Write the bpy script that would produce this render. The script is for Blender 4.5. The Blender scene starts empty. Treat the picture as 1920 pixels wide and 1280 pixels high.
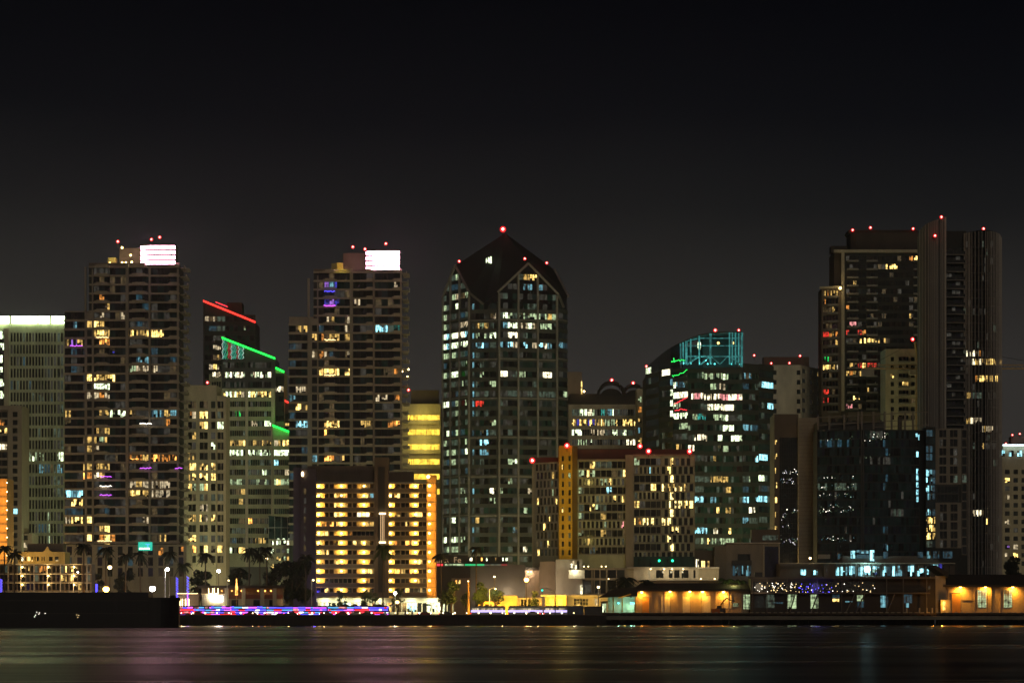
import bpy, math, random
from mathutils import Vector, noise
# ------------------------------------------------------------------ set up
SC = bpy.context.scene
COL = SC.collection
CX, HZ, F, CAMZ, GZ = 960.0, 1142.0, 7380.0, 5.0, 2.8     # pixel measures of the photo -> metres
def X(px, D): return (px-CX)/F*D
def Z(py, D): return CAMZ+(HZ-py)/F*D
# ------------------------------------------------------------------ materials
MATS = {}
def nd(t, k, **kw):
    n = t.nodes.new(k)
    for a, b in kw.items(): setattr(n, a, b)
    return n
def wallmat(name, rgb, rough=.8, var=.25, scale=.25, metal=0.0, streak=True):
    m = bpy.data.materials.new(name); m.use_nodes = True; t = m.node_tree
    p = t.nodes['Principled BSDF']
    p.inputs['Roughness'].default_value = rough; p.inputs['Metallic'].default_value = metal
    geo = nd(t, 'ShaderNodeNewGeometry'); mp = nd(t, 'ShaderNodeMapping')
    mp.inputs['Scale'].default_value = (1, 1, .35 if streak else 1)
    t.links.new(geo.outputs['Position'], mp.inputs['Vector'])
    n1 = nd(t, 'ShaderNodeTexNoise'); n1.inputs['Scale'].default_value = scale; n1.inputs['Detail'].default_value = 6
    n1.inputs['Roughness'].default_value = .65
    t.links.new(mp.outputs[0], n1.inputs['Vector'])
    r = nd(t, 'ShaderNodeMapRange'); r.inputs['From Min'].default_value = .3; r.inputs['From Max'].default_value = .7
    r.inputs['To Min'].default_value = 1-var; r.inputs['To Max'].default_value = 1+var
    t.links.new(n1.outputs['Fac'], r.inputs['Value'])
    mx = nd(t, 'ShaderNodeVectorMath', operation='SCALE'); mx.inputs[0].default_value = rgb[:3]
    t.links.new(r.outputs[0], mx.inputs['Scale']); t.links.new(mx.outputs[0], p.inputs['Base Color'])
    MATS[name] = m; return m
def glassmat(name, rgb, rough=.12, spec=.6):
    m = bpy.data.materials.new(name); m.use_nodes = True; t = m.node_tree
    p = t.nodes['Principled BSDF']; p.inputs['Roughness'].default_value = rough
    p.inputs['Specular IOR Level'].default_value = spec
    geo = nd(t, 'ShaderNodeNewGeometry'); n1 = nd(t, 'ShaderNodeTexNoise'); n1.inputs['Scale'].default_value = .6
    n1.inputs['Detail'].default_value = 3
    mp = nd(t, 'ShaderNodeMapping'); mp.inputs['Scale'].default_value = (1, 1, .3)
    t.links.new(geo.outputs['Position'], mp.inputs['Vector']); t.links.new(mp.outputs[0], n1.inputs['Vector'])
    r = nd(t, 'ShaderNodeMapRange'); r.inputs['From Min'].default_value = .35; r.inputs['From Max'].default_value = .7
    r.inputs['To Min'].default_value = .4; r.inputs['To Max'].default_value = 1.9
    t.links.new(n1.outputs['Fac'], r.inputs['Value'])
    mx = nd(t, 'ShaderNodeVectorMath', operation='SCALE'); mx.inputs[0].default_value = rgb[:3]
    t.links.new(r.outputs[0], mx.inputs['Scale']); t.links.new(mx.outputs[0], p.inputs['Base Color'])
    MATS[name] = m; return m
def litmat(name, rgb, strength, pattern=True, sample=False, lo=.0, hi=2.1, sx=1.3):
    """a window with the room behind it lit: curtains and furniture break up the brightness"""
    m = bpy.data.materials.new(name); m.use_nodes = True; t = m.node_tree
    p = t.nodes['Principled BSDF']; p.inputs['Base Color'].default_value = (.05, .05, .05, 1)
    p.inputs['Emission Color'].default_value = (*rgb, 1)
    p.inputs['Roughness'].default_value = .3
    if pattern:
        geo = nd(t, 'ShaderNodeNewGeometry')
        mp = nd(t, 'ShaderNodeMapping'); mp.inputs['Scale'].default_value = (sx, sx, .1)
        n1 = nd(t, 'ShaderNodeTexNoise'); n1.inputs['Scale'].default_value = 1.; n1.inputs['Detail'].default_value = 3
        t.links.new(geo.outputs['Position'], mp.inputs['Vector']); t.links.new(mp.outputs[0], n1.inputs['Vector'])
        n2 = nd(t, 'ShaderNodeTexNoise'); n2.inputs['Scale'].default_value = .85; n2.inputs['Detail'].default_value = 4
        t.links.new(geo.outputs['Position'], n2.inputs['Vector'])
        mu = nd(t, 'ShaderNodeMath', operation='ADD')
        t.links.new(n1.outputs['Fac'], mu.inputs[0]); t.links.new(n2.outputs['Fac'], mu.inputs[1])
        r = nd(t, 'ShaderNodeMapRange'); r.inputs['From Min'].default_value = .80; r.inputs['From Max'].default_value = 1.18
        r.inputs['To Min'].default_value = strength*lo; r.inputs['To Max'].default_value = strength*hi
        t.links.new(mu.outputs[0], r.inputs['Value']); t.links.new(r.outputs[0], p.inputs['Emission Strength'])
    else:
        p.inputs['Emission Strength'].default_value = strength
    try: m.cycles.emission_sampling = 'AUTO' if sample else 'NONE'
    except Exception: pass
    MATS[name] = m; return m
glassmat('glass_dark', (.012, .012, .012)); glassmat('glass_grey', (.03, .033, .03)); glassmat('glass_blue', (.03, .058, .072))
glassmat('glass_green', (.012, .048, .042)); glassmat('glass_brown', (.03, .02, .014)); glassmat('glass_violet', (.02, .015, .05))
GL = ['glass_dark', 'glass_grey', 'glass_dark', 'glass_dark']
CODE = {'y': ('lit_yellow', (1, .62, .16), .65), 'Y': ('lit_yellow_bright', (1, .66, .18), 2.3), 'o': ('lit_orange', (1, .36, .06), .6),
        'O': ('lit_orange_bright', (1, .42, .08), 2.6),
        'w': ('lit_warm', (1, .80, .48), .5), 'W': ('lit_white', (1, .90, .58), 2.0), 'g': ('lit_pale_green', (.72, .95, .52), .5),
        'G': ('lit_green_white', (.84, 1, .62), 1.8), 'c': ('lit_cyan', (.28, .72, .85), .42), 'C': ('lit_cyan_bright', (.36, .88, 1), 1.5),
        'b': ('lit_blue', (.08, .08, .9), .38), 'p': ('lit_purple', (.5, .22, 1), .45), 'r': ('lit_red', (1, .05, .03), .8),
        'P': ('lit_pink', (1, .35, .35), .9), 'n': ('lit_green', (.02, .85, .15), .7), 't': ('lit_teal', (.03, .45, .38), .6),
        'Q': ('lit_gold', (1, .74, .26), 2.6), 'd': ('dim_warm', (.9, .6, .25), .06), 'e': ('dim_green', (.55, .8, .58), .06), 'm': ('dim_blue', (.12, .42, .6), .08),
        'k': ('dim_grey', (.75, .72, .6), .03)}
for k_, (n_, c_, s_) in CODE.items(): litmat(n_, c_, s_)
GLZ = {'D': 'glass_dark', 'E': 'glass_grey', 'B': 'glass_blue', 'N': 'glass_green', 'V': 'glass_violet', 'R': 'glass_brown'}
def mname(c): return CODE[c][0] if c in CODE else GLZ.get(c, c)
def emis(name, rgb, s, sample=True): return litmat(name, rgb, s, pattern=False, sample=sample)
emis('beacon_red', (1, .015, .02), 1.6, False); emis('beacon_core', (1, .30, .25), 9, False); emis('neon_red', (1, .03, .02), 3.2, True); emis('neon_green', (.01, 1, .07), 3.0, True)
emis('lamp_orange', (1, .42, .06), 40); emis('lamp_yellow', (1, .68, .22), 11); emis('lamp_white', (1, .95, .82), 40)
emis('lamp_small', (1, .72, .32), 9, False); emis('lamp_green', (.02, 1, .4), 4, False); emis('lamp_teal', (.1, .8, .8), 4)
emis('lamp_cyan', (.4, .95, 1), 20); emis('led_blue', (.1, .08, 1), 3.0, True); emis('led_purple', (.65, .10, 1), 3, True)
emis('led_red', (1, .03, .05), 2.6, True); emis('led_white', (.9, .85, 1), 2.6, True); emis('led_cyan', (.12, .5, 1), 1.4, False)
emis('fairy_white', (1, .92, .75), 6, False); emis('fairy_warm', (1, .7, .3), 4, False); emis('fairy_blue', (.1, .08, 1), 3, False)
wallmat('concrete_tan', (.36, .31, .245)); wallmat('concrete_grey', (.27, .25, .23)); wallmat('stone_brown', (.17, .13, .10))
wallmat('stone_beige', (.52, .46, .35)); wallmat('white_wall', (.68, .62, .53)); wallmat('panel_green_grey', (.50, .52, .38)); wallmat('slab_cream', (.44, .37, .28))
wallmat('dark_metal', (.05, .045, .04), .5); wallmat('roof_dark', (.035, .032, .03)); wallmat('roof_brown', (.06, .045, .035))
wallmat('spandrel_dark', (.04, .042, .04)); wallmat('steel_warm', (.2, .16, .12), .5)
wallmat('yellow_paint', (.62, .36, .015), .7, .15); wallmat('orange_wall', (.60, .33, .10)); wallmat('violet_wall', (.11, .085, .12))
wallmat('black_hull', (.010, .010, .011), .6); wallmat('seawall_stone', (.05, .04, .032), .9, .5, .8)
wallmat('white_metal', (.6, .6, .58), .4); wallmat('shaft_brown', (.15, .11, .085)); wallmat('stucco_yellow', (.58, .42, .16))
wallmat('warehouse_wall', (.42, .34, .26)); wallmat('tile_red', (.2, .06, .03)); wallmat('bark', (.07, .05, .035), .9, .4, 2)
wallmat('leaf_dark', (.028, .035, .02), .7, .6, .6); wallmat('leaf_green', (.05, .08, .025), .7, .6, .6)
wallmat('rubber', (.02, .02, .02)); wallmat('car_dark', (.03, .03, .035), .25); wallmat('car_red', (.3, .03, .02), .25)
wallmat('car_silver', (.35, .35, .36), .25, .05, .25, .5); wallmat('canvas_dark', (.06, .04, .035)); wallmat('container_blue', (.04, .06, .12), .6, .3)
wallmat('fin_grey', (.42, .37, .33), .5, .1); wallmat('blade_grey', (.17, .157, .148), .6, .12)
wallmat('letter_cream', (.62, .5, .35), .6, .1); wallmat('asphalt', (.05, .05, .05)); wallmat('paving', (.24, .21, .17)); wallmat('earth', (.045, .045, .035))
wallmat('paint_white', (.75, .75, .72)); wallmat('brick_grey', (.40, .31, .24), .85, .35, .6); wallmat('orange_plastic', (.6, .15, .03))
# ------------------------------------------------------------------ mesh builder
class MB:
    def __init__(s): s.v = []; s.f = []; s.m = []; s.mats = []; s.sm = False
    def mi(s, m):
        if m not in s.mats: s.mats.append(m)
        return s.mats.index(m)
    def quad(s, pts, m):
        b = len(s.v); s.v += [tuple(p) for p in pts]; s.f.append(tuple(range(b, b+len(pts)))); s.m.append(s.mi(m))
    def hexa(s, a, m):                       # a: 4 bottom + 4 top corners
        b = len(s.v); s.v += [tuple(p) for p in a]; k = s.mi(m)
        for q in ((3, 2, 1, 0), (4, 5, 6, 7), (0, 1, 5, 4), (1, 2, 6, 5), (2, 3, 7, 6), (3, 0, 4, 7)):
            s.f.append(tuple(b+i for i in q)); s.m.append(k)
    def box(s, x0, x1, y0, y1, z0, z1, m):
        s.hexa([(x0, y0, z0), (x1, y0, z0), (x1, y1, z0), (x0, y1, z0), (x0, y0, z1), (x1, y0, z1), (x1, y1, z1), (x0, y1, z1)], m)
    def prism(s, plan, z0, z1, m, mtop=None):  # z1: number or list
        n = len(plan); b = len(s.v); zt = z1 if isinstance(z1, (list, tuple)) else [z1]*n
        s.v += [(p[0], p[1], z0) for p in plan]+[(p[0], p[1], zt[i]) for i, p in enumerate(plan)]
        k = s.mi(m); kt = s.mi(mtop or m)
        for i in range(n):
            j = (i+1) % n; s.f.append((b+i, b+j, b+n+j, b+n+i)); s.m.append(k)
        s.f.append(tuple(b+n+i for i in range(n))); s.m.append(kt)
        s.f.append(tuple(b+i for i in reversed(range(n)))); s.m.append(k)
    def tube(s, pts, r, m, n=6):             # r number or list
        pts = [Vector(p) for p in pts]; k = s.mi(m); b = len(s.v)
        for i, p in enumerate(pts):
            d = (pts[min(i+1, len(pts)-1)]-pts[max(i-1, 0)]).normalized()
            a = d.orthogonal().normalized() if abs(d.z) < .9 else Vector((1, 0, 0)); a = (a-d*a.dot(d)).normalized(); c = d.cross(a)
            rr = r[i] if isinstance(r, (list, tuple)) else r
            for j in range(n):
                t = 2*math.pi*j/n; s.v.append(tuple(p+a*math.cos(t)*rr+c*math.sin(t)*rr))
        for i in range(len(pts)-1):
            for j in range(n):
                q = (j+1) % n; s.f.append((b+i*n+j, b+i*n+q, b+(i+1)*n+q, b+(i+1)*n+j)); s.m.append(k)
        s.f.append(tuple(b+j for j in reversed(range(n)))); s.m.append(k)
        s.f.append(tuple(b+(len(pts)-1)*n+j for j in range(n))); s.m.append(k)
    def ball(s, c, r, m, nu=8, nv=5, sz=1):
        k = s.mi(m); b = len(s.v); s.v.append((c[0], c[1], c[2]+r*sz))
        for i in range(1, nv):
            a = math.pi*i/nv
            for j in range(nu):
                t = 2*math.pi*j/nu; s.v.append((c[0]+r*math.sin(a)*math.cos(t), c[1]+r*math.sin(a)*math.sin(t), c[2]+r*math.cos(a)*sz))
        s.v.append((c[0], c[1], c[2]-r*sz)); e = len(s.v)-1
        for j in range(nu):
            q = (j+1) % nu; s.f.append((b, b+1+j, b+1+q)); s.m.append(k)
            for i in range(nv-2): s.f.append((b+1+i*nu+j, b+1+(i+1)*nu+j, b+1+(i+1)*nu+q, b+1+i*nu+q)); s.m.append(k)
            s.f.append((b+1+(nv-2)*nu+q, b+1+(nv-2)*nu+j, e)); s.m.append(k)
    def build(s, name, parent=None, origin=None, smooth=False):
        me = bpy.data.meshes.new(name); o = Vector(origin if origin is not None else (parent_loc(parent) if parent else (0, 0, 0)))
        me.from_pydata([tuple(Vector(v)-o) for v in s.v], [], s.f)
        for m in s.mats: me.materials.append(MATS[m])
        me.polygons.foreach_set('material_index', s.m)
        if smooth: me.polygons.foreach_set('use_smooth', [True]*len(s.f))
        me.update(); ob = bpy.data.objects.new(name, me); COL.objects.link(ob)
        if parent: ob.parent = parent
        elif origin is not None: ob.location = o
        return ob
LOC = {}
def parent_loc(p):
    v = Vector(p.location)
    while p.parent: p = p.parent; v += Vector(p.location)
    return v
def thing(name, label, cat, loc, group=None):
    o = bpy.data.objects.new(name, None); COL.objects.link(o); o.location = loc; o.empty_display_size = 1
    o['label'] = label; o['category'] = cat
    if group: o['group'] = group
    return o
def tag(o, label=None, cat=None, group=None, kind=None):
    for k, v in (('label', label), ('category', cat), ('group', group), ('kind', kind)):
        if v: o[k] = v
    return o
def point(name, loc, rgb, w, r=.3, parent=None, spot=None, aim=None):
    l = bpy.data.lights.new(name, 'SPOT' if spot else 'POINT'); l.energy = w; l.color = rgb; l.shadow_soft_size = r
    if spot: l.spot_size = math.radians(spot); l.spot_blend = .6
    o = bpy.data.objects.new(name, l); COL.objects.link(o); o.location = loc
    if aim is not None: o.rotation_euler = (Vector(aim)-Vector(loc)).to_track_quat('-Z', 'Y').to_euler()
    return o
# ------------------------------------------------------------------ facade frames
class Fr:
    def __init__(s, p0, p1):
        s.o = Vector(p0); s.e = Vector(p1); d = s.e-s.o; s.L = d.length; s.u = d/s.L; s.n = Vector((s.u.y, -s.u.x)); s.Dm = (s.o.y+s.e.y)/2
    def at(s, px):
        k = (px-CX)/F; return (k*s.o.y-s.o.x)/(s.u.x-k*s.u.y)
    def z(s, py): return Z(py, s.Dm)
    def P(s, u, d, z): q = s.o+s.u*u+s.n*d; return (q.x, q.y, z)
    def ob(s, mb, u0, u1, d0, d1, z0, z1, m):
        mb.hexa([s.P(u0, d1, z0), s.P(u1, d1, z0), s.P(u1, d0, z0), s.P(u0, d0, z0), s.P(u0, d1, z1), s.P(u1, d1, z1), s.P(u1, d0, z1), s.P(u0, d0, z1)], m)
    def px(s, mb, x0, x1, y0, y1, d0, d1, m):      # pixel rectangle on this facade
        s.ob(mb, s.at(x0), s.at(x1), d0, d1, s.z(y1), s.z(y0), m)
def fr(x0, D0, x1, D1): return Fr((X(x0, D0), D0), (X(x1, D1), D1))
def litf(rects, rnd=None, seed=1, glass=GL):
    R = random.Random(seed); rnd = rnd or {}
    def f(x, y):
        for a, b, c, d, k in rects:
            if a <= x <= c and b <= y <= d:
                return R.choice(k) if len(k) > 1 else k
        v = R.random()
        for k, p in rnd.items():
            v -= p
            if v < 0: return k
        return R.choice(glass)
    return f
def rows(y, pitch, n, h): return [(y+pitch*i, y+pitch*i+h) for i in range(n)]
def cols(x0, x1, n, gap=1.0):
    w = (x1-x0)/n; return [(x0+w*i+gap/2, x0+w*(i+1)-gap/2) for i in range(n)]
RW = random.Random(2024); wallmat('blind_dim', (.3, .26, .2))
DIMMER = {'lit_yellow_bright': 'lit_yellow', 'lit_white': 'lit_warm', 'lit_gold': 'lit_yellow', 'lit_green_white': 'lit_pale_green', 'lit_cyan_bright': 'lit_cyan', 'lit_orange_bright': 'lit_orange', 'lit_yellow': 'dim_warm', 'lit_warm': 'dim_warm', 'lit_pale_green': 'dim_green', 'lit_cyan': 'dim_blue', 'lit_orange': 'dim_warm'}
class B:
    """one building: parts collect here and are linked by done()"""
    def __init__(s, name, label, cat, px, D, gz=GZ):
        s.root = thing(name, label, cat, (X(px, D), D, gz)); s.parts = {}; s.win = []; s.name = name; s.gz = gz; s.loc = s.root.location.copy()
    def p(s, n):
        if n not in s.parts: s.parts[n] = MB()
        return s.parts[n]
    def mass(s, pts, depth, ytop, m, part='wall', ybase=None, shrink=0, top='roof_dark', D=None):
        fp = [(X(x, d), d) for x, d in pts]; bp = [(a+(shrink if i == 0 else -shrink if i == len(fp)-1 else 0), b+depth) for i, (a, b) in enumerate(fp)]
        Dm = D or sum(d for _, d in pts)/len(pts)
        z0 = s.gz if ybase is None else Z(ybase, Dm)
        s.p(part).prism(fp+bp[::-1], z0, Z(ytop, Dm), m, top)
    def grid(s, f, x0, x1, y0, y1, cl, rw, wall, lit, dep=.35, bandm=None, pier=True, clip=None):
        w = s.p('wall'); zt, zb = f.z(y0), max(f.z(y1), s.gz); u0, u1 = f.at(x0), f.at(x1); bm = bandm or wall
        edges = [y0]+[v for r in rw for v in r]+[y1]
        for a, b in zip(edges[::2], edges[1::2]):
            if b-a > .2: f.ob(w, u0, u1, 0, dep, max(f.z(b), s.gz), f.z(a), bm)
        if pier:
            ex = [x0]+[v for c in cl for v in c]+[x1]
            for a, b in zip(ex[::2], ex[1::2]):
                if b-a > .25: f.ob(w, f.at(a), f.at(b), 0, dep+(.04 if b-a > 1.6 else -.06), zb, zt, wall)
        for ra, rb in rw:
            for ca, cb in cl:
                if clip and not clip((ca+cb)/2, (ra+rb)/2): continue
                c = lit((ca+cb)/2, (ra+rb)/2)
                if c is None: continue
                s.w(f, ca, cb, ra, rb, c)
    def w(s, f, ca, cb, ra, rb, c, d=.07):
        a0, a1, z0, z1 = f.at(ca), f.at(cb), f.z(rb), f.z(ra)
        s.win.append(((1 if c in CODE and c not in 'dekm' else 0)*1e3+abs(cb-ca)*(rb-ra), f, a0, a1, z0, z1, mname(c), d))
    def beacon(s, px, py, D, r=.62, name='beacon_light', mast=True, power=0):
        mb = MB(); z = Z(py, D); x = X(px, D); r *= 1.1
        mb.tube([(x, D, z-2.2), (x, D, z-r*.9)], .12, 'dark_metal', 4); q = mb.build('beacon', s.root)
        mb = MB(); mb.ball((x, D, z), r, 'beacon_red', 10, 6); mb.build('lens', q)
        mb = MB(); mb.ball((x, D-r*.72, z), r*.5, 'beacon_core', 8, 5); mb.build('bulb', q)
        point('beacon_glow', (x, D-1.2, z+1), (1, .04, .03), 25+power*.3, r=.5)
    def done(s, nwin=96):
        for n, mb in s.parts.items():
            if mb.f: mb.build(n, s.root)
        s.win.sort(key=lambda q: -q[0]); rest = MB()
        for i, (_, f, a0, a1, z0, z1, m, d) in enumerate(s.win):
            mb = MB() if i < nwin else rest
            if m.startswith('lit_') and i < nwin and (a1-a0)*(z1-z0) > 1.5:     # curtains, blinds and unlit corners of a room
                k = max(2, min(7, round((a1-a0)/.85))); st = (a1-a0)/k
                for j in range(k):
                    q = RW.random(); mm = m if q < .72 else DIMMER.get(m, m) if q < .9 else 'glass_dark'
                    u0, u1 = a0+st*j+.04, a0+st*(j+1)-.04; zs = z0+(z1-z0)*(RW.uniform(.1, .5) if RW.random() < .28 else 0); zu = z1-(z1-z0)*(RW.uniform(.15, .55) if RW.random() < .22 else 0)
                    f.ob(mb, u0, u1, 0, d, zs, zu, mm)
                    if zs > z0: f.ob(mb, u0, u1, 0, d-.02, z0, zs-.01, 'glass_dark')
                    if zu < z1: f.ob(mb, u0, u1, 0, d-.02, zu+.01, z1, 'blind_dim')
                f.ob(mb, a0, a1, 0, .02, z0, z1, 'glass_dark')
            else: f.ob(mb, a0, a1, 0, d, z0, z1, m)
            if i < nwin: mb.build('window', s.root)
        if rest.f: tag(rest.build('window_glazing', s.root), kind='stuff')
        return s.root
def garland(b, name, pts, D, m, r=.18, n=14, amp=.3, seed=1):
    R = random.Random(seed); mb = MB(); P = [Vector((X(x, D), D, Z(y, D))) for x, y in pts]; L_ = []
    for a, c in zip(P, P[1:]):
        for k in range(n): L_.append(a.lerp(c, k/n)+Vector((0, 0, R.uniform(-amp, amp))))
    mb.tube(L_, r, m, 4); return mb.build(name, b.root)
# ================================================================== WEST HALF OF THE SKYLINE
# --- office block with the glowing parapet, far left
b = B('office_block', 'pale office block under a long white-green glowing parapet, at the left edge', 'building', 60, 1650)
f = fr(-20, 1650, 122, 1650)
b.mass([(-20, 1650), (122, 1650)], 38, 607, 'panel_green_grey')
b.p('crown').box(X(-20, 1650), X(120, 1650), 1652, 1680, Z(607, 1650)+.01, Z(592, 1650), 'dark_metal')
for a, c in ((-20, 17), (22, 70), (73, 93), (97, 121)):
    mb = MB(); f.px(mb, a, c, 593, 606, -.5, 1.2, emis('crown_light', (.80, 1, .52), 12) and 'crown_light'); mb.build('light_strip', b.root)
L = [(-20, 615, 12, 762, 'G'), (40, 840, 82, 862, 'GGGgd'), (105, 840, 122, 862, 'G'), (72, 866, 122, 880, 'cedcm'), (63, 955, 68, 990, 'g'),
     (90, 955, 95, 1030, 'g'), (60, 732, 80, 748, 'eEg'), (74, 980, 90, 990, 'm'), (106, 620, 120, 1030, 'kEke')]
b.grid(f, 12, 122, 607, 1042, cols(19, 106, 15, 2.2)+cols(107, 119.5, 2, 1.5), rows(624, 22.35, 19, 16.5), 'panel_green_grey', litf(L, {'e': .05, 'm': .04, 'k': .1}, 5, ['glass_grey', 'glass_dark', 'glass_dark']))
b.grid(f, -20, 12, 620, 764, cols(-20, 10, 3, .6), rows(621, 22.35, 6, 14), 'spandrel_dark', litf(L, {}, 5), pier=False)
f.px(b.p('corner_pier'), 8, 17, 616, 1042, .3, 1.3, 'stone_beige')
b.done()
# --- tan hotel with square windows
b = B('hotel_block', 'tan hotel block with small square windows and a recessed balcony bay, lower left edge', 'building', 20, 1560)
f = fr(-20, 1560, 41, 1560)
b.mass([(-20, 1560), (41, 1560)], 24, 760, 'concrete_tan')
L = [(-20, 785, 14, 800, 'o'), (-20, 800, 14, 814, 'Y'), (-20, 830, 14, 844, 'W'), (24, 955, 36, 965, 'C')]
b.grid(f, 16, 41, 760, 1050, [(24, 33)], rows(772, 15.1, 18, 9.5), 'concrete_tan', litf(L, {'P': .02}, 2))
b.grid(f, -20, 15, 768, 1050, cols(-18, 14, 3), rows(772, 15.1, 18, 10), 'stone_brown', litf(L, {'o': .06}, 2), dep=.1)
g = fr(41, 1566, 60, 1566); b.mass([(40.9, 1566), (60, 1566)], 20, 1000, 'concrete_tan', part='annex')
b.grid(g, 41, 60, 1000, 1046, [(43, 52)], rows(1003, 14, 3, 9), 'concrete_tan', litf([(40, 1010, 60, 1025, 'w')], {}, 2))
for k in range(18): f.px(b.p('balcony_rail'), -19, 14.5, 783+15.1*k, 786+15.1*k, .1, 1.2, 'concrete_tan')
b.done()
# --- floodlit orange wall
b = B('orange_lit_tower', 'narrow tower end lit orange by balcony lamps, cut by the left edge', 'building', 0, 1490)
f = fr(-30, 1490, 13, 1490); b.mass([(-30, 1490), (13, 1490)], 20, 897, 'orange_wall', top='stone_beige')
for k in range(9):
    f.px(b.p('wall'), -30, 13.5, 913+17*k, 914.2+17*k, 0, .5, 'stone_brown')
    mb = MB(); mb.ball((X(14, 1489), 1487.5, Z(905+17*k, 1490)), .25, 'lamp_small'); mb.build('balcony_lamp', b.root)
    point('balcony_glow', (X(3, 1486), 1486.2, Z(905+17*k, 1490)), (1, .5, .11), 520, .3, spot=150, aim=(X(3, 1486), 1490, Z(907+17*k, 1490)))
b.done()
# --- mission style hall
b = B('mission_hall', 'low mustard hall with a curved mission gable, behind the small motel', 'building', 80, 1420)
f = fr(34, 1420, 122, 1420); b.mass([(34, 1420), (122, 1420)], 16, 1034, 'stucco_yellow')
P = lambda x, y: (X(x, 1420), Z(y, 1420))
gb = b.p('gable'); pts = [(80, 1034), (84, 1031.5), (86.5, 1027.5), (88.7, 1023), (91, 1027.5), (93.5, 1031.5), (98, 1034)]
q = [P(*p) for p in pts]; n = len(q); base = len(gb.v); k = gb.mi('stucco_yellow')
gb.v += [(a, 1419.6, c) for a, c in q]+[(a, 1421, c) for a, c in q]
gb.f += [tuple(range(base, base+n)), tuple(range(base+2*n-1, base+n-1, -1))]+[(base+i, base+n+i, base+n+(i+1) % n, base+(i+1) % n) for i in range(n)]
gb.m += [k]*(n+2)
b.p('roof').box(X(58, 1436), X(124, 1436), 1426, 1436, Z(1034, 1420), Z(1019, 1436), 'stone_brown')
L = [(38, 1040, 47, 1056, 'W'), (52, 1040, 57, 1056, 'Y')]
b.grid(f, 34, 122, 1034, 1056, [(40.5, 45), (47, 49), (52, 57), (59, 62), (65, 67), (69, 73), (78, 80), (82, 84), (92, 99), (103, 110)], [(1043, 1051)], 'stucco_yellow', litf(L, {}, 3, ['glass_dark']))
b.done(); point('hall_flood', (X(50, 1412), 1412, Z(1052, 1412)), (1, .62, .18), 1600, .5); point('hall_flood', (X(95, 1410), 1410, Z(1052, 1410)), (1, .7, .3), 900, .5)
# --- small motel with open galleries
b = B('gallery_motel', 'three-storey motel of open galleries with round wall lamps, lower left', 'building', 80, 1362)
f = fr(-10, 1362, 172, 1362); b.mass([(-10, 1362), (172, 1362)], 12, 1057, 'stone_brown')
L = [(48, 1060, 60, 1074, 'Y'), (72, 1060, 88, 1074, 'o'), (120, 1060, 135, 1074, 'Y'), (117, 1076, 136, 1090, 'Y'), (144, 1092, 150, 1106, 'y')]
for j, y in enumerate((1059.5, 1076, 1092.5)):
    b.grid(f, -10, 172, y-2.5, y+15, cols(-8, 170, 22, 2.4), [(y+1, y+13)], 'stone_brown', litf(L, {'o': .03, 'e': .06, 'V': .08}, 7+j), dep=.12)
for y in (1057.5, 1075.5, 1092, 1109): f.px(b.p('gallery_floor'), -10, 172, y-.8, y+.8, .12, 3.0, 'stone_beige')
for x in (17, 41, 65.5, 90.5, 115, 139.5, 165): f.px(b.p('post'), x-.5, x+.5, 1057, 1110, 2.6, 3.04, 'white_wall')
for y in (1062.5, 1079, 1095.5):
    for x in (41.8, 90.8, 139):
        mb = MB(); mb.ball((X(x, 1358.6), 1358.6, Z(y, 1358.6)), .32, 'lamp_yellow'); mb.build('gallery_lamp', b.root)
        point('gallery_glow', (X(x, 1358.2), 1357.9, Z(y+.6, 1358.2)), (1, .66, .25), 230, .3)
b.done()

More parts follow.
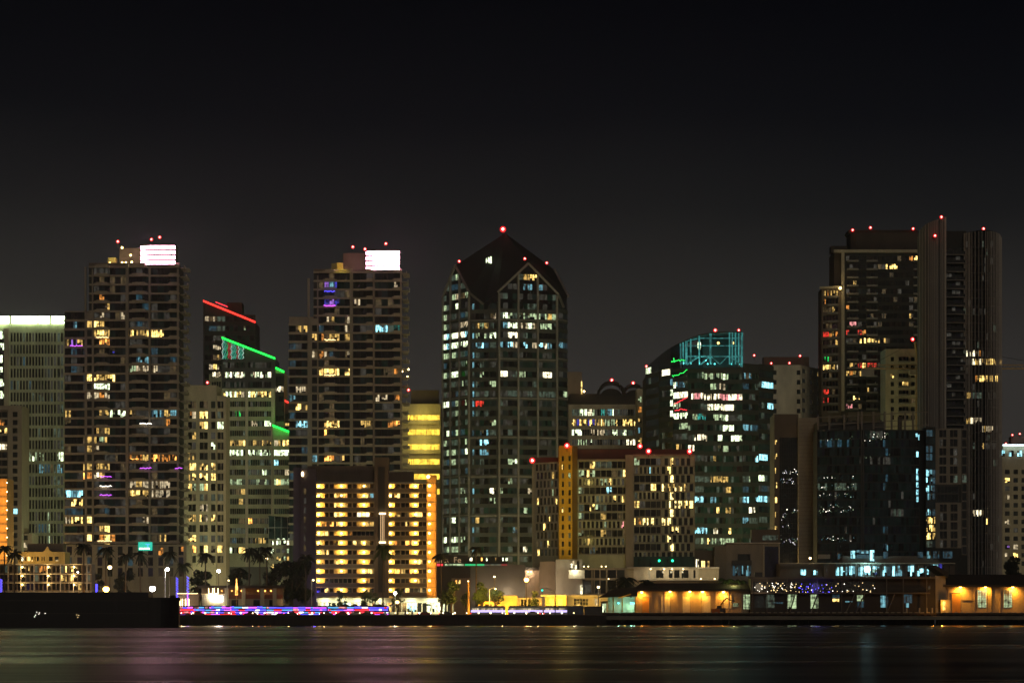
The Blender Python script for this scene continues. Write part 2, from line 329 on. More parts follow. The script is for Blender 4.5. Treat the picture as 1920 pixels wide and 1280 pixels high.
# --- twin residential towers
def tower(name, label, ox, D, y0, ndark, top, wing, piers, bays, y_bot, L, pitch, seed, crown, box):
    b = B(name, label, 'building', (top[0]+top[1])/2, D)
    x0, x1 = top[0], top[1]; wx0, wx1, wy = wing
    f = fr(x0, D, x1, D); fw = fr(wx0, D+3, wx1, D+3)
    b.mass([(x0, D), (x1, D)], 30, y0, 'spandrel_dark', shrink=1)
    b.mass([(wx0, D+4), (wx0+6, D+3), (wx1, D+3)], 22, wy, 'spandrel_dark', part='wing')
    R = random.Random(seed); n = int((y_bot-y0)/pitch)+1; rw = rows(y0+4, pitch, n, pitch-3.5)
    lf = litf(L, {'y': .012, 'd': .03, 'm': .02, 'k': .10, 'w': .006}, seed, ['glass_dark']*4+['glass_brown', 'glass_green', 'glass_blue'])
    b.grid(f, x0, x1, y0, y_bot+12, bays, rw, 'stone_brown', lf, dep=.2, bandm='slab_cream', pier=False)
    rww = [r for r in rw if r[0] > wy+1]
    b.grid(fw, wx0, wx1, wy, y_bot+12, cols(wx0+1, wx1-1, 4, .8), rww, 'stone_brown', lf, dep=.2, bandm='slab_cream', pier=False)
    zb, zt = b.gz, f.z(y0)-.2
    for x, w in piers: f.ob(b.p('pier'), f.at(x-w/2), f.at(x+w/2), .2, 1.9, zb, f.z(y0-4) if w > 4 else zt-.3*x % 3, 'concrete_tan')
    # floor slabs with bowed balconies, one part per storey
    for i in range(n):
        y = y0+pitch*i; mb = MB(); zc = f.z(y+3.4)
        seg = [(a, c, q) for a, c, q in box if True]
        f.ob(mb, f.at(x0), f.at(x1), .2, 1.3, zc-.18, zc+.35, 'slab_cream')
        for a, c, q in seg:
            w = (c-a); h = 1.0
            f.ob(mb, f.at(a), f.at(c), .2, 2.2+q, zc-.2, zc+h*.72, 'slab_cream')
            f.ob(mb, f.at(a+w*.15), f.at(c-w*.15), .2, 3.0+q, zc-.22, zc+h, 'slab_cream')
        # balconies of the east side
        xe = X(x1, D); j = (i*37 % 5)/5
        mb.box(xe, xe+1.6+1.4*j, D+2, D+9, zc-.2, zc+.15, 'concrete_tan'); mb.box(xe+1.4*j+1.5, xe+1.7+1.4*j, D+2, D+9, zc+.15, zc+1.0, 'concrete_tan')
        mb.box(xe, xe+2.4-j, D+13, D+22, zc-.2, zc+.9, 'concrete_tan')
        if y > wy: fw.ob(mb, fw.at(wx0-1), fw.at(wx1-6), .2, 1.6, zc-.18, zc+.6, 'slab_cream')
        mb.build('balcony_slab', b.root)
    return b, f
Lt = [(183, 556, 199, 567, 'o'), (168, 503, 206, 519, 'ddwk'), (183, 588, 199, 602, 'w'), (222, 585, 236, 602, 'w'), (163, 604, 199, 618, 'ywY'), (128, 604, 140, 618, 'c'),
      (175, 620, 209, 634, 'oYy'), (183, 636, 201, 650, 'O'), (126, 637, 157, 652, 'ywp'), (208, 652, 237, 667, 'bBB'), (240, 616, 276, 632, 'Yy'), (282, 616, 308, 632, 'Y'),
      (260, 663, 286, 678, 'cC'), (305, 663, 332, 678, 'cBm'), (240, 683, 280, 698, 'wgY'), (284, 683, 330, 698, 'wydk'), (120, 693, 129, 703, 'g'), (163, 701, 212, 716, 'YYyO'),
      (177, 718, 203, 732, 'G'), (163, 735, 203, 750, 'yow'), (204, 768, 231, 783, 'GG'), (185, 768, 203, 783, 'y'), (120, 774, 136, 792, 'y'), (240, 766, 280, 782, 'kdy'),
      (284, 766, 332, 782, 'wywc'), (262, 786, 330, 798, 'Dkdo'), (175, 803, 208, 817, 'yyd'), (250, 800, 275, 815, 'wk'), (163, 819, 205, 833, 'GGy'), (243, 850, 332, 866, 'oOyo'),
      (155, 866, 176, 882, 'yd'), (178, 866, 206, 882, 'YyO'), (240, 868, 330, 884, 'kDkd'), (155, 884, 178, 899, 'Oo'), (178, 884, 195, 899, 'Wy'), (178, 900, 190, 915, 'kw'),
      (122, 917, 162, 933, 'cC'), (178, 917, 212, 932, 'kD'), (240, 900, 282, 914, 'wwy'), (284, 899, 316, 914, 'ww'), (244, 917, 280, 932, 'Yy'), (284, 916, 316, 932, 'wc'), (131, 933, 157, 949, 'Y'),
      (122, 951, 157, 966, 'cmm'), (122, 967, 155, 984, 'YwC'), (163, 967, 179, 984, 'Y'), (250, 967, 275, 983, 'wdk'), (182, 984, 206, 999, 'YyO'), (163, 1000, 179, 1018, 'Y'), (182, 1000, 214, 1018, 'WYo'), (118, 1000, 160, 1010, 'kk'), (290, 1000, 320, 1016, 'yk')]
b, f = tower('residential_tower', 'taller left residential tower with bowed balconies and a white lantern on its roof', 0, 1500, 498, 0, (167, 337), (121, 168, 583),
      [(239, 5.5), (161, 3), (174, 2), (281, 3.5), (334, 3)], cols(163, 237, 7, 1)[0:0]+cols(176, 236, 6, .9)+cols(243, 279, 3, .9)+cols(284, 331, 4, .7)+[], 1022, Lt, 16.65, 11, None,
      [(178, 206, 0), (243, 278, -.8), (252, 276, .2), (316, 336, 0)])
fw2 = fr(161, 1498.6, 176, 1498.6)
b.mass([(160, 1498.6), (176, 1498.6)], 8, 586, 'stone_brown', part='bay')
b.grid(fw2, 160, 176, 586, 1022, [(163.5, 173)], [r for r in rows(502, 16.65, 31, 12) if r[0] > 588], 'concrete_tan', litf(Lt, {'y': .05}, 3))
z = lambda y: Z(y, 1500)
b.p('roof_plant').box(X(222, 1505), X(262, 1505), 1509, 1522, z(498), z(461), 'stone_brown')
b.p('roof_plant').box(X(203, 1505), X(217, 1505), 1504, 1512, z(498), z(481), 'stucco_yellow')
b.p('parapet').box(X(167, 1500), X(337, 1500), 1499.2, 1500, z(498)+.01, z(493), 'stone_brown')
b.p('podium').prism([(X(121, 1495), 1495), (X(350, 1495), 1495), (X(350, 1500), 1527), (X(121, 1500), 1527)], GZ, Z(1020, 1495), 'concrete_tan', 'roof_dark')
fp = fr(121, 1495, 350, 1495)
b.grid(fp, 121, 350, 1020, 1100, [(x, x+9) for x in range(126, 340, 19)], [(1024, 1040), (1044, 1060), (1064, 1080)], 'concrete_tan', litf([(290, 1020, 310, 1032, 'oO'), (330, 1020, 342, 1036, 'O')], {'m': .1, 'V': .3}, 8))
def lantern(b, x0, x1, y0, y1, D, xc):
    z = lambda y: Z(y, D); n = 4; h = (z(y0)-z(y1))/n; pans = []
    for i in range(n):
        mb = MB(); za = z(y1)+h*i; mb.prism([(X(x0, D), D+2.5), (X(xc, D), D), (X(x1, D), D), (X(x1, D), D+.4), (X(xc, D)+.1, D+.4), (X(x0, D)+.3, D+2.8)], za+.18, za+h-.18, 'lantern_glow'); pans.append(mb)
    fm = MB()
    for i in range(n+1):
        za = z(y1)+h*i; fm.prism([(X(x0-.8, D), D+2.3), (X(xc, D), D-.3), (X(x1+.8, D), D-.3), (X(x1+.8, D), D+14.3), (X(x0-.8, D), D+14.3)], za-.32, za+.32, 'dark_metal')
    fm.prism([(X(x0, D)+.6, D+3.2), (X(xc, D)+.2, D+.8), (X(x1, D)-.2, D+.8), (X(x1, D)-.2, D+13.8), (X(x0, D)+.6, D+13.8)], z(y1), z(y0)-.2, 'white_wall')
    q = fm.build('lantern', b.root); [p.build('light_panel', q) for p in pans]
emis('lantern_glow', (1, .44, .60), 26)
lantern(b, 262.5, 328, 459, 497, 1498, 282)
for x, y in ((245, 478), (229, 464), (206, 493), (229, 492), (236, 492), (247, 491)):
    mb = MB(); mb.ball((X(x, 1501), 1501, z(y)), .42, 'lamp_yellow'); mb.build('roof_lamp', b.root); point('roof_glow', (X(x, 1500), 1499.5, z(y)), (.95, 1, .35), 260, .3)
for k_, (x, x2, y, m_) in enumerate(((187, 211, 911, 'fairy_white'), (187, 211, 927.5, 'led_purple'), (187, 211, 893, 'led_purple'), (262, 286, 877, 'led_purple'), (328, 343, 877, 'led_purple'), (262, 286, 794, 'fairy_white'), (244, 262, 860, 'lit_orange_bright'), (183, 212, 1013, 'fairy_warm'), (131, 157, 648, 'led_purple'), (180, 206, 632, 'fairy_warm'))): garland(b, 'balcony_light_string', [(x, y), (x2, y)], 1496.6, m_, .14, 12, .22, k_)
for x, y in ((221, 453), (284, 449), (299.5, 445)): b.beacon(x, y, 1503)
tsb = MB(); f.px(tsb, 262, 288, 1016, 1032, 5.3, 5.8, emis('sign_teal', (.02, .55, .38), 1.3) and 'sign_teal'); tsb.build('lit_sign', b.root)
ts = MB()
for i in range(9): f.px(ts, 264+i*2.2, 265.4+i*2.2, 1027, 1029.5, 5.8, 6.0, 'fairy_white')
f.px(ts, 275, 284, 1019.5, 1021, 5.8, 6.0, 'led_cyan'); f.px(ts, 279, 280.6, 1021, 1027, 5.8, 6.0, 'led_cyan'); ts.build('sign_lettering', b.root)
b.done()
Lt = [(590, 531, 607, 546, 'dwk'), (605, 527, 632, 548, 'pbcw'), (605, 563, 632, 580, 'pb'), (588, 563, 600, 577, 'k'), (551, 598, 577, 614, 'WcY'), (551, 615, 577, 630, 'cy'), (674, 606, 699, 624, 'cmk'),
      (700, 606, 728, 624, 'C'), (728, 606, 752, 624, 'tme'), (588, 628, 632, 642, 'oyd'), (586, 662, 602, 675, 'w'), (602, 661, 621, 675, 'ow'), (646, 660, 658, 675, 'w'), (600, 693, 632, 708, 'YyY'), (646, 691, 658, 706, 'Y'),
      (718, 688, 752, 704, 'oyd'), (700, 739, 730, 754, 'ww'), (742, 739, 752, 754, 'o'), (553, 726, 577, 738, 'wdo'), (545, 744, 556, 756, 'c'), (551, 758, 577, 772, 'Yyd'), (553, 794, 582, 806, 'C'), (603, 794, 634, 806, 'Yd'), (609, 808, 620, 822, 'O'),
      (724, 787, 752, 803, 'oyOk'), (674, 786, 702, 803, 'yk'), (703, 770, 740, 785, 'kB'), (585, 853, 601, 870, 'c'), (608, 854, 624, 868, 'O'), (632, 854, 646, 870, 'y'), (700, 520, 740, 530, 'kd')]
b, f = tower('residential_tower', 'second residential tower, twin of the left one, right of the red and green lit offices', 0, 1520, 508, 0, (588, 754), (542, 589, 594),
      [(659, 5.5), (579, 4), (596, 2.2), (701, 3), (752, 3)], cols(598, 656, 6, .9)+cols(664, 699, 3, .9)+cols(704, 750, 4, .7), 1010, Lt, 16.25, 23, None,
      [(606, 632, 0), (686, 701, -.3), (736, 754, 0)])
b.mass([(577, 1518.6), (597, 1518.6)], 8, 597, 'stone_brown', part='bay')
b.grid(fr(577, 1518.6, 597, 1518.6), 577, 597, 597, 1010, [(585, 594.5)], [r for r in rows(512, 16.25, 31, 12) if r[0] > 599], 'concrete_tan', litf(Lt, {'y': .04}, 9))
z = lambda y: Z(y, 1520)
for k_, (x, x2, y, m_) in enumerate(((607, 631, 573, 'led_purple'), (608, 630, 546, 'led_blue'), (608, 631, 637, 'fairy_warm'), (608, 631, 703, 'fairy_warm'), (609, 633, 800, 'lit_yellow_bright'), (555, 578, 800, 'lit_cyan_bright'))): garland(b, 'balcony_light_string', [(x, y), (x2, y)], 1516.4, m_, .16, 12, .22, k_)
b.p('roof_plant').box(X(643, 1530), X(690, 1530), 1530, 1544, z(508), z(470), 'stone_brown')
b.p('roof_plant').box(X(632, 1523), X(643, 1523), 1523, 1530, z(508), z(491), 'stucco_yellow'); b.p('roof_plant').box(X(621, 1524), X(631.5, 1524), 1524, 1530, z(508), z(492), 'stone_brown')
point('roof_glow', (X(641, 1519), 1518, z(500)), (1, .8, .1), 500, .3)
b.p('parapet').box(X(588, 1520), X(754, 1520), 1519.2, 1520, z(508)+.01, z(504.5), 'stone_brown')
lantern(b, 686, 749, 469, 507.5, 1518, 706)
for x, y in ((661.5, 463), (684.5, 467), (723.5, 457), (766, 731)): b.beacon(x, y, 1523)
for x, y in ((766, 691), (764, 705), (754, 695)):
    mb = MB(); mb.ball((X(x, 1524), 1524, z(y)), .38, 'lamp_small'); mb.build('balcony_lamp', b.root)
b.done()

# --- dark tower with red sloping roof edge
def slope_tower(b, x0, x1, D, ya, yb, depth, m, neon, part='wall', th=.42, ybase=None):
    z0 = b.gz; za, zb = Z(ya, D), Z(yb, D); a, c = X(x0, D), X(x1, D)
    b.p(part).prism([(a, D), (c, D), (c, D+depth), (a, D+depth)], z0, [za, zb, zb, za], m, 'roof_dark')
    if neon:
        mb = MB(); t = th; mb.hexa([(a, D-.7, za-t), (c, D-.7, zb-t), (c, D-.1, zb-t), (a, D-.1, za-t), (a, D-.7, za+t), (c, D-.7, zb+t), (c, D-.1, zb+t), (a, D-.1, za+t)], neon)
        mb.build('light_strip', b.root)
b = B('office_tower', 'dark glass office tower with a red neon line along its sloping roof', 'building', 430, 1760)
slope_tower(b, 381, 479, 1760, 564, 604, 30, 'spandrel_dark', 'neon_red')
b.p('roof_plant').box(X(426, 1770), X(454, 1770), 1768, 1784, Z(604, 1760), Z(567, 1768), 'roof_brown')
f = fr(381, 1760, 479, 1760)
L = [(385, 593, 408, 604, 'wd'), (409, 592, 420, 603, 'ke'), (384, 610, 421, 621, 'emN'), (413, 610, 419, 621, 'n'), (452, 610, 460, 621, 'G'), (460, 610, 464, 621, 'e'), (398, 628, 422, 640, 'ek'), (400, 647, 416, 656, 'wd'), (400, 664, 416, 674, 'yd'), (392, 682, 416, 693, 'Yw')]
b.grid(f, 381, 479, 590, 1000, cols(384, 476, 12, .7), rows(593, 18, 20, 9.5), 'spandrel_dark', litf(L, {}, 4, ['glass_dark', 'glass_green', 'glass_dark']), dep=.15)
for a, c, ya, yb in ((404, 427, 566, 575),): 
    mb = MB(); za, zb = Z(ya, 1767), Z(yb, 1767); mb.hexa([(X(a, 1767), 1767, za-.2), (X(c, 1767), 1767, zb-.2), (X(c, 1767), 1767.5, zb-.2), (X(a, 1767), 1767.5, za-.2), (X(a, 1767), 1767, za+.2), (X(c, 1767), 1767, zb+.2), (X(c, 1767), 1767.5, zb+.2), (X(a, 1767), 1767.5, za+.2)], 'led_red'); mb.build('rear_light_strip', b.root)
point('neon_spill', (X(420, 1762), 1757, Z(572, 1760)), (1, .04, .02), 200, 2)
b.done()
# --- stepped front office with green lines
wallmat('glass_mass', (.03, .04, .036), .35)
D = 1690
b = B('stepped_office', 'stepped beige office building with green neon roof lines and banded windows', 'building', 465, D)
slope_tower(b, 416, 516, D, 633, 672, 30, 'glass_mass', 'neon_green')
slope_tower(b, 516, 533, D+4, 689, 697, 24, 'panel_green_grey', 'neon_green', part='step')
slope_tower(b, 516.2, 546, D+9, 742, 757, 20, 'spandrel_dark', 'neon_red', part='rear_step')
slope_tower(b, 511, 552, D-6, 797, 813, 9, 'panel_green_grey', 'neon_green', part='front_step')
b.mass([(393, D+8), (416, D+2)], 24, 700, 'panel_green_grey', part='side_wing')
f = fr(416, D, 516, D)
emis('pipe_teal', (.1, .75, .5), .9, False); emis('pipe_white', (.7, 1, .85), 1.1, False); emis('pipe_red', (1, .12, .1), .8, False); emis('pipe_green', (.05, .9, .3), .8, False)
crown = MB(); R = random.Random(4)   # the screen of lit pipes behind the crown glass
for i in range(15):
    x = 417.5+i*2.75; ytop = 633+(x-416)*.39+3
    u = f.at(x); pts = []
    for k in range(9):
        y = ytop+(673-ytop)*k/8; pts.append(f.P(u+math.sin(k*2.1+i*.9)*.34, .35, f.z(y)))
    crown.tube(pts, .09, R.choice(['pipe_teal', 'pipe_white', 'pipe_teal', 'pipe_red', 'pipe_white', 'pipe_green']), 4)
crown.build('lit_screen', b.root)
f.px(b.p('crown_glass'), 417, 459, 655, 673, .05, .2, 'glass_green')
L = [(417, 697, 459, 708, 'GGW'), (468, 697, 475, 708, 'g'), (476, 697, 509, 708, 'GWW'), (419, 733, 450, 744, 'GYG'), (450, 733, 460, 744, 'w'), (464, 733, 508, 744, 'YG'), (469, 787, 483, 798, 'w'), (497, 787, 507, 798, 'G'),
     (420, 825, 460, 837, 'yyY'), (463, 825, 508, 837, 'ydy'), (420, 843, 456, 856, 'GG'), (463, 843, 485, 856, 'G'), (486, 843, 508, 856, 'G'), (464, 861, 508, 873, 'NeN'), (490, 880, 508, 892, 'Ge'), (465, 880, 490, 892, 'ke'),
     (424, 898, 454, 910, 'g'), (454, 898, 460, 910, 'e'), (465, 898, 508, 910, 'gegk'), (453, 917, 460, 929, 'y'), (440, 917, 453, 929, 'd'), (448, 935, 461, 947, 'yk'), (448, 970, 461, 985, 'yGd'), (465, 970, 475, 985, 'O'), (475, 970, 505, 985, 'kdk'), (435, 990, 460, 1003, 'ke'),
     (434, 1008, 445, 1022, 'm'), (480, 1007, 502, 1022, 'y'), (423, 1024, 434, 1038, 'G'), (449, 1024, 461, 1038, 'Y'), (440, 770, 450, 780, 'Nn'), (417, 715, 460, 727, 'kN'), (480, 678, 500, 690, 'k')]
rw = rows(679, 18.25, 20, 10.5)
lf = litf(L, {'e': .04, 'k': .1}, 31, ['glass_dark', 'glass_grey', 'glass_dark', 'glass_green'])
b.grid(f, 416, 516, 676, 728, cols(419, 460, 10, .6)+cols(465.5, 508.5, 10, .6), rw[:3], 'glass_mass', lf, dep=.2)
b.grid(f, 416, 516, 728, 1062, cols(419, 460, 10, .6)+cols(465.5, 508.5, 10, .6), rw[3:], 'panel_green_grey', lf, dep=.5)
f.px(b.p('corner_pier'), 460.5, 465, 728, 1062, .5, 1.1, 'white_wall'); f.px(b.p('corner_pier'), 509, 514, 728, 1062, .5, .9, 'white_wall')
L2 = [(394, 697, 404, 708, 'W'), (404, 697, 416, 708, 'cw'), (400, 733, 416, 744, 'wc'), (400, 751, 418, 763, 'gG'), (408, 787, 416, 798, 'G'), (400, 880, 416, 892, 'ge'), (400, 955, 416, 965, 'k'), (400, 968, 418, 982, 'k')]
g = fr(393, D+8, 416, D+2); b.grid(g, 393, 416, 700, 1062, cols(397, 415, 4, .6), rw[1:], 'panel_green_grey', litf(L2, {'e': .05}, 5, ['glass_dark', 'glass_grey']), dep=.3)
h = fr(516, D+4, 533, D+4); L3 = [(517, 720, 526, 733, 'W'), (528, 722, 534, 733, 'w')]
b.grid(h, 516, 533, 700, 790, cols(517, 532, 3, .6), rows(706, 18.25, 5, 10), 'spandrel_dark', litf(L3, {}, 5), dep=.2)
h = fr(511, D-6, 552, D-6); L3 = [(511, 825, 552, 840, 'yYwk'), (511, 843, 552, 856, 'G'), (511, 862, 522, 872, 'C'), (535, 880, 540, 892, 'w'), (515, 897, 552, 911, 'wgYk')]
b.grid(h, 512, 552, 815, 970, cols(514, 546, 8, .5), rows(825, 18.25, 8, 10.5), 'panel_green_grey', litf(L3, {'e': .04, 'k': .1}, 5, ['glass_grey', 'glass_green']), dep=.3)
g = fr(516, D+9, 546, D+9); b.grid(g, 517, 546, 760, 800, cols(520, 544, 5, .6), [(775, 785), (793, 798)], 'spandrel_dark', litf([(516, 790, 550, 799, 'gky')], {}, 3), dep=.2)
point('neon_spill', (X(465, D), D-3, Z(648, D)), (.02, 1, .15), 260, 2); point('neon_spill', (X(530, D), D-9, Z(800, D)), (.02, 1, .1), 420, 2); point('neon_spill', (X(532, D+6), D+5, Z(745, D)), (1, .04, .02), 420, 2)
b.done()
# --- white apartment block with large square windows
D = 1585
b = B('apartment_block', 'cream apartment block with a regular grid of square windows, right of the left tower', 'building', 378, D)
b.mass([(345, D), (406, D)], 26, 722, 'stone_beige'); b.mass([(406, D+5), (424, D+5)], 20, 742, 'stone_beige', part='wing')
f = fr(345, D, 406, D)
L = [(352, 776, 368, 790, 'wo'), (375, 776, 395, 790, 'wYd'), (372, 793, 392, 810, 'Y'), (393, 834, 405, 846, 'G'), (357, 813, 368, 846, 'oyk'), (352, 850, 368, 866, 'y'), (350, 870, 370, 885, 'Y'), (374, 870, 392, 888, 'YY'), (395, 870, 410, 885, 'Y'), (350, 891, 405, 908, 'YyY'), (350, 910, 392, 926, 'YYg'),
     (374, 930, 405, 945, 'dye'), (350, 943, 362, 950, 'p'), (374, 950, 392, 965, 'w'), (350, 968, 410, 985, 'yYw'), (350, 1007, 370, 1025, 'Y'), (374, 1007, 392, 1024, 'we'), (395, 1005, 410, 1018, 'Gk'), (360, 1025, 368, 1040, 'O'), (380, 1025, 392, 1040, 'Y'), (397, 1026, 405, 1038, 'oP')]
b.grid(f, 346, 406, 722, 1062, [(353, 360), (360.7, 367.5), (374.5, 382), (382.7, 389.5), (396, 404)], rows(752, 19.3, 16, 13), 'stone_beige', litf(L, {'k': .1, 'd': .04}, 8), dep=.5)
g = fr(406, D+5, 424, D+5); b.grid(g, 406, 424, 742, 1062, [(408, 414), (415, 419)], rows(752, 19.3, 16, 13), 'stone_beige', litf([(408, 1024, 420, 1040, 'Y'), (406, 790, 424, 800, 'G')], {'e': .1}, 6), dep=.5)
b.beacon(389, 717, D)
b.done()
# --- little building with arched windows beside the stepped office
D = 1540
b = B('arched_window_block', 'small block with arched lit windows under a glass lean-to, left of the balcony hotel', 'building', 525, D)
b.mass([(503, D), (552, D)], 16, 1010, 'stone_beige'); f = fr(503, D, 552, D)
pr = b.p('glass_roof'); pr.prism([(X(503, D), D+.6), (X(552, D), D+.6), (X(552, D), D+15), (X(503, D), D+15)], Z(1010, D)+.01, [Z(966, D), Z(970, D), Z(970, D), Z(966, D)], 'glass_green')
for x in (503.5, 515, 527, 539, 551): f.px(b.p('glazing_bar'), x-.3, x+.3, 968, 1010, -.6, -.3, 'white_metal')
f.px(b.p('glazing_bar'), 503, 552, 988, 989, -.6, -.28, 'white_metal')
L = [(503, 1010, 552, 1022, 'GWg'), (503, 1026, 552, 1036, 'Ggk'), (503, 1042, 552, 1050, 'gdY'), (503, 1056, 552, 1066, 'YGk')]
b.grid(f, 503, 552, 1010, 1075, [(508, 513), (518, 526), (528, 536), (538, 545)], [(1013, 1021), (1028, 1036), (1042.5, 1050), (1057, 1065)], 'stone_beige', litf(L, {}, 2), dep=.3)
for x in (522, 532, 541.5):
    mb = MB(); c = f.P(f.at(x), .2, f.z(1013)); mb.quad([(c[0]+math.cos(t)*.85, c[1], c[2]+math.sin(t)*.85) for t in [math.pi*i/8 for i in range(9)]], 'lit_green_white'); mb.build('window_arch', b.root)
b.done()
# --- hotel with yellow light bands
D = 1715
b = B('banded_hotel', 'beige building with bright yellow light bands on every floor, left of the gabled skyscraper', 'building', 795, D)
b.mass([(752, D), (826, D)], 25, 757, 'stone_beige'); b.p('roof_plant').box(X(770, D), X(822, D), D+4, D+20, Z(757, D), Z(731, D+4), 'stone_brown')
f = fr(752, D, 826, D)
for i in range(6):
    y = 777+27.8*i
    for a, c in ((765, 775), (776, 800), (801, 824)): b.w(f, a, c, y+(0 if i else 1), y+10, 'Z')
    f.px(b.p('balcony'), 752, 826, y+10.5, y+18, 0, 1.4, 'stone_beige')
litmat('band_yellow', (1, .64, .06), 1.7, lo=.5, hi=1.5); GLZ['Z'] = 'band_yellow'
b.win = [(w[0], *w[1:6], 'band_yellow', w[7]) for w in b.win]
point('band_glow', (X(795, D), D-7, Z(780, D)), (1, .8, .15), 1500, 3); point('band_glow', (X(795, D), D-7, Z(835, D)), (1, .8, .15), 2000, 3)
b.done()
# ================================================================== BALCONY HOTEL
D = 1375
b = B('balcony_hotel', 'hotel with a warm lamp glowing on every balcony, standing before the second tower', 'building', 690, D)
b.mass([(592, D+2.6), (702, D+2.6)], 18, 903, 'stone_beige')
b.mass([(728, D+2.6), (802, D+2.6)], 18, 903, 'stone_beige', part='right_wing')
b.mass([(563, D+9), (592, D+1)], 14, 878, 'violet_wall', part='side_wall')
b.mass([(550, D+12), (564, D+12)], 12, 876, 'violet_wall', part='rear_wall')
b.mass([(577, D+6), (702, D+6)], 12, 873, 'shaft_brown', part='penthouse'); b.mass([(728, D+6), (775, D+6)], 12, 884, 'shaft_brown', part='penthouse')
b.mass([(702, D-.6), (728, D-.6)], 16, 857, 'shaft_brown', part='lift_shaft')
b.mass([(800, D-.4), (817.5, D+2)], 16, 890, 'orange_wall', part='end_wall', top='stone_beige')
f = fr(592, D, 702, D); sh = fr(702, D-.6, 728, D-.6)
sh.px(b.p('shaft_recess'), 709, 721.5, 875, 1110, 0, .12, 'roof_dark')
mb = MB()
for x in (713.5, 716.5, 719.5): sh.px(mb, x, x+.9, 962, 1017, .3, .5, emis('tube_warm', (1, .62, .3), 1.3) and 'tube_warm')
sh.px(mb, 711, 723, 961, 963.5, .2, .9, 'lamp_small'); sh.px(mb, 711, 723, 1015, 1017.5, .2, .9, 'lamp_small'); mb.build('light_tube', b.root)
pf = fr(577, D+6, 702, D+6)
for x in range(580, 700, 11): pf.px(b.p('penthouse_fin'), x, x+1, 873, 903, 0, .3, 'stone_brown')
pf.px(b.p('penthouse_fin'), 577, 702, 884, 885.2, 0, .5, 'stone_brown')
R = random.Random(77); pitch = 17.72
Lh = {(0, 5): 1}
def hotel_section(xs, lamps, parap, skip, L):
    fb = fr(xs[0], D+2.6, xs[-1], D+2.6); w = b.p('wall')
    for i in range(12):
        y = 906+pitch*i; mb = MB()
        # slab, solid parapet
        f.px(mb, xs[0], xs[-1], y-1.0, y+.4, -2.6, .35, 'concrete_tan'); f.px(mb, xs[0]+.3, xs[-1]-.3, y+9.5, y+pitch-1.3, .0, .18, 'stone_brown')
        f.px(mb, xs[0], xs[-1], y+9.0, y+9.6, -.05, .25, 'concrete_tan')
        bq = mb.build('balcony', b.root)
        for j, x in enumerate(lamps):
            if (i, j) in skip: continue
            mb = MB(); c = f.P(f.at(x), -2.3, f.z(y+4.4)); mb.ball(c, .42, 'lamp_yellow', sz=.8); mb.build('balcony_lamp', bq)
            point('balcony_glow', f.P(f.at(x), -1.35, f.z(y+4.6)), (1, .50, .06), 800*R.uniform(.35, 1.4), .25, spot=165, aim=f.P(f.at(x), -2.6, f.z(y+5.4)))
        for a, c in zip(xs, xs[1:]):
            n = max(1, round((c-a)/9)); cc = cols(a+.8, c-.8, n, 1.2)
            for k_, (p, q) in enumerate(cc):
                col = 'D' if R.random() < .5 else 'R'; xm, ym = (p+q)/2, y+7
                for r_ in L:
                    if r_[0] <= xm <= r_[2] and r_[1] <= ym <= r_[3]: col = R.choice(r_[4])
                if col in 'DR' and any(abs(xm-x) < 9.5 for j, x in enumerate(lamps) if (i, j) not in skip): continue
                b.w(fb, p, q, y+1.2, y+13, col)
    for x in xs: f.px(b.p('divider'), x-.45, x+.45, 904, 1118, -2.58, .1, 'concrete_tan')
Lb = [(630, 924, 652, 942, 'YOd'), (681, 923, 700, 942, 'Yc'), (622, 940, 655, 960, 'OYo'), (630, 960, 640, 978, 'Y'), (670, 960, 697, 980, 'YWY'), (620, 978, 645, 996, 'YO'), (684, 978, 700, 996, 'y'), (597, 980, 614, 998, 'o'), (597, 996, 614, 1015, 'Y'), (650, 996, 657, 1014, 'o'), (596, 1012, 608, 1030, 'Y'), (622, 1012, 632, 1030, 'o'),
      (664, 1012, 700, 1030, 'YdD'), (602, 1032, 614, 1050, 'oY'), (625, 1048, 634, 1066, 'YO'), (648, 1066, 655, 1084, 'Y'), (680, 1066, 702, 1084, 'Y'), (606, 1102, 614, 1120, 'Y'), (684, 1102, 694, 1120, 'y'), (688, 1086, 697, 1100, 'o'), (681, 905, 694, 920, 'dy')]
hotel_section([592.5, 617, 660.5, 702], [597, 639.5, 682], None, {(10, 1), (5, 2), (11, 0)}, Lb)
Lb2 = [(732, 924, 748, 942, 'Y'), (735, 960, 748, 978, 'y'), (780, 960, 796, 980, 'OY'), (756, 978, 766, 998, 'Y'), (756, 1012, 772, 1032, 'YO'), (735, 1012, 745, 1032, 'o'), (788, 1048, 796, 1066, 'Y'), (736, 1066, 760, 1084, 'Oyo'), (766, 1066, 776, 1084, 'O'), (776, 1085, 800, 1100, 'yo'), (760, 1103, 766, 1120, 'Y'), (784, 1103, 794, 1120, 'Y'), (757, 960, 768, 978, 'kd')]
hotel_section([728.5, 751, 801], [731.5, 778.5], None, {(11, 1)}, Lb2)
ef = fr(800, D-.4, 817.5, D+2)
for i in range(12):
    y = 906+pitch*i; ef.px(b.p('end_wall_joint'), 800, 817.6, y-1, y, 0, .4, 'stone_brown')
    mb = MB(); c = ef.P(ef.at(803), .7, Z(y+5, D+4)); mb.ball(c, .40 if i % 3 else .5, 'lamp_yellow'); mb.build('wall_lamp', b.root)
    point('wall_glow', ef.P(ef.at(809), 2.2, Z(y+6, D+3)), (1, .52, .10), 420, .3, spot=150, aim=ef.P(ef.at(810), 0, Z(y+6, D+3)))
mb = MB(); mb.ball((X(803, D), D-1, Z(893.5, D)), .6, 'lamp_yellow'); mb.build('corner_lamp', b.root)
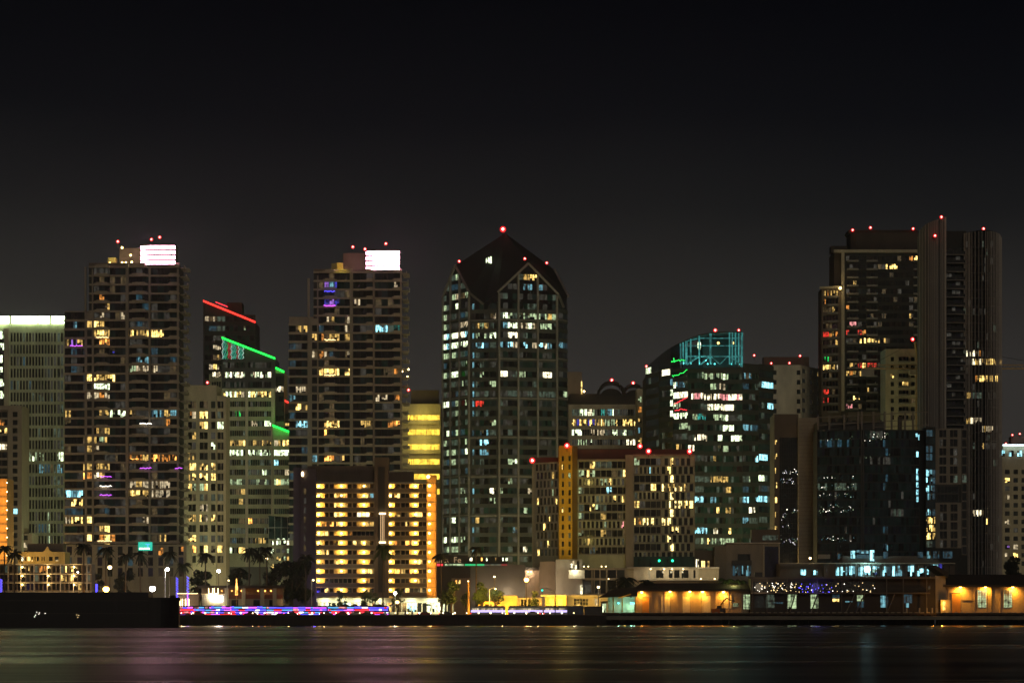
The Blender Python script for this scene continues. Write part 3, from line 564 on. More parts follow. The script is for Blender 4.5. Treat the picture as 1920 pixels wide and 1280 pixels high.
for i in range(9):
    b.w(fr(563, D+9, 592, D+1), 569.5, 574, 915+pitch*i, 926+pitch*i, 'k' if i % 3 else 'd')
mb = MB(); mb.ball((X(567.5, D+8), D+7, Z(887, D)), .45, 'lamp_small', sz=2); mb.build('wall_lamp', b.root)
# shops under the hotel
sf = fr(600, D-8, 850, D-8)
b.mass([(596, D-8), (850, D-8)], 16, 1120, 'stone_beige', part='shop_row')
sf.px(b.p('shop_canopy'), 594, 852, 1120, 1127.5, 0, 2.4, 'stone_beige')
Ls = [(600, 1128, 616, 1146, 'G'), (616, 1128, 636, 1146, 'DG'), (636, 1128, 655, 1146, 'GC'), (655, 1128, 690, 1146, 'YGW'), (690, 1128, 735, 1146, 'WYO'), (735, 1128, 764, 1146, 'DR'), (764, 1128, 778, 1146, 'C'), (778, 1128, 783, 1146, 'W'), (783, 1128, 797, 1146, 'DG'), (797, 1128, 814, 1146, 'G'), (814, 1128, 840, 1146, 'GW')]
b.grid(sf, 600, 850, 1128, 1150, cols(602, 848, 26, 1.6), [(1129.5, 1146.5)], 'stone_beige', litf(Ls, {}, 3), dep=.25)
for x in (610, 640, 672, 706, 771, 808, 826): point('shop_glow', (X(x, D-12), D-12.5, Z(1132, D-12)), (.95, 1, .62), 1900, .6, spot=160, aim=(X(x, D-8), D-8, Z(1138, D-8)))
b.done(80)
# ================================================================== GABLED SKYSCRAPER
D = 1640
b = B('gabled_skyscraper', 'tall skyscraper with a pyramid roof cut by gables, red light on its tip', 'building', 948, D)
th = math.radians(25); w_, k_ = 27.0, 8.6; s_ = w_/2+k_
cx, cy = X(947, D), D
def W(x, y): return (cx+x*math.cos(th)-y*math.sin(th), cy+x*math.sin(th)+y*math.cos(th))
h = w_/2
ring = [(-s_, h), (-s_, -h), (-h, -s_), (h, -s_), (s_, -h), (s_, h), (h, s_), (-h, s_)]
Dn = 1618
zv, ze, zp, za = Z(571, Dn), Z(549, Dn), Z(493, Dn), Z(437, D)
b.p('wall').prism([W(*p) for p in ring], GZ, zv-.3, 'spandrel_dark')
# gable walls: pentagon above the valley line on each of the four bays, small corner walls between
gm = b.p('gable'); sides = [((-s_, h), (-s_, -h)), ((-h, -s_), (h, -s_)), ((s_, -h), (s_, h)), ((h, s_), (-h, s_))]
for i, (p, q) in enumerate(sides):
    m = ((p[0]+q[0])/2, (p[1]+q[1])/2); P0, P1, M = W(*p), W(*q), W(*m)
    gm.quad([(*P0, zv-.3), (*P1, zv-.3), (*P1, ze), (*M, zp), (*P0, ze)], 'glass_dark')
    n = sides[(i+1) % 4][0]; mid = ((q[0]+n[0])/2, (q[1]+n[1])/2)
    gm.quad([(*W(*q), zv-.3), (*W(*n), zv-.3), (*W(*n), ze), (*W(*mid), zv), (*W(*q), ze)], 'glass_dark')
# roof
rf = b.p('roof')
for i, (p, q) in enumerate(sides):
    m = ((p[0]+q[0])/2*1.01, (p[1]+q[1])/2*1.01); n = sides[(i+1) % 4][0]; mid = ((q[0]+n[0])/2*1.01, (q[1]+n[1])/2*1.01)
    pr = sides[i-1][1]; mid0 = ((p[0]+pr[0])/2*1.01, (p[1]+pr[1])/2*1.01)
    A = (*W(0, 0), za)
    for tri in (((*W(*m), zp+.2), (*W(*[c*1.01 for c in q]), ze+.2), (*W(*mid), zv+.2)), ((*W(*[c*1.01 for c in p]), ze+.2), (*W(*m), zp+.2), (*W(*mid0), zv+.2))):
        pass
    rf.quad([A, (*W(*mid), zv+.3), (*W(*[c*1.01 for c in q]), ze+.3), (*W(*m), zp+.3)], 'roof_tower'); rf.quad([A, (*W(*m), zp+.3), (*W(*[c*1.01 for c in p]), ze+.3), (*W(*mid0), zv+.3)], 'roof_tower')
    # light stone edges of the gables
    tr = b.p('gable_edge'); ou = lambda c: (c[0]*1.02, c[1]*1.02)
    for a, za_, c, zc in ((p, ze, m, zp), (m, zp, q, ze), (q, ze, mid, zv), (pr, ze, mid0, zv)):
        a, c = W(*ou(a)), W(*ou(c)); tr.tube([(a[0], a[1], za_), (c[0], c[1], zc)], .62, 'concrete_grey', 4)
wallmat('roof_tower', (.014, .015, .014), .8, .25)
fl = Fr(W(*sides[0][0]), W(*sides[0][1])); fc = Fr(W(-s_, -h), W(-h, -s_)); ff = Fr(W(-h, -s_), W(h, -s_)); fd = Fr(W(h, -s_), W(s_, -h))
pitch = 18.2
L = [(853, 550, 874, 565, 'wd'), (826, 592, 835, 604, 'g'), (826, 609, 843, 622, 'ge'), (845, 609, 862, 622, 'ek'), (866, 605, 882, 620, 'Gw'), (886, 604, 930, 617, 'ggy'), (910, 585, 932, 598, 'wk'), (932, 585, 966, 597, 'gGe'), (974, 585, 988, 597, 'g'), (992, 585, 1003, 597, 'g'), (1008, 585, 1045, 597, 'gyg'),
     (956, 604, 1006, 616, 'gGw'), (1008, 604, 1040, 616, 'g'), (918, 622, 928, 634, 'G'), (950, 622, 972, 634, 'W'), (824, 628, 884, 656, 'WCGG'), (886, 640, 925, 653, 'cmeC'), (932, 640, 968, 653, 'WCc'), (981, 640, 990, 653, 'C'), (994, 640, 1004, 653, 'w'), (1008, 640, 1038, 653, 'CW'), (1045, 640, 1070, 653, 'cm'),
     (824, 664, 845, 678, 'g'), (934, 692, 950, 708, 'Ww'), (972, 694, 986, 708, 'g'), (1018, 692, 1036, 708, 'W'), (997, 714, 1008, 726, 'e'), (886, 731, 932, 745, 'eek'), (918, 731, 932, 745, 'g'), (934, 731, 1046, 745, 'ekke'), (1056, 730, 1070, 742, 'g'), (824, 754, 846, 768, 'G'), (892, 750, 906, 758, 'r'),
     (980, 530, 1004, 543, 'cC'), (978, 513, 1004, 526, 'yY'), (1010, 548, 1022, 562, 'k'), (903, 803, 918, 812, 'c'), (902, 822, 918, 833, 'C'), (902, 840, 918, 851, 'c'), (954, 858, 974, 870, 'gG'), (939, 895, 958, 908, 'ge'), (920, 914, 930, 926, 'W'), (986, 914, 998, 926, 'w'), (980, 950, 993, 962, 'g'),
     (894, 968, 902, 980, 'y'), (965, 986, 976, 999, 'c'), (983, 1022, 991, 1036, 'W'), (818, 1008, 858, 1020, 'Gk')]
rw = rows(605.5-pitch*5, pitch, 30, 10.6)
gl = ['glass_dark', 'glass_green', 'glass_dark', 'glass_blue']
def gclip(f, c0, c1):
    xm = (c0+c1)/2; hw = (c1-c0)/2
    def g(x, y):
        if y > 571: return True
        t = abs(x-xm)/hw
        return y-7 > 549-(1-t)*56+5
    return g
def bay(f, x0, x1, piers, nsub, rnd, seed, d=.35):
    cc = []
    for a, c in zip(piers, piers[1:]): cc += cols(a+1.1, c-1.1, nsub, .55)
    lf = litf(L, rnd, seed, gl); w = b.p('wall')
    for ra, rb in rw:
        for ca, cb in cc:
            if (ra+rb)/2 < 571 and not gclip(f, x0, x1)((ca+cb)/2, (ra+rb)/2): continue
            b.w(f, ca, cb, ra, rb, lf((ca+cb)/2, (ra+rb)/2), .1)
        if ra > 566: f.ob(w, .1, f.L-.1, 0, d, f.z(rb+pitch-10.6), f.z(rb), 'tower_band')
    for x in piers:
        t = 1-abs(x-(x0+x1)/2)/((x1-x0)/2); zt = Z(549-t*56, Dn)-.6 if len(piers) > 2 else ze-.5
        u = min(max(f.at(x), .35), f.L-.35); f.ob(b.p('pier'), u-.38, u+.38, 0, .8, GZ, zt, 'concrete_grey')
wallmat('tower_band', (.07, .075, .066))
bay(fl, 829, 882, (829.5, 846, 863, 881.5), 2, {'e': .40, 'g': .18, 'm': .05, 'G': .03, 'k': .15}, 3)
bay(ff, 932, 1045, (933, 971, 1007.5, 1044.5), 4, {'k': .2, 'e': .07, 'g': .006, 'c': .003}, 4)
f_ = fc
for (f_, ps, ns, rn, sd) in ((fc, [(886, 889), (892, 899), (900, 907), (908, 916), (918.5, 930)], 0, {'k': .12, 'g': .04, 'e': .05}, 9), (fd, [(1047.5, 1055), (1056, 1063)], 0, {'k': .1}, 8)):
    lf = litf(L, rn, sd, gl)
    for ra, rb in rw:
        if ra < 566: continue
        for ca, cb in ps: b.w(f_, ca, cb, ra, rb, lf((ca+cb)/2, (ra+rb)/2) if ca != 886 else random.Random(int(ra)).choice(['c', 'e', 'E', 'm']), .1)
        f_.ob(b.p('wall'), .1, f_.L-.1, 0, .35, f_.z(rb+pitch-10.6), f_.z(rb), 'tower_band')
for y in [600+73.2*i for i in range(7)]:
    mb = MB()
    for f_ in (fl, ff, fc, fd): f_.ob(mb, .1, f_.L-.1, 0, .62, f_.z(y+1.6), f_.z(y-.6), 'concrete_grey')
    mb.build('belt_course', b.root)
# lit attic windows low on the roof slope
mb = MB()
for i in range(3): mb.box(X(911+i*4, 1620), X(913.6+i*4, 1620), 1629, 1630, Z(492-i, 1620), Z(480-i*1.5, 1620), 'lit_green_white')
mb.build('roof_light', b.root)
b.beacon(943, 430, D, 1.2, power=100); mb = MB(); mb.tube([(*W(0, 0), za-1), (*W(0, 0), Z(431, D))], .25, 'dark_metal'); mb.build('mast', b.root)
for (x, y, dd) in ((861, 490, 1626), (984, 485, 1617), (1025, 493, 1640)): b.beacon(x, y, dd, .62)
b.done()
# ================================================================== BEHIND: arched roof block and low office
D = 1790
b = B('arched_roof_block', 'dark block with two round steel arches on its roof, right of the gabled skyscraper', 'building', 1150, D)
b.mass([(1068, D), (1205, D)], 25, 738, 'roof_brown'); b.mass([(1064, D+10), (1091, D+10)], 15, 697, 'concrete_tan', part='stair_tower')
for cxp, r, n_ in ((1146, 25, 16), (1188, 20, 16)):
    mb = MB(); zc = Z(741.5, D-2); R_ = r/F*D
    for rr, yy in ((R_, D-3), (R_*.99, D+8)):
        mb.tube([(X(cxp, D)+math.cos(t)*rr, yy, zc+math.sin(t)*rr) for t in [math.pi*i/n_ for i in range(n_+1)]], .72, 'dark_metal', 5)
    mb.build('roof_arch', b.root)
    mb = MB(); mb.quad([(X(cxp, D)+math.cos(t)*R_*.78, D-1, zc+math.sin(t)*R_*.55) for t in [math.pi*i/12 for i in range(13)]], 'roof_dark'); mb.build('arch_infill', b.root)
for x, y in ((1147, 712.5), (1187, 718)): b.beacon(x, y, D-3, .85, power=200)
mb = MB(); mb.box(X(1089.5, D), X(1091.5, D), D-1, D, Z(738, D), Z(715, D), 'lit_yellow_bright'); mb.build('light_strip', b.root)
mb = MB(); mb.ball((X(1095, D), D-2, Z(734, D)), .5, 'lamp_small'); mb.build('roof_lamp', b.root)
b.done()
D = 1740
b = B('low_office', 'low beige office with four bands of bright windows, right of the gabled skyscraper', 'building', 1135, D)
b.mass([(1066, D), (1198, D)], 20, 758, 'stone_beige')
f = fr(1066, D, 1198, D)
L = [(1073, 766, 1085, 780, 'e'), (1087, 766, 1098, 780, 'G'), (1098, 766, 1113, 780, 'GW'), (1114, 766, 1120, 780, 'k'), (1123, 766, 1140, 780, 'et'), (1140, 766, 1154, 780, 'Gc'), (1154, 766, 1200, 780, 'Dek'), (1073, 785, 1120, 800, 'ydYb'), (1120, 785, 1135, 800, 'yY'), (1135, 785, 1156, 800, 'gYg'), (1156, 785, 1200, 800, 'DDY'),
     (1072, 804, 1092, 817, 'G'), (1104, 804, 1116, 817, 'w'), (1122, 804, 1134, 817, 'w'), (1134, 804, 1200, 817, 'eGk'), (1073, 824, 1120, 834, 'gGk'), (1172, 822, 1192, 836, 'W'), (1120, 822, 1170, 836, 'ekD')]
b.grid(f, 1066, 1198, 758, 860, cols(1072, 1196, 26, .6), [(767, 779), (786, 798), (805, 816), (823.5, 834), (841, 850)], 'stone_beige', litf(L, {}, 6, ['glass_grey', 'glass_dark']), dep=.5)
b.done()
D = 1700
b = B('square_window_block', 'grey block with a top row of six bright windows, left of the curved office', 'building', 1228, D)
b.mass([(1194, D), (1262, D)], 20, 729, 'stone_beige')
f = fr(1194, D, 1262, D)
L = [(1194, 740, 1256, 753, 'G'), (1194, 762, 1215, 770, 'o'), (1237, 776, 1243, 790, 'e'), (1246, 776, 1254, 790, 'w'), (1196, 780, 1208, 790, 'y'), (1196, 798, 1215, 812, 'cG'), (1196, 816, 1215, 831, 'YGw'), (1216, 816, 1245, 831, 'gYoN')]
b.grid(f, 1194, 1262, 729, 870, [(1196.5, 1203), (1207, 1213), (1217, 1223), (1227, 1233), (1237, 1243), (1247, 1253)], rows(743, 19.4, 6, 10.5), 'stone_beige', litf(L, {'t': .05}, 5, ['glass_grey', 'glass_dark']), dep=.5)
b.done()
# ================================================================== CURVED GLASS OFFICE with teal crown
b = B('curved_glass_office', 'curved dark glass office whose sloping crown glows teal inside, right of centre', 'building', 1330, 1600)
pl = [(1211, 1640), (1236, 1619), (1262, 1604), (1290, 1594), (1320, 1588), (1355, 1584), (1392, 1582), (1422, 1590), (1450, 1604)]
b.mass(pl[:7], 40, 690, 'spandrel_dark', D=1590); b.mass(pl[6:], 36, 683, 'spandrel_dark', part='right_wing', D=1590)
# crown: solid left shoulder under the arc, then an open glazed cage with self-glowing truss
arc = [(1211, 690), (1225, 676), (1240, 664), (1258, 651), (1275, 642), (1293, 634), (1311, 627), (1332, 623), (1360, 621), (1392, 621)]
def pd(px):
    for (a, d0), (c, d1) in zip(pl, pl[1:]):
        if a <= px <= c: return d0+(d1-d0)*(px-a)/(c-a)
    return pl[-1][1]
sh = b.p('crown_shoulder')
for (a, ya), (c, yc) in zip(arc[:4], arc[1:5]):
    da, dc = pd(a), pd(c); sh.hexa([(X(a, da), da, Z(690, da)), (X(c, dc), dc, Z(690, dc)), (X(c, dc), dc+12, Z(690, dc)), (X(a, da), da+12, Z(690, da)), (X(a, da), da, Z(ya, da)), (X(c, dc), dc, Z(yc, dc)), (X(c, dc), dc+12, Z(yc, dc)), (X(a, da), da+12, Z(ya, da))], 'glass_dark')
rr = b.p('crown_roof')
for (a, ya), (c, yc) in zip(arc[4:], arc[5:]):
    da, dc = pd(a), pd(c); rr.hexa([(X(a, da), da, Z(ya+2.2, da)), (X(c, dc), dc, Z(yc+2.2, dc)), (X(c, dc), dc+26, Z(yc+2.2, dc)), (X(a, da), da+26, Z(ya+2.2, da)), (X(a, da), da, Z(ya, da)), (X(c, dc), dc, Z(yc, dc)), (X(c, dc), dc+26, Z(yc, dc)), (X(a, da), da+26, Z(ya, da))], 'spandrel_dark')
back = b.p('crown_core'); back.box(X(1318, 1604), X(1384, 1604), 1604, 1622, Z(690, 1590), Z(632, 1604), 'roof_dark'); back.box(X(1280, 1612), X(1318, 1612), 1612, 1622, Z(690, 1590), Z(648, 1604), 'roof_dark')
wallmat('teal_steel', (.22, .42, .42), .5)
litmat('teal_steel_glow', (.10, .62, .60), .34, True, False, .3, 1.6)  # glowing copy of the steel, the teal uplight put into its emission
cg = b.p('crown_cage')
def arcy(x):
    for (a, ya), (c, yc) in zip(arc, arc[1:]):
        if a <= x <= c: return ya+(yc-ya)*(x-a)/(c-a)
    return 621
def T(x, y, o=0): d = pd(x)+o; return (X(x, d), d, Z(y, d))
for x in (1276, 1281, 1287, 1295, 1311, 1332, 1368, 1373, 1379, 1385, 1391):
    cg.tube([T(x, 683), T(x, arcy(x)+2)], .30 if x not in (1287, 1332, 1391) else .45, 'teal_steel_glow', 4)
    cg.tube([T(x, 683, 20), T(x, arcy(x)+2, 20)], .2, 'teal_steel', 4)
cg.tube([T(x, 668) for x in (1287, 1311, 1332)], .42, 'teal_steel_glow', 4); cg.tube([T(x, 668) for x in (1364, 1391)], .42, 'teal_steel_glow', 4); cg.tube([T(x, 648) for x in (1287, 1311, 1332, 1368, 1391)], .22, 'teal_steel_glow', 4)
cg.tube([T(x, 668) for x in (1332, 1364)], .16, 'teal_steel_glow', 4); cg.tube([T(x, max(arcy(x)+3, 634)) for x in (1287, 1311, 1332, 1368, 1391)], .22, 'teal_steel_glow', 4)
for a, c in ((1288, 1310), (1314, 1331), (1333, 1350), (1364, 1350), (1368, 1390)):
    cg.tube([T(a, 683 if a != 1350 else 668), T(c, 668 if c != 1350 else 683)] if a not in (1333, 1364, 1368) else [T(a, 668), T(c, 683)], .36 if a not in (1333, 1364) else .18, 'teal_steel_glow', 4)
for x in (1290, 1311, 1327, 1340, 1372, 1387):
    mb = MB(); mb.ball(T(x, 682, 1), .3, 'lamp_teal'); mb.build('uplight', b.root); point('teal_uplight', T(x, 680, 3), (.12, .9, .85), 700, .4)
mb = MB(); mb.tube([T(1311, y, 2) for y in (641, 648, 655)], [.5, .75, .4], 'lit_green_white', 6); mb.build('lamp_cluster', b.root)
for x in (1347, 1374): mb = MB(); mb.ball(T(x, 643, 4), .55, 'lit_yellow_bright'); mb.build('room_lamp', b.root)
L = [(1209, 698, 1222, 712, 'G'), (1242, 698, 1255, 712, 'W'), (1312, 690, 1366, 706, 'ggG'), (1392, 692, 1412, 706, 'cd'), (1330, 713, 1350, 728, 'egk'), (1350, 713, 1360, 728, 'w'), (1392, 713, 1406, 728, 'm'), (1414, 713, 1426, 728, 'e'), (1430, 713, 1448, 728, 'C'), (1258, 713, 1285, 728, 'gkGc'),
     (1258, 732, 1287, 747, 'GWg'), (1296, 732, 1324, 748, 'PPW'), (1325, 732, 1394, 748, 'WWWP'), (1258, 751, 1268, 766, 'G'), (1270, 751, 1281, 766, 'g'), (1312, 751, 1325, 766, 'e'), (1325, 751, 1374, 766, 'WWG'), (1438, 751, 1450, 766, 'C'), (1405, 751, 1410, 766, 'c'), (1258, 771, 1288, 786, 'G'), (1294, 771, 1326, 786, 'gtc'),
     (1340, 771, 1366, 786, 'gG'), (1366, 771, 1392, 786, 'ke'), (1272, 790, 1298, 805, 'gw'), (1337, 790, 1344, 805, 'g'), (1356, 790, 1374, 805, 'G'), (1394, 790, 1408, 805, 'cC'), (1412, 790, 1424, 805, 'm'), (1302, 810, 1327, 824, 'W'), (1343, 810, 1357, 824, 'G'), (1371, 810, 1392, 824, 'GGe'), (1262, 810, 1300, 824, 'eek'),
     (1266, 829, 1280, 843, 'gy'), (1287, 829, 1302, 843, 'WG'), (1342, 829, 1366, 843, 'gek'), (1414, 847, 1438, 862, 'C'), (1300, 847, 1326, 862, 'ekk'), (1336, 847, 1344, 862, 'y'), (1303, 886, 1330, 901, 'e'), (1333, 886, 1352, 901, 'ydy'), (1357, 886, 1368, 901, 'y'), (1392, 886, 1408, 901, 'eg'), (1424, 886, 1434, 901, 'G'),
     (1303, 904, 1322, 920, 'e'), (1358, 904, 1370, 920, 'yg'), (1393, 904, 1405, 920, 'm'), (1420, 904, 1450, 920, 'mk'), (1304, 924, 1322, 940, 'C'), (1334, 924, 1342, 940, 'c'), (1392, 924, 1403, 940, 'C'), (1417, 924, 1438, 940, 'Cc'), (1343, 943, 1351, 958, 'Y'), (1358, 943, 1375, 958, 'yk'), (1405, 943, 1414, 958, 'W'),
     (1392, 963, 1402, 978, 'c'), (1405, 963, 1440, 978, 'e'), (1302, 982, 1328, 996, 'CC'), (1338, 982, 1348, 996, 'W'), (1364, 982, 1372, 996, 'Y'), (1304, 1002, 1328, 1017, 'ge'), (1328, 1002, 1377, 1017, 'gYge'), (1300, 1022, 1326, 1036, 'Dc')]
rw = rows(698.5, 19.35, 18, 11); lf = litf(L, {'k': .05, 'e': .08, 'N': .3}, 15, ['glass_dark', 'glass_green', 'glass_green'])
for (x0, d0), (x1, d1) in zip(pl, pl[1:]):
    f = fr(x0, d0, x1, d1); sc = 1590/f.Dm                     # storeys stay level round the curve
    rr_ = [(HZ+(a-HZ)*f.Dm/1590, HZ+(c-HZ)*f.Dm/1590) for a, c in rw]
    lfx = lambda x, y, f=f: lf(x, HZ+(y-HZ)*1590/f.Dm)
    b.grid(f, x0, x1, 691 if x0 < 1392 else 684, 1062, cols(x0+.3, x1-.3, max(3, round((x1-x0)/5.5)), .5), rr_, 'spandrel_dark', lfx, dep=.16, pier=False)
for x, y in ((1212, 686.5), (1273, 649), (1341, 619), (1385, 619)): b.beacon(x, y, pd(x)+2, .75 if x == 1341 else .6)
# coloured light ribbons reflected on the left glass, drawn as glowing tubes
garland(b, 'green_reflection', [(1259, 678), (1268, 676), (1286, 674)], 1588, 'reflected_green' if 'reflected_green' in MATS else (emis('reflected_green', (.02, 1, .12), 1.8, False) and 'reflected_green'), amp=.35)
garland(b, 'green_reflection', [(1263, 670), (1264.5, 681)], 1588, 'reflected_green', amp=.25, n=6)
garland(b, 'green_reflection', [(1260, 705), (1274, 702), (1290, 692)], 1588, 'reflected_green', amp=.35, seed=2)
garland(b, 'red_reflection', [(1264, 757), (1279, 750), (1290, 743)], 1588, 'led_red', amp=.35, seed=3)
garland(b, 'red_reflection', [(1265, 768), (1290, 767)], 1588, 'led_red', amp=.4, seed=4)
b.done()
# ================================================================== BEIGE HOTEL, GREY GLASS TOWER
D = 1700
b = B('beige_hotel', 'beige slab hotel with a blank front, right of the curved glass office', 'building', 1490, D)
b.mass([(1449, D), (1501, D), (1543, D+34)], 10, 684, 'white_wall', D=D); b.p('roof_plant').box(X(1432, D+12), X(1517, D+12), D+12, D+22, Z(684, D), Z(669, D+12), 'stone_brown')
f = fr(1449, D, 1501, D); g = fr(1501, D, 1543, D+34)
b.grid(g, 1502, 1543, 690, 1000, [(1503, 1510), (1517, 1523), (1531, 1538)], [(695+18.2*i, 703+18.2*i) for i in range(16)], 'white_wall', litf([(1522, 690, 1535, 705, 'y')], {}, 2, ['glass_grey', 'glass_dark']))
for i in range(5): b.w(f, 1450, 1456, 694+18*i, 702.5+18*i, 'D')
for i in range(5): b.w(f, 1494, 1500.5, 694+18*i, 702.5+18*i, 'D')
for x, y in ((1414, 666), (1446, 681), (1480, 680.5), (1500, 667)): b.beacon(x, y, D+4, .55)
b.done()
D = 1480
b = B('grey_glass_tower', 'grey tower with a glass strip on the left and blank concrete slab right', 'building', 1490, D)
b.mass([(1452, D+4), (1497, D+4)], 26, 776, 'stone_brown'); b.mass([(1497, D), (1532, D)], 28, 783, 'concrete_tan', part='blank_slab')
f = fr(1452, D+4, 1497, D+4); f.px(b.p('glass_strip'), 1461.5, 1496, 820, 1075, 0, .35, 'glass_dark')
R = random.Random(8)
for i in range(27):
    y = 822+9.3*i; f.px(b.p('glass_mullion'), 1461.5, 1496, y, y+.6, .35, .45, 'spandrel_dark')
for i in range(8): f.px(b.p('glass_mullion'), 1465+4.2*i, 1465.5+4.2*i, 820, 1075, .35, .5, 'spandrel_dark')
for yc, n in ((884, 26), (902, 18), (957, 16), (968, 6), (1014, 26), (985, 4)):  # glowing specks drawn for city lights reflected in the glass
    for i in range(n):
        x, y = R.uniform(1463, 1495), yc+R.gauss(0, 3.2); mb = MB(); s = R.uniform(.35, .8); f.px(mb, x, x+s, y, y+s*1.6, .5, .62, R.choice(['fairy_white', 'lit_cyan', 'lit_pale_green', 'led_white'])); 
        b.p('reflected_lights').v or None; q = b.p('reflection_speck'); o = len(q.v); q.v += mb.v; q.f += [tuple(o+a for a in t) for t in mb.f]; q.m += [q.mi(mb.mats[0])]*len(mb.f)
b.parts.pop('reflected_lights', None)
for y in (823, 850, 877, 904, 932, 959, 986): b.w(f, 1453, 1457, y, y+10, 'Y')
for i in range(40):
    fq = fr(1497, D, 1532, D); fq.px(b.p('slab_joint'), 1497.2, 1532, 790+7.3*i, 790.5+7.3*i, 0, .06, 'stone_brown')
b.done()
# ================================================================== RIGHT RESIDENTIAL TOWER
D = 1680
b = B('dark_residential_tower', 'dark residential tower with pale cornice and gold windows, left of the fin tower', 'building', 1640, D)
b.mass([(1564, D+6), (1590, D), (1722, D)], 26, 470, 'stone_brown', D=D); b.mass([(1541, D+2), (1577, D-2)], 20, 540, 'stone_brown', part='left_wing', D=D)
z = lambda y: Z(y, D)
b.p('crown').prism([(X(1596, D), D+3), (X(1606, D), D+1), (X(1722, D), D+1), (X(1722, D), D+24), (X(1596, D), D+24)], z(470), z(436), 'roof_tower2' if wallmat('roof_tower2', (.08, .06, .052)) else '', 'roof_dark')
b.p('crown').box(X(1592, D), X(1722, D), D+3, D+22, z(436)+.01, z(430), 'roof_brown')
b.p('crown').box(X(1562, D), X(1592, D), D+10, D+20, z(470), z(457), 'roof_brown')
f = fr(1577, D-.2, 1722, D-.2); f.px(b.p('cornice'), 1563, 1722, 468.5, 474, 0, 1.6, 'stone_beige')
f.px(b.p('pier'), 1577, 1583, 474, 770, .0, 1.3, 'stone_beige')
L = [(1662, 488, 1686, 502, 'Y'), (1640, 488, 1661, 502, 'dk'), (1705, 482, 1720, 492, 'Yo'), (1605, 535, 1620, 548, 'B'), (1640, 579, 1662, 592, 'C'), (1629, 579, 1640, 592, 'Y'), (1584, 579, 1624, 592, 'yyYd'), (1622, 595, 1640, 605, 'w'), (1592, 602, 1604, 612, 'rP'), (1586, 614, 1594, 624, 'r'), (1611, 612, 1624, 625, 'ro'),
     (1610, 626, 1624, 640, 'Y'), (1628, 626, 1662, 640, 'YyY'), (1584, 626, 1606, 640, 'yk'), (1590, 656, 1612, 668, 'yY'), (1611, 656, 1620, 668, 'n'), (1627, 656, 1662, 668, 'Yyy'), (1606, 672, 1620, 690, 'rY'), (1592, 672, 1606, 690, 'dy'), (1622, 672, 1662, 690, 'rky'), (1600, 686, 1620, 700, 'yY'), (1584, 700, 1614, 712, 'yo'), (1624, 700, 1634, 712, 'o'),
     (1600, 744, 1618, 760, 'YG'), (1580, 752, 1600, 765, 'Pp'), (1715, 536, 1722, 542, 'Y'), (1713, 552, 1719, 562, 'y')]
lf = litf(L, {'y': .015, 'd': .05, 'o': .006, 'k': .05}, 55, ['glass_dark']*3+['glass_brown'])
pitch = 15.4; rw = rows(480, pitch, 19, 9)
b.grid(f, 1583, 1722, 474, 772, cols(1586, 1606, 3, 1)+cols(1608, 1624, 2, 1)+cols(1626, 1644, 3, 1)+cols(1646, 1712, 9, .5)+[(1714, 1720)], rw, 'spandrel_dark', lf, dep=.1, pier=True)
for i in range(19):
    y = 488+pitch*i
    for a, c in ((1588, 1609), (1624, 1645), (1712, 1722)): mb = MB(); f.px(mb, a, c, y, y+3.4, .1, 2.0, 'concrete_grey'); mb.build('balcony', b.root)
g = fr(1541, D+2, 1577, D-2)
L = [(1541, 544, 1578, 560, 'ydYo'), (1541, 568, 1566, 582, 'yod'), (1541, 614, 1556, 628, 'r'), (1556, 614, 1578, 628, 'oy'), (1541, 662, 1552, 674, 'n'), (1541, 676, 1552, 688, 'nN'), (1552, 680, 1566, 690, 'y'), (1541, 688, 1578, 702, 'YYw'), (1541, 720, 1565, 730, 'o'), (1545, 734, 1556, 764, 'r'), (1557, 738, 1578, 748, 'Y'), (1575, 749, 1590, 760, 'oP')]
b.grid(g, 1541, 1577, 540, 772, cols(1543, 1572, 5, 1), rows(545, pitch, 15, 9), 'stone_brown', litf(L, {'d': .1, 'y': .03, 'o': .03}, 6), dep=.3)
g.px(b.p('cornice'), 1539, 1578, 537, 541, 0, 1.4, 'stone_beige')
for i in range(15): mb = MB(); g.px(mb, 1555, 1574, 555+pitch*i, 558.5+pitch*i, .3, 1.9, 'concrete_grey'); mb.build('balcony', b.root)
mb = MB(); mb.ball((X(1575, D-4), D-5, z(542)), .6, 'lamp_yellow'); mb.build('wall_lamp', b.root); point('wall_glow', (X(1572, D-7), D-7, z(544)), (1, .7, .3), 300, .5)
for x, y in ((1598.5, 431.5), (1632, 427), (1712, 429)): b.beacon(x, y, D+2, .66)
b.done()
# --- small beige tower in front of it
D = 1600
b = B('beige_apartment_tower', 'smaller beige apartment tower with dark square windows, in front of the dark residential tower', 'building', 1690, D)
b.mass([(1660, D), (1724, D)], 22, 654, 'stone_beige'); f = fr(1660, D, 1724, D)
L = [(1667, 700, 1678, 712, 'Y'), (1691, 716, 1698, 728, 'Y'), (1699, 716, 1703, 728, 'y')]
b.grid(f, 1660, 1724, 654, 782, [(1670, 1676), (1685, 1691), (1692, 1698), (1699, 1703), (1708, 1715)], rows(669, 15.6, 8, 8), 'stone_beige', litf(L, {'d': .08}, 5), dep=.3)
for i in range(8): mb = MB(); f.px(mb, 1684, 1705, 676.5+15.6*i, 679.5+15.6*i, .3, 1.6, 'concrete_grey'); mb.build('balcony', b.root)
b.beacon(1711, 636, D-4, .8, power=100)
b.done()
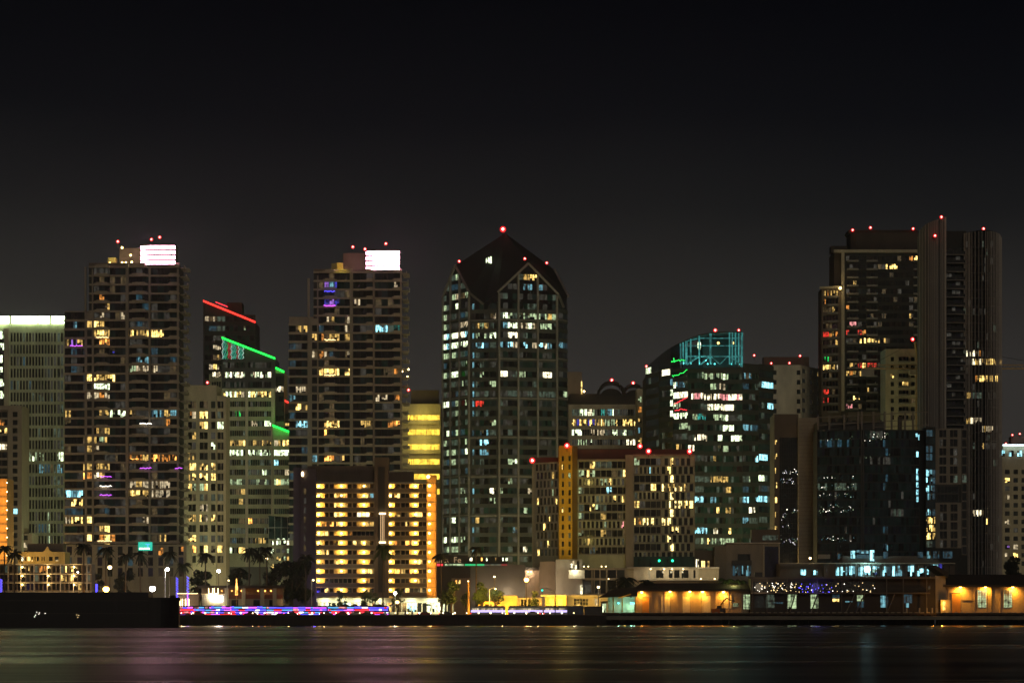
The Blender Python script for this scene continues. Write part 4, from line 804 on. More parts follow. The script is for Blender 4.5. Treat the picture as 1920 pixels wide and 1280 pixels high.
# ================================================================== CURVED FIN TOWER
D = 1500
b = B('curved_fin_tower', 'tallest tower at right, two curved walls of thin vertical fins round a dark slab core', 'building', 1798, D)
z = lambda y, d=D: Z(y, d)
b.p('core').box(X(1768, D+6), X(1812, D+6), D+6, D+34, GZ, z(430), 'spandrel_dark')
b.p('core').box(X(1755, D+12), X(1860, D+12), D+9, D+30, GZ, z(433), 'spandrel_dark')
# left blade: quarter-curve in plan with rising curved top
def curve(x0, x1, n, depth0, depth1, pw=2.0, rev=False):
    o = []
    for i in range(n+1):
        t = i/n; q = (1-t) if not rev else t
        o.append((x0+(x1-x0)*t, depth0+(depth1-depth0)*(q**pw)))
    return o
bl = [(1720, D+12), (1722, D+7.5), (1726, D+4.4), (1732, D+2.3), (1740, D+1), (1750, D+.4), (1761, D+.1), (1772, D)]
tops = [440, 433.5, 428, 422.5, 417.5, 413.5, 410.5, 408]
plan = [(X(x, d), d) for x, d in bl]+[(X(1772, D), D+9), (X(1730, D), D+16)]
b.p('left_blade').prism(plan, GZ, [z(y) for y in tops]+[z(408), z(428)], 'blade_grey', 'roof_dark')
def finline(f0, f1, x, ytop, part, m='fin_grey', r=.13, d=.35, base=1072): pass
for i, x in enumerate([1724, 1729, 1735, 1741, 1745.5, 1749, 1752, 1755, 1758, 1761, 1764, 1767, 1770]):
    for (a, d0), (c, d1), ya, yc in zip(bl, bl[1:], tops, tops[1:]):
        if a <= x <= c:
            t = (x-a)/(c-a); d = d0+(d1-d0)*t; yt = ya+(yc-ya)*t
            w = .07 if x < 1771 else .3
            b.p('fin').box(X(x, d)-w, X(x, d)+w, d-.5, d+.1, GZ, z(yt+1, d), 'fin_grey')
b.p('blade_edge').box(X(1771, D), X(1774, D), D-.6, D+8, GZ, z(407), 'fin_grey')
# centre: stacked slabs with glazing
fcn = fr(1774, D+5.9, 1809, D+5.9); R = random.Random(3)
for i in range(38):
    y = 478+15.9*i
    if y > 1060: break
    mb = MB(); fcn.px(mb, 1773.5, 1809, y, y+1.5, 0, 3.4, 'concrete_grey'); fcn.px(mb, 1774, 1809, y-5.5, y, 3.1, 3.25, 'glass_dark'); mb.build('balcony', b.root)
    for a, c in ((1775, 1784), (1785, 1791), (1792, 1800), (1801, 1808)): b.w(fcn, a, c, y-13, y-6, R.choice(['D', 'D', 'E', 'k', 'D', 'V']))
# right drum
dr = [(1806, D+5), (1811, D+2), (1820, D-.5), (1832, D-2), (1845, D-2.4), (1857, D-1.6), (1867, D+1), (1874, D+5.5), (1878, D+12)]
tp = [437, 436, 434.5, 433, 432, 432.5, 434.5, 438, 446]
plan = [(X(x, d), d) for x, d in dr]+[(X(1878, D), D+20), (X(1868, D), D+30), (X(1820, D), D+30)]
b.p('drum').prism(plan, GZ, [z(y) for y in tp]+[z(446), z(440), z(436)], 'glass_dark', 'roof_dark')
def dd(x):
    for (a, d0), (c, d1), ya, yc in zip(dr, dr[1:], tp, tp[1:]):
        if a <= x <= c: t = (x-a)/(c-a); return d0+(d1-d0)*t, ya+(yc-ya)*t
for x, w in ((1808, .22), (1811, .14), (1815, .14), (1818, .14), (1822, .1), (1828, .1), (1835, .07), (1841, .07), (1848, .1), (1852, .12), (1856, .12), (1859, .14), (1862, .14), (1865, .16), (1868, .16), (1870.5, .18), (1873, .2), (1875, .2), (1877, .25)):
    d, yt = dd(x); b.p('fin').box(X(x, d)-w, X(x, d)+w, d-.75, d-.05, GZ, z(yt+1, d), 'fin_grey')
L = [(1811, 656, 1822, 667, 'W'), (1822, 655, 1842, 667, 'WwWo'), (1820, 671, 1842, 683, 'yWY'), (1842, 671, 1878, 683, 'Yyy'), (1828, 702, 1842, 714, 'oY'), (1842, 702, 1878, 714, 'Yyk'), (1811, 733, 1818, 745, 'y'), (1818, 733, 1842, 745, 'ke'), (1811, 783, 1820, 795, 'y'), (1820, 783, 1842, 795, 'wWw'), (1842, 803, 1864, 811, 'yw'), (1841, 828, 1846, 842, 'y'), (1846, 828, 1865, 842, 'k'),
     (1823, 958, 1844, 973, 'WwD'), (1848, 976, 1853, 988, 'Y'), (1814, 1058, 1822, 1070, 'w')]
lf = litf(L, {'k': .05, 'e': .02}, 12, ['glass_dark'])
for (a, d0), (c, d1) in zip(dr, dr[1:]):
    f = fr(a, d0, c, d1); n = max(1, round((c-a)/4))
    for i in range(39):
        y = 452+15.75*i
        if y > 1060: break
        for ca, cb in cols(a, c, n, .6):
            b.w(f, ca, cb, y, y+11, lf((ca+cb)/2, y+5), .05)
        f.px(b.p('floor_edge'), a, c, y+11.3, y+13, 0, .09, 'spandrel_dark')
for x, y, d in ((1765, 407, D), (1753, 442, D-2), (1844, 429, D)): b.beacon(x, y, d, .62)
b.done(80)
# ================================================================== FAR RIGHT HOTEL
D = 1660
b = B('crowned_hotel', 'pale hotel with a white-lit cornice and square windows at the right edge', 'building', 1910, D)
b.mass([(1879, D), (1960, D)], 26, 850, 'stone_beige'); b.mass([(1880, D+1), (1960, D+1)], 18, 834, 'panel_green_grey', part='upper_storey'); b.p('roof_plant').box(X(1896, D+8), X(1960, D+8), D+8, D+16, Z(834, D), Z(818, D+8), 'stone_brown')
f = fr(1879, D, 1960, D)
mb = MB(); f.px(mb, 1880, 1960, 833, 835.5, 0, 1.6, emis('cornice_light', (.8, .95, 1), 3.5) and 'cornice_light'); mb.build('light_strip', b.root)
for x in (1875, 1891.5, 1907.5, 1923):
    b.w(f, x, x+9, 844, 855, 'C')
L = [(1883, 893, 1894, 906, 'Y'), (1883, 926, 1894, 938, 'w'), (1883, 948, 1894, 962, 'Y'), (1900, 948, 1910, 962, 'Y'), (1914, 948, 1924, 962, 'y'), (1883, 972, 1894, 984, 'w'), (1883, 995, 1894, 1008, 'O'), (1900, 995, 1910, 1008, 'o'), (1883, 1018, 1894, 1032, 'p'), (1900, 1018, 1910, 1032, 'w'), (1883, 1034, 1894, 1044, 'w'), (1900, 1034, 1910, 1044, 'Y')]
b.grid(f, 1879, 1960, 860, 1075, [(1884, 1893), (1900, 1908.5), (1915, 1924), (1932, 1940)], rows(880, 15.6, 12, 8.5), 'stone_beige', litf(L, {'k': .1}, 5))
for x, y in ((1898, 815, ), (1912, 813), (1886, 831)): b.beacon(x, y, D+6, .45)
b.done()
# ================================================================== MODERN HOTEL with mustard shaft
D = 1440
b = B('mustard_shaft_hotel', 'modern hotel of scattered slit windows with a mustard-yellow stair shaft, at centre right', 'building', 1150, D)
b.mass([(1002, D+16), (1048, D+4)], 26, 868, 'concrete_grey', part='left_wing', D=D)
b.mass([(1083, D+4), (1180, D)], 30, 862, 'panel_green_grey', part='middle_wall', D=D)
b.mass([(1187, D-3), (1303, D-3)], 30, 853, 'panel_green_grey', part='right_wing', D=D)
b.mass([(1048, D-3), (1073, D-5), (1083, D+4)], 22, 836, 'yellow_paint', part='stair_shaft', top='yellow_paint', D=D)
b.mass([(1173, D-4), (1188, D-4)], 26, 853, 'concrete_tan', part='pier', D=D)
b.mass([(998, D+17), (1004, D+16)], 22, 866, 'concrete_tan', part='end_pier', D=D)
b.p('penthouse').box(X(1083, D+8), X(1296, D+8), D+8, D+24, Z(862, D)-1, Z(842, D+8), 'roof_red')if wallmat('roof_red', (.17, .06, .045)) else 0
b.p('penthouse').box(X(1000, D+20), X(1048, D+20), D+18, D+30, Z(868, D)-1, Z(857, D+18), 'roof_red')
R = random.Random(19); pitch = 16.0
fs = fr(1048, D-3, 1073, D-5); fl_ = fr(1002, D+16, 1048, D+4); fm_ = fr(1083, D+4, 1180, D); fr_ = fr(1187, D-3, 1303, D-3)
for i in range(12):
    y = 854.5+pitch*i
    for a in (1053.5, 1066): b.w(fs, a, a+4, y, y+9.5, {(1, 0): 'Y', (2, 0): 'd', (2, 1): 'g', (3, 1): 'd', (6, 0): 'Y', (7, 1): 'e', (9, 1): 'e'}.get((i, int(a > 1060)), R.choice('DRDE')), .02)
def slits(f, x0, x1, y0, n, L, rnd, seed, kinds, y1=1042, w=4.4):
    R = random.Random(seed); lf = litf(L, rnd, seed, ['glass_dark', 'glass_grey', 'glass_dark'])
    for i in range(n):
        y = y0+pitch*i; x = x0+1.2; kind = kinds[i % len(kinds)]
        off = (i*2.3) % 4
        x += off if kind == 's' else 0
        while x < x1-3:
            wd = w if kind == 's' else 9.5
            wd = min(wd, x1-1-x)
            b.w(f, x, x+wd, y+1, y+13.2, lf(x+wd/2, y+7), .1)
            x += wd+(3.6 if kind == 's' else .9)
        f.px(b.p('floor_band'), x0, x1, y+13.8, y+15.4, 0, .3, 'concrete_grey')
L = [(1003, 890, 1009, 905, 'Y'), (1034, 885, 1040, 902, 'Y'), (1045, 882, 1050, 900, 'Y'), (1008, 936, 1012, 950, 'Y'), (1043, 932, 1050, 950, 'Y'), (1005, 950, 1010, 968, 'Y'), (1023, 965, 1030, 985, 'Y'), (1016, 982, 1025, 1000, 'Y'), (1026, 998, 1030, 1012, 'y'), (1022, 1012, 1031, 1030, 'Y'), (1005, 1014, 1010, 1030, 'y'), (1008, 1028, 1013, 1046, 'Y'), (1024, 1028, 1029, 1046, 'y'), (1024, 870, 1032, 888, 'ek'), (1036, 905, 1042, 936, 'g')]
slits(fl_, 1004, 1048, 868, 11, L, {'k': .07, 'e': .04}, 4, 's', w=3.4)
L = [(1106, 863, 1112, 880, 'Y'), (1120, 863, 1138, 880, 'ekd'), (1084, 884, 1092, 898, 'g'), (1096, 882, 1103, 896, 'Y'), (1104, 880, 1112, 895, 'g'), (1150, 880, 1165, 895, 'ed'), (1168, 878, 1175, 895, 'Y'), (1128, 896, 1141, 912, 'g'), (1140, 894, 1148, 912, 'Y'), (1084, 914, 1092, 928, 'g'), (1138, 912, 1150, 928, 'C'), (1154, 912, 1162, 925, 'c'), (1152, 926, 1160, 944, 'Y'), (1163, 926, 1172, 944, 'Y'), (1120, 930, 1130, 945, 'e'),
     (1081, 947, 1092, 963, 'g'), (1104, 945, 1115, 962, 'Y'), (1120, 945, 1130, 962, 'g'), (1084, 964, 1092, 978, 'g'), (1130, 962, 1137, 976, 'y'), (1128, 978, 1138, 994, 'g'), (1160, 976, 1172, 988, 'P'), (1084, 996, 1092, 1010, 'g'), (1112, 996, 1118, 1008, 'y'), (1131, 994, 1136, 1010, 'y'), (1100, 1010, 1110, 1026, 'y'), (1106, 1028, 1126, 1042, 'c')]
slits(fm_, 1084, 1175, 864, 11, L, {'k': .1, 'e': .07, 'd': .03}, 6, 'bbsbsbbsbs')
L = [(1188, 860, 1199, 878, 'g'), (1255, 858, 1264, 876, 'Y'), (1216, 876, 1222, 886, 'C'), (1251, 874, 1260, 892, 'Y'), (1256, 892, 1264, 907, 'Q'), (1205, 907, 1211, 924, 'Y'), (1215, 907, 1226, 924, 'Y'), (1238, 907, 1262, 924, 'Q'), (1262, 907, 1283, 924, 'Q'), (1283, 907, 1295, 924, 'yo'), (1188, 924, 1197, 940, 'e'), (1256, 924, 1264, 940, 'Q'), (1188, 940, 1199, 956, 'Y'), (1250, 940, 1262, 956, 'Q'), (1262, 940, 1286, 956, 'Q'),
     (1286, 940, 1296, 956, 'Y'), (1297, 940, 1304, 956, 'Y'), (1256, 956, 1264, 972, 'Q'), (1186, 972, 1202, 990, 'Yo'), (1204, 972, 1230, 990, 'YYQ'), (1239, 972, 1250, 990, 'Q'), (1251, 972, 1260, 990, 'Q'), (1256, 990, 1264, 1006, 'Y'), (1268, 990, 1279, 1006, 'Q'), (1286, 990, 1297, 1006, 'y'), (1251, 1006, 1260, 1024, 'Q'), (1256, 1022, 1264, 1040, 'Q'), (1270, 1022, 1277, 1040, 'y'), (1214, 954, 1222, 970, 'V')]
slits(fr_, 1188, 1240, 858, 12, L, {'k': .08}, 3, 'bsbbsbbsbs')
for i in range(12):                       # the chequer of tall windows at the right
    y = 858+pitch*i; lf = litf(L, {'k': .05}, i, ['glass_dark', 'glass_grey'])
    for k in range(6):
        x = 1241+10.4*k+(0 if i % 2 else 5.0)
        if x+6 < 1302: b.w(fr_, x, x+6.3, y+.6, y+14, lf(x+3, y+7), .1)
    fr_.px(b.p('floor_band'), 1240, 1303, y+14.4, y+15.9, 0, .3, 'concrete_tan')
for x in (1187, 1239, 1302): fr_.px(b.p('wall_fin'), x-.6, x+.6, 853, 1046, 0, .5, 'concrete_tan')
for f_, a, c, y in ((fl_, 1002, 1048, 868), (fm_, 1083, 1180, 862), (fr_, 1187, 1303, 853)): f_.px(b.p('parapet'), a, c, y-1.5, y+1.5, 0, .6, 'concrete_tan')
# podium
b.mass([(1012, D-8), (1044, D-8)], 20, 1052, 'stone_brown', part='podium'); b.mass([(1042, D-12), (1092, D-12)], 24, 1048, 'concrete_grey', part='podium_tower')
b.mass([(1088, D-10), (1348, D-10)], 24, 1064, 'stone_beige', part='podium_hall')
g = fr(1088, D-10, 1348, D-10)
L = [(1088, 1064, 1180, 1086, 'DEk'), (1110, 1066, 1116, 1085, 'w')]
b.grid(g, 1088, 1172, 1064, 1115, [(1090, 1109), (1111, 1113), (1115, 1124), (1126, 1136), (1139, 1155), (1157, 1171)], [(1068, 1083), (1087, 1112)], 'concrete_tan', litf([(1088, 1064, 1175, 1115, 'DDEkD')], {}, 2))
b.grid(g, 1188, 1310, 1064, 1095, [(1216, 1218), (1230, 1244), (1254, 1261), (1264, 1274), (1278, 1291), (1300, 1304)], [(1068, 1083)], 'white_wall', litf([(1215, 1060, 1219, 1090, 'w'), (1278, 1065, 1292, 1085, 'D')], {}, 2, ['glass_dark']))
g.px(b.p('terrace_slab'), 1176, 1348, 1062.5, 1065, 0, 3, 'white_wall'); g.px(b.p('terrace_slab'), 1180, 1348, 1086, 1088, 0, 3, 'white_wall')
for x in range(1182, 1345, 9): g.px(b.p('terrace_rail'), x, x+.5, 1081, 1086, 2.6, 2.8, 'white_metal')
h2 = fr(1187, D-5, 1303, D-5); h2.px(b.p('dark_storey'), 1188, 1302, 1043, 1062, 0, .8, 'glass_green'); 
for x in (1236, 1261): mb = MB(); mb.ball((X(x, D-7), D-7, Z(1050.5, D-7)), .45, 'lamp_green'); mb.build('green_lamp', b.root)
q = fr(1042, D-12, 1092, D-12)
q.px(b.p('lobby_box'), 1066, 1096, 1068, 1084, 0, 3, 'white_wall'); b.w(q, 1069, 1085.5, 1051, 1066, 'W', .5); b.w(q, 1088, 1096.5, 1086, 1113, 'W', 1.0)
point('lobby_glow', (X(1078, D-17), D-16.5, Z(1069.5, D-17)), (1, .95, .62), 520, .4)
for x in (1095, 1103, 1128, 1136, 1141): mb = MB(); mb.ball((X(x, D-12), D-12, Z(1062 if x < 1140 else 1085, D)), .22, 'lamp_small'); mb.build('ceiling_lamp', b.root)
for x in (1220, 1260, 1281, 1245, 1314, 1340): mb = MB(); mb.ball((X(x, D-13), D-13, Z(1067 if x < 1300 else 1085, D)), .25, 'lamp_small'); mb.build('terrace_lamp', b.root); point('terrace_glow', (X(x, D-14), D-14, Z(1072, D)), (1, .85, .5), 130, .3)
for x, y, r in ((998, 863, 1.0), (1063, 835, .95), (1200, 836, .9), (1216, 845.5, .95), (1293, 846, .9)): b.beacon(x, y, D-5, r, power=500)
point('red_wash', (X(1028, D), D+14, Z(861, D)), (1, .02, .02), 60, .5)
for x in (1049, 1060): point('shaft_flood', (X(1062, D-16), D-17, Z(900 if x == 1049 else 1010, D)), (1, .78, .2), 1500, 1.0)
b.done(100)
# ================================================================== LOW BUILDINGS RIGHT OF THE PODIUM
D = 1450
b = B('cubist_low_block', 'stepped tan low building with a cyan-lit glass bay, right of the modern hotel podium', 'building', 1390, D)
b.mass([(1300, D+10), (1345, D+10)], 14, 1031, 'stone_brown'); b.mass([(1340, D+3), (1362, D)], 14, 1023, 'concrete_tan', part='left_block')
b.mass([(1362, D), (1462, D)], 16, 1018, 'concrete_tan', part='front_block'); b.mass([(1410, D+6), (1462, D+6)], 10, 992, 'stone_brown', part='roof_block')
f = fr(1362, D, 1462, D)
b.w(fr(1410, D+6, 1462, D+6), 1430, 1458, 1003, 1012, 'e'); 
for x in range(1374, 1408, 5): b.w(f, x, x+4, 1060, 1079, 'c' if x > 1378 else 'm', .3)
b.w(f, 1383, 1407, 1038, 1050, 'E', .3); f.px(b.p('bay_shade'), 1372, 1409, 1050, 1059, 0, 1.2, 'dark_metal'); f.px(b.p('frame'), 1430, 1433, 1020, 1083, 0, 1, 'stone_beige'); f.px(b.p('frame'), 1460, 1462, 1020, 1083, 0, 1, 'stone_beige')
b.w(f, 1434, 1459, 1024, 1083, 'V', .2); f.px(b.p('roof_edge'), 1360, 1463, 1016.5, 1018.5, 0, 1.2, 'white_wall')
g = fr(1300, D-6, 1345, D-6); b.mass([(1303, D-6), (1345, D-6)], 10, 1066, 'stone_beige', part='annex')
for x in (1315, 1323): b.w(fr(1300, D+10, 1345, D+10), x, x+7, 1051, 1064, 'Y' if x < 1320 else 'y')
mb = MB(); g.px(mb, 1318, 1322, 1070, 1075, .2, .8, 'lamp_small'); mb.build('porch_lamp', b.root); point('porch_glow', (X(1320, D-9), D-9, Z(1073, D)), (1, .9, .6), 420, .4)
for x in (1306, 1309): b.w(g, x-1, x+1, 1048, 1064, 'W')
b.done()
# ================================================================== DARK GLASS BLOCK under construction
D = 1460
b = B('dark_glass_block', 'broad dark glass block topped by open steel framing, cyan stair windows at right', 'building', 1640, D)
b.mass([(1532, D), (1616, D-6), (1724, D-2), (1737, D+6)], 26, 806, 'spandrel_dark', D=D); b.mass([(1532, D+4), (1660, D)], 20, 790, 'dark_metal', part='plant_storey', D=D)
for (x0, d0, x1, d1, n) in ((1532, D, 1616, D-6, 18), (1616, D-6, 1724, D-2, 22)):
    f = fr(x0, d0, x1, d1)
    L = [(1532, 905, 1604, 925, 'eNe'), (1532, 930, 1604, 940, 'Nm'), (1536, 816, 1595, 832, 'Nm'), (1630, 812, 1664, 830, 'ekD'), (1629, 850, 1668, 866, 'kD'), (1656, 800, 1664, 1000, 'BBm'), (1656, 1010, 1664, 1030, 'c'), (1656, 985, 1664, 1008, 'm'), (1715, 800, 1722, 1000, 'D'), (1671, 950, 1692, 962, 'ek'), (1716, 845, 1722, 860, 'C'), (1717, 876, 1721, 945, 'cD')]
    b.grid(f, x0, x1, 806, 1060, cols(x0+.5, x1-.5, n, .55), rows(808, 16.2, 16, 13.5), 'spandrel_dark', litf(L, {'k': .02, 'N': .2, 'V': .05}, int(x0), ['glass_dark', 'glass_blue', 'glass_blue']), dep=.14, pier=False)
    R = random.Random(int(x1))
    spots = ((912, 30), (895, 12), (928, 22), (956, 34), (948, 12), (1010, 26), (822, 14)) if x0 < 1600 else ((815, 16), (822, 12), (855, 6))
    for yc, k in spots:
        q = b.p('reflection_speck')  # specks of glow painting reflected city lights on the panes
        for _ in range(k):
            x, y = R.uniform(x0+3, min(x1, 1604)-2 if x0 < 1600 else 1668), yc+R.gauss(0, 2.4); s = R.uniform(.35, .8)
            f.px(q, x, x+s, y, y+s*1.5, .2, .3, R.choice(['fairy_white', 'lit_pale_green', 'lit_cyan', 'lit_pale_green']))
f = fr(1532, D, 1616, D-6)
for x in (1614, 1617.5): fr(1532, D, 1724, D-2).px(b.p('corner_fin'), x-.9, x+.9, 806, 1066, 4, 7.4, 'dark_metal')
ff2 = fr(1616, D-6, 1724, D-2)
for y in (846, 878, 890, 903, 917, 930): b.w(ff2, 1718, 1721.5, y, y+10, 'C' if y < 940 else 'c', .3)
b.w(ff2, 1717, 1720, 812, 818, 'C', .3); b.w(ff2, 1722, 1724, 814, 824, 'C', .3)
# glazed stair
g = fr(1736, D-1, 1754, D-1); b.mass([(1736, D-1), (1754, D-1)], 14, 800, 'spandrel_dark', part='stair')
for i in range(15):
    y = 806+14.8*i; c = ['m', 'B', 'm', 'm', 'B', 'c', 'c', 'c', 'c', 'B', 'c', 'Y', 'Y', 'Y', 'e'][i]
    b.w(g, 1736.5, 1742, y, y+12, 'C' if c == 'c' else c, .2); b.w(g, 1742.6, 1748, y, y+12, c, .2); b.w(g, 1748.6, 1753.5, y, y+12, 'm' if c == 'c' else ('y' if c == 'Y' else 'B'), .2)
# rooftop steel frame, one part per post and rail
for i, x in enumerate((1534, 1555, 1583, 1609, 1616, 1638, 1659, 1672, 1697, 1712)):
    mb = MB(); mb.box(X(x, D)-.35, X(x, D)+.35, D, D+.7, Z(806, D), Z(771 if x > 1600 else 780-(x-1532)*.06, D), 'steel_warm'); mb.build('frame_post', b.root)
for y0, y1, a, c in ((782, 771, 1532, 1740), (796, 786, 1532, 1712), (800, 796, 1640, 1740)):
    mb = MB(); mb.hexa([(X(a, D), D-.4, Z(y0+1.4, D)), (X(c, D), D-.4, Z(y1+1.4, D)), (X(c, D), D+.3, Z(y1+1.4, D)), (X(a, D), D+.3, Z(y0+1.4, D)), (X(a, D), D-.4, Z(y0, D)), (X(c, D), D-.4, Z(y1, D)), (X(c, D), D+.3, Z(y1, D)), (X(a, D), D+.3, Z(y0, D))], 'steel_warm'); mb.build('frame_rail', b.root)
R = random.Random(5)
for x in (1560, 1572, 1590, 1600, 1648, 1685):
    mb = MB(); w = R.uniform(4, 8); mb.box(X(x, D+6), X(x+w, D+6), D+6, D+10, Z(806, D), Z(R.uniform(768, 790), D+6), R.choice(['stone_brown', 'dark_metal', 'roof_brown'])); mb.build('roof_unit', b.root)
# podium of the block
b.mass([(1462, D-30), (1560, D-30)], 24, 1056, 'stone_brown', part='podium', D=D-30); b.mass([(1545, D-34), (1790, D-34)], 34, 1056, 'shaft_brown', part='podium_front', D=D-30)
b.mass([(1580, D-33.5), (1760, D-33.5)], 18, 1042, 'stone_brown', part='podium_terrace', D=D-30)
p = fr(1462, D-34, 1790, D-34)
for a, c, y0, y1, k in ((1501, 1511, 1067, 1079, 'C'), (1525, 1533, 1066, 1077, 'C'), (1567, 1573, 1063, 1078, 'C'), (1576, 1584, 1062, 1078, 'C'), (1584.6, 1592, 1062, 1078, 'c'), (1592.6, 1603, 1061, 1077, 'C'), (1609, 1618, 1062, 1079, 'C'), (1620, 1632, 1060, 1077, 'C'), (1636, 1648, 1061, 1066, 'C'), (1636, 1648, 1067, 1078, 'b'), (1655, 1661, 1061, 1079, 'C'), (1664, 1672, 1062, 1079, 'm'),
                       (1673, 1678, 1061, 1079, 'C'), (1679, 1691, 1060, 1079, 'c'), (1702, 1713, 1060, 1079, 'C'), (1720, 1731, 1059, 1079, 'C'), (1738, 1744, 1058, 1079, 'C'), (1750, 1758, 1058, 1063, 'C'), (1759, 1770, 1056, 1066, 'b'), (1595, 1603, 1032, 1046, 'C'), (1606, 1628, 1031, 1037, 'c'), (1606, 1628, 1039, 1046, 'm'), (1631, 1639, 1031, 1051, 'C'), (1571, 1575, 1038, 1047, 'm'),
                       (1656, 1664, 1034, 1046, 'm'), (1721, 1730, 1034, 1045, 'm'), (1738, 1744, 1033, 1046, 'c'), (1750, 1756, 1033, 1046, 'm'), (1758, 1763, 1033, 1046, 'c'), (1768, 1785, 1033, 1046, 'm')):
    b.w(p, a, c, y0, y1, k, .8 if y0 > 1050 else 1.2)
for i in range(24): p.px(b.p('podium_mullion'), 1566+9.3*i, 1566.8+9.3*i, 1058, 1082, 0, 1.1, 'dark_metal')
p.px(b.p('podium_cornice'), 1462, 1790, 1054.5, 1056.5, .2, 2, 'stone_beige'); 
mb = MB(); mb.ball((X(1626, D-37), D-37, Z(1067, D-37)), 1.1, 'lamp_cyan'); mb.build('work_light', b.root); point('work_glow', (X(1626, D-40), D-40, Z(1067, D-40)), (.5, .95, 1), 1200, .8)
mb = MB(); mb.ball((X(1519, D-38), D-38, Z(1046, D-38)), .45, 'lamp_small'); mb.build('door_lamp', b.root)
p.px(b.p('roof_unit_box'), 1533, 1555, 1039, 1047, .3, 4, 'concrete_tan')
b.done(100)
# --- gridded hotel wing with pale frames
D = 1470
b = B('framed_grid_block', 'narrow block of pale concrete frames round dark windows, left of the fin tower', 'building', 1780, D)
b.mass([(1754, D), (1814, D)], 20, 803, 'spandrel_dark'); f = fr(1754, D, 1814, D)
lf = litf([(1785, 840, 1792, 870, 'ke'), (1786, 895, 1792, 905, 'e')], {'k': .12}, 5, ['glass_dark'])
b.grid(f, 1754, 1802, 803, 908, cols(1757, 1800, 2, 4)[0:0]+[(1761, 1767.5), (1768, 1774), (1781, 1787), (1787.5, 1795)], rows(806, 17, 6, 13.5), 'concrete_tan', lf, dep=.6)
b.grid(f, 1754, 1802, 942, 1027, [(1762, 1768), (1768.5, 1775), (1782, 1788), (1788.5, 1795)], rows(945, 16.8, 5, 13.5), 'concrete_tan', lf, dep=.6)
b.grid(f, 1756, 1798, 909, 941, cols(1757, 1797, 6, .5), [(911, 924), (926, 940)], 'dark_metal', lf, dep=.1)
b.grid(f, 1803, 1813, 803, 1040, [(1804, 1812)], rows(806, 16.8, 14, 14), 'steel_warm', litf([(1803, 888, 1814, 900, 'e')], {}, 5, ['glass_dark']), dep=.1)
b.done()
# ================================================================== TOWER CRANE
D = 1560
t = thing('tower_crane', 'yellow lattice tower crane with a long thin jib, beside the beige apartment tower', 'crane', (X(1722, D), D, GZ))
z = lambda y: Z(y, D)
wallmat('crane_yellow', (.62, .40, .14), .5)
mb = MB(); x = X(1722, D)
for a, c in ((-.9, -.9), (.9, -.9), (.9, .9), (-.9, .9)): mb.box(x+a-.13, x+a+.13, D+c-.13, D+c+.13, GZ, z(690), 'crane_yellow')
k = GZ
while k < z(690)-2:
    mb.tube([(x-.9, D-.9, k), (x+.9, D-.9, k+2)], .09, 'crane_yellow', 3); mb.tube([(x+.9, D-.9, k), (x-.9, D-.9, k+2)], .09, 'crane_yellow', 3); k += 2
mb.build('mast', t)
mb = MB(); xa, xb = X(1615, D), X(1990, D); zj = z(691)
for dy in (-.7, .7): mb.tube([(xa, D+dy, zj), (xb, D+dy, zj)], .26, 'crane_yellow', 4)
mb.tube([(xa, D, zj+1.5), (xb, D, zj+1.5)], .22, 'crane_yellow', 4); k = xa
while k < xb-2: mb.tube([(k, D-.7, zj), (k+1, D, zj+1.5), (k+2, D-.7, zj)], .13, 'crane_yellow', 3); k += 2
mb.build('jib', t)
mb = MB(); mb.tube([(x, D, z(690)), (X(1716, D), D, z(640))], .5, 'crane_yellow', 4); mb.build('apex_frame', t)
for a in (xa+4, X(1860, D), xb-5): mb = MB(); mb.tube([(X(1716, D), D, z(640)), (a, D, zj+1.5)], .1, 'dark_metal', 3); mb.build('tie_rod', t)
mb = MB(); mb.box(x-3.6, x-1, D-1.2, D+1.2, z(703), z(694), 'white_wall'); mb.build('cab', t)
mb = MB(); mb.box(xa, xa+5, D-1, D+1, zj-3, zj-.2, 'concrete_grey'); mb.build('counterweight', t)
# ================================================================== MUSEUM AND STATION
D = 1420
b = B('rail_station', 'dark low station hall with cream rooftop letters and a red, cream and green light strip', 'building', 880, D)
b.mass([(760, D), (882, D)], 20, 1064, 'roof_dark'); b.mass([(805, D+6), (985, D+6)], 14, 1058, 'dark_metal', part='canopy')
f = fr(760, D, 985, D)
for a, c, m in ((818, 830, 'led_red'), (834, 870, 'lit_pale_green'), (872, 908, 'sign_green'), (908, 950, 'dim_green'), (940, 951, 'dim_red')):
    if m == 'sign_green': emis('sign_green', (.0, .62, .2), 1.0)
    if m == 'dim_red': emis('dim_red', (.8, .08, .08), .35)
    mb = MB(); fr(805, D+4, 985, D+4).px(mb, a, c, 1056.5, 1060, 0, .5, m); mb.build('light_strip', b.root)
f2 = fr(805, D+8, 985, D+8); f2.px(b.p('sign_board'), 818, 878, 1040, 1056, 0, .4, 'roof_dark')
b.mass([(878, D+12), (952, D+12)], 10, 1043, 'spandrel_dark', part='rear_hall'); f3 = fr(878, D+12, 952, D+12)
for a, c, k in ((880, 885.5, 'W'), (902, 905, 'O'), (911.5, 914, 'G'), (929, 930, 'y'), (942, 944, 'G'), (948, 952, 'G')): b.w(f3, a, c, 1045, 1051, k)
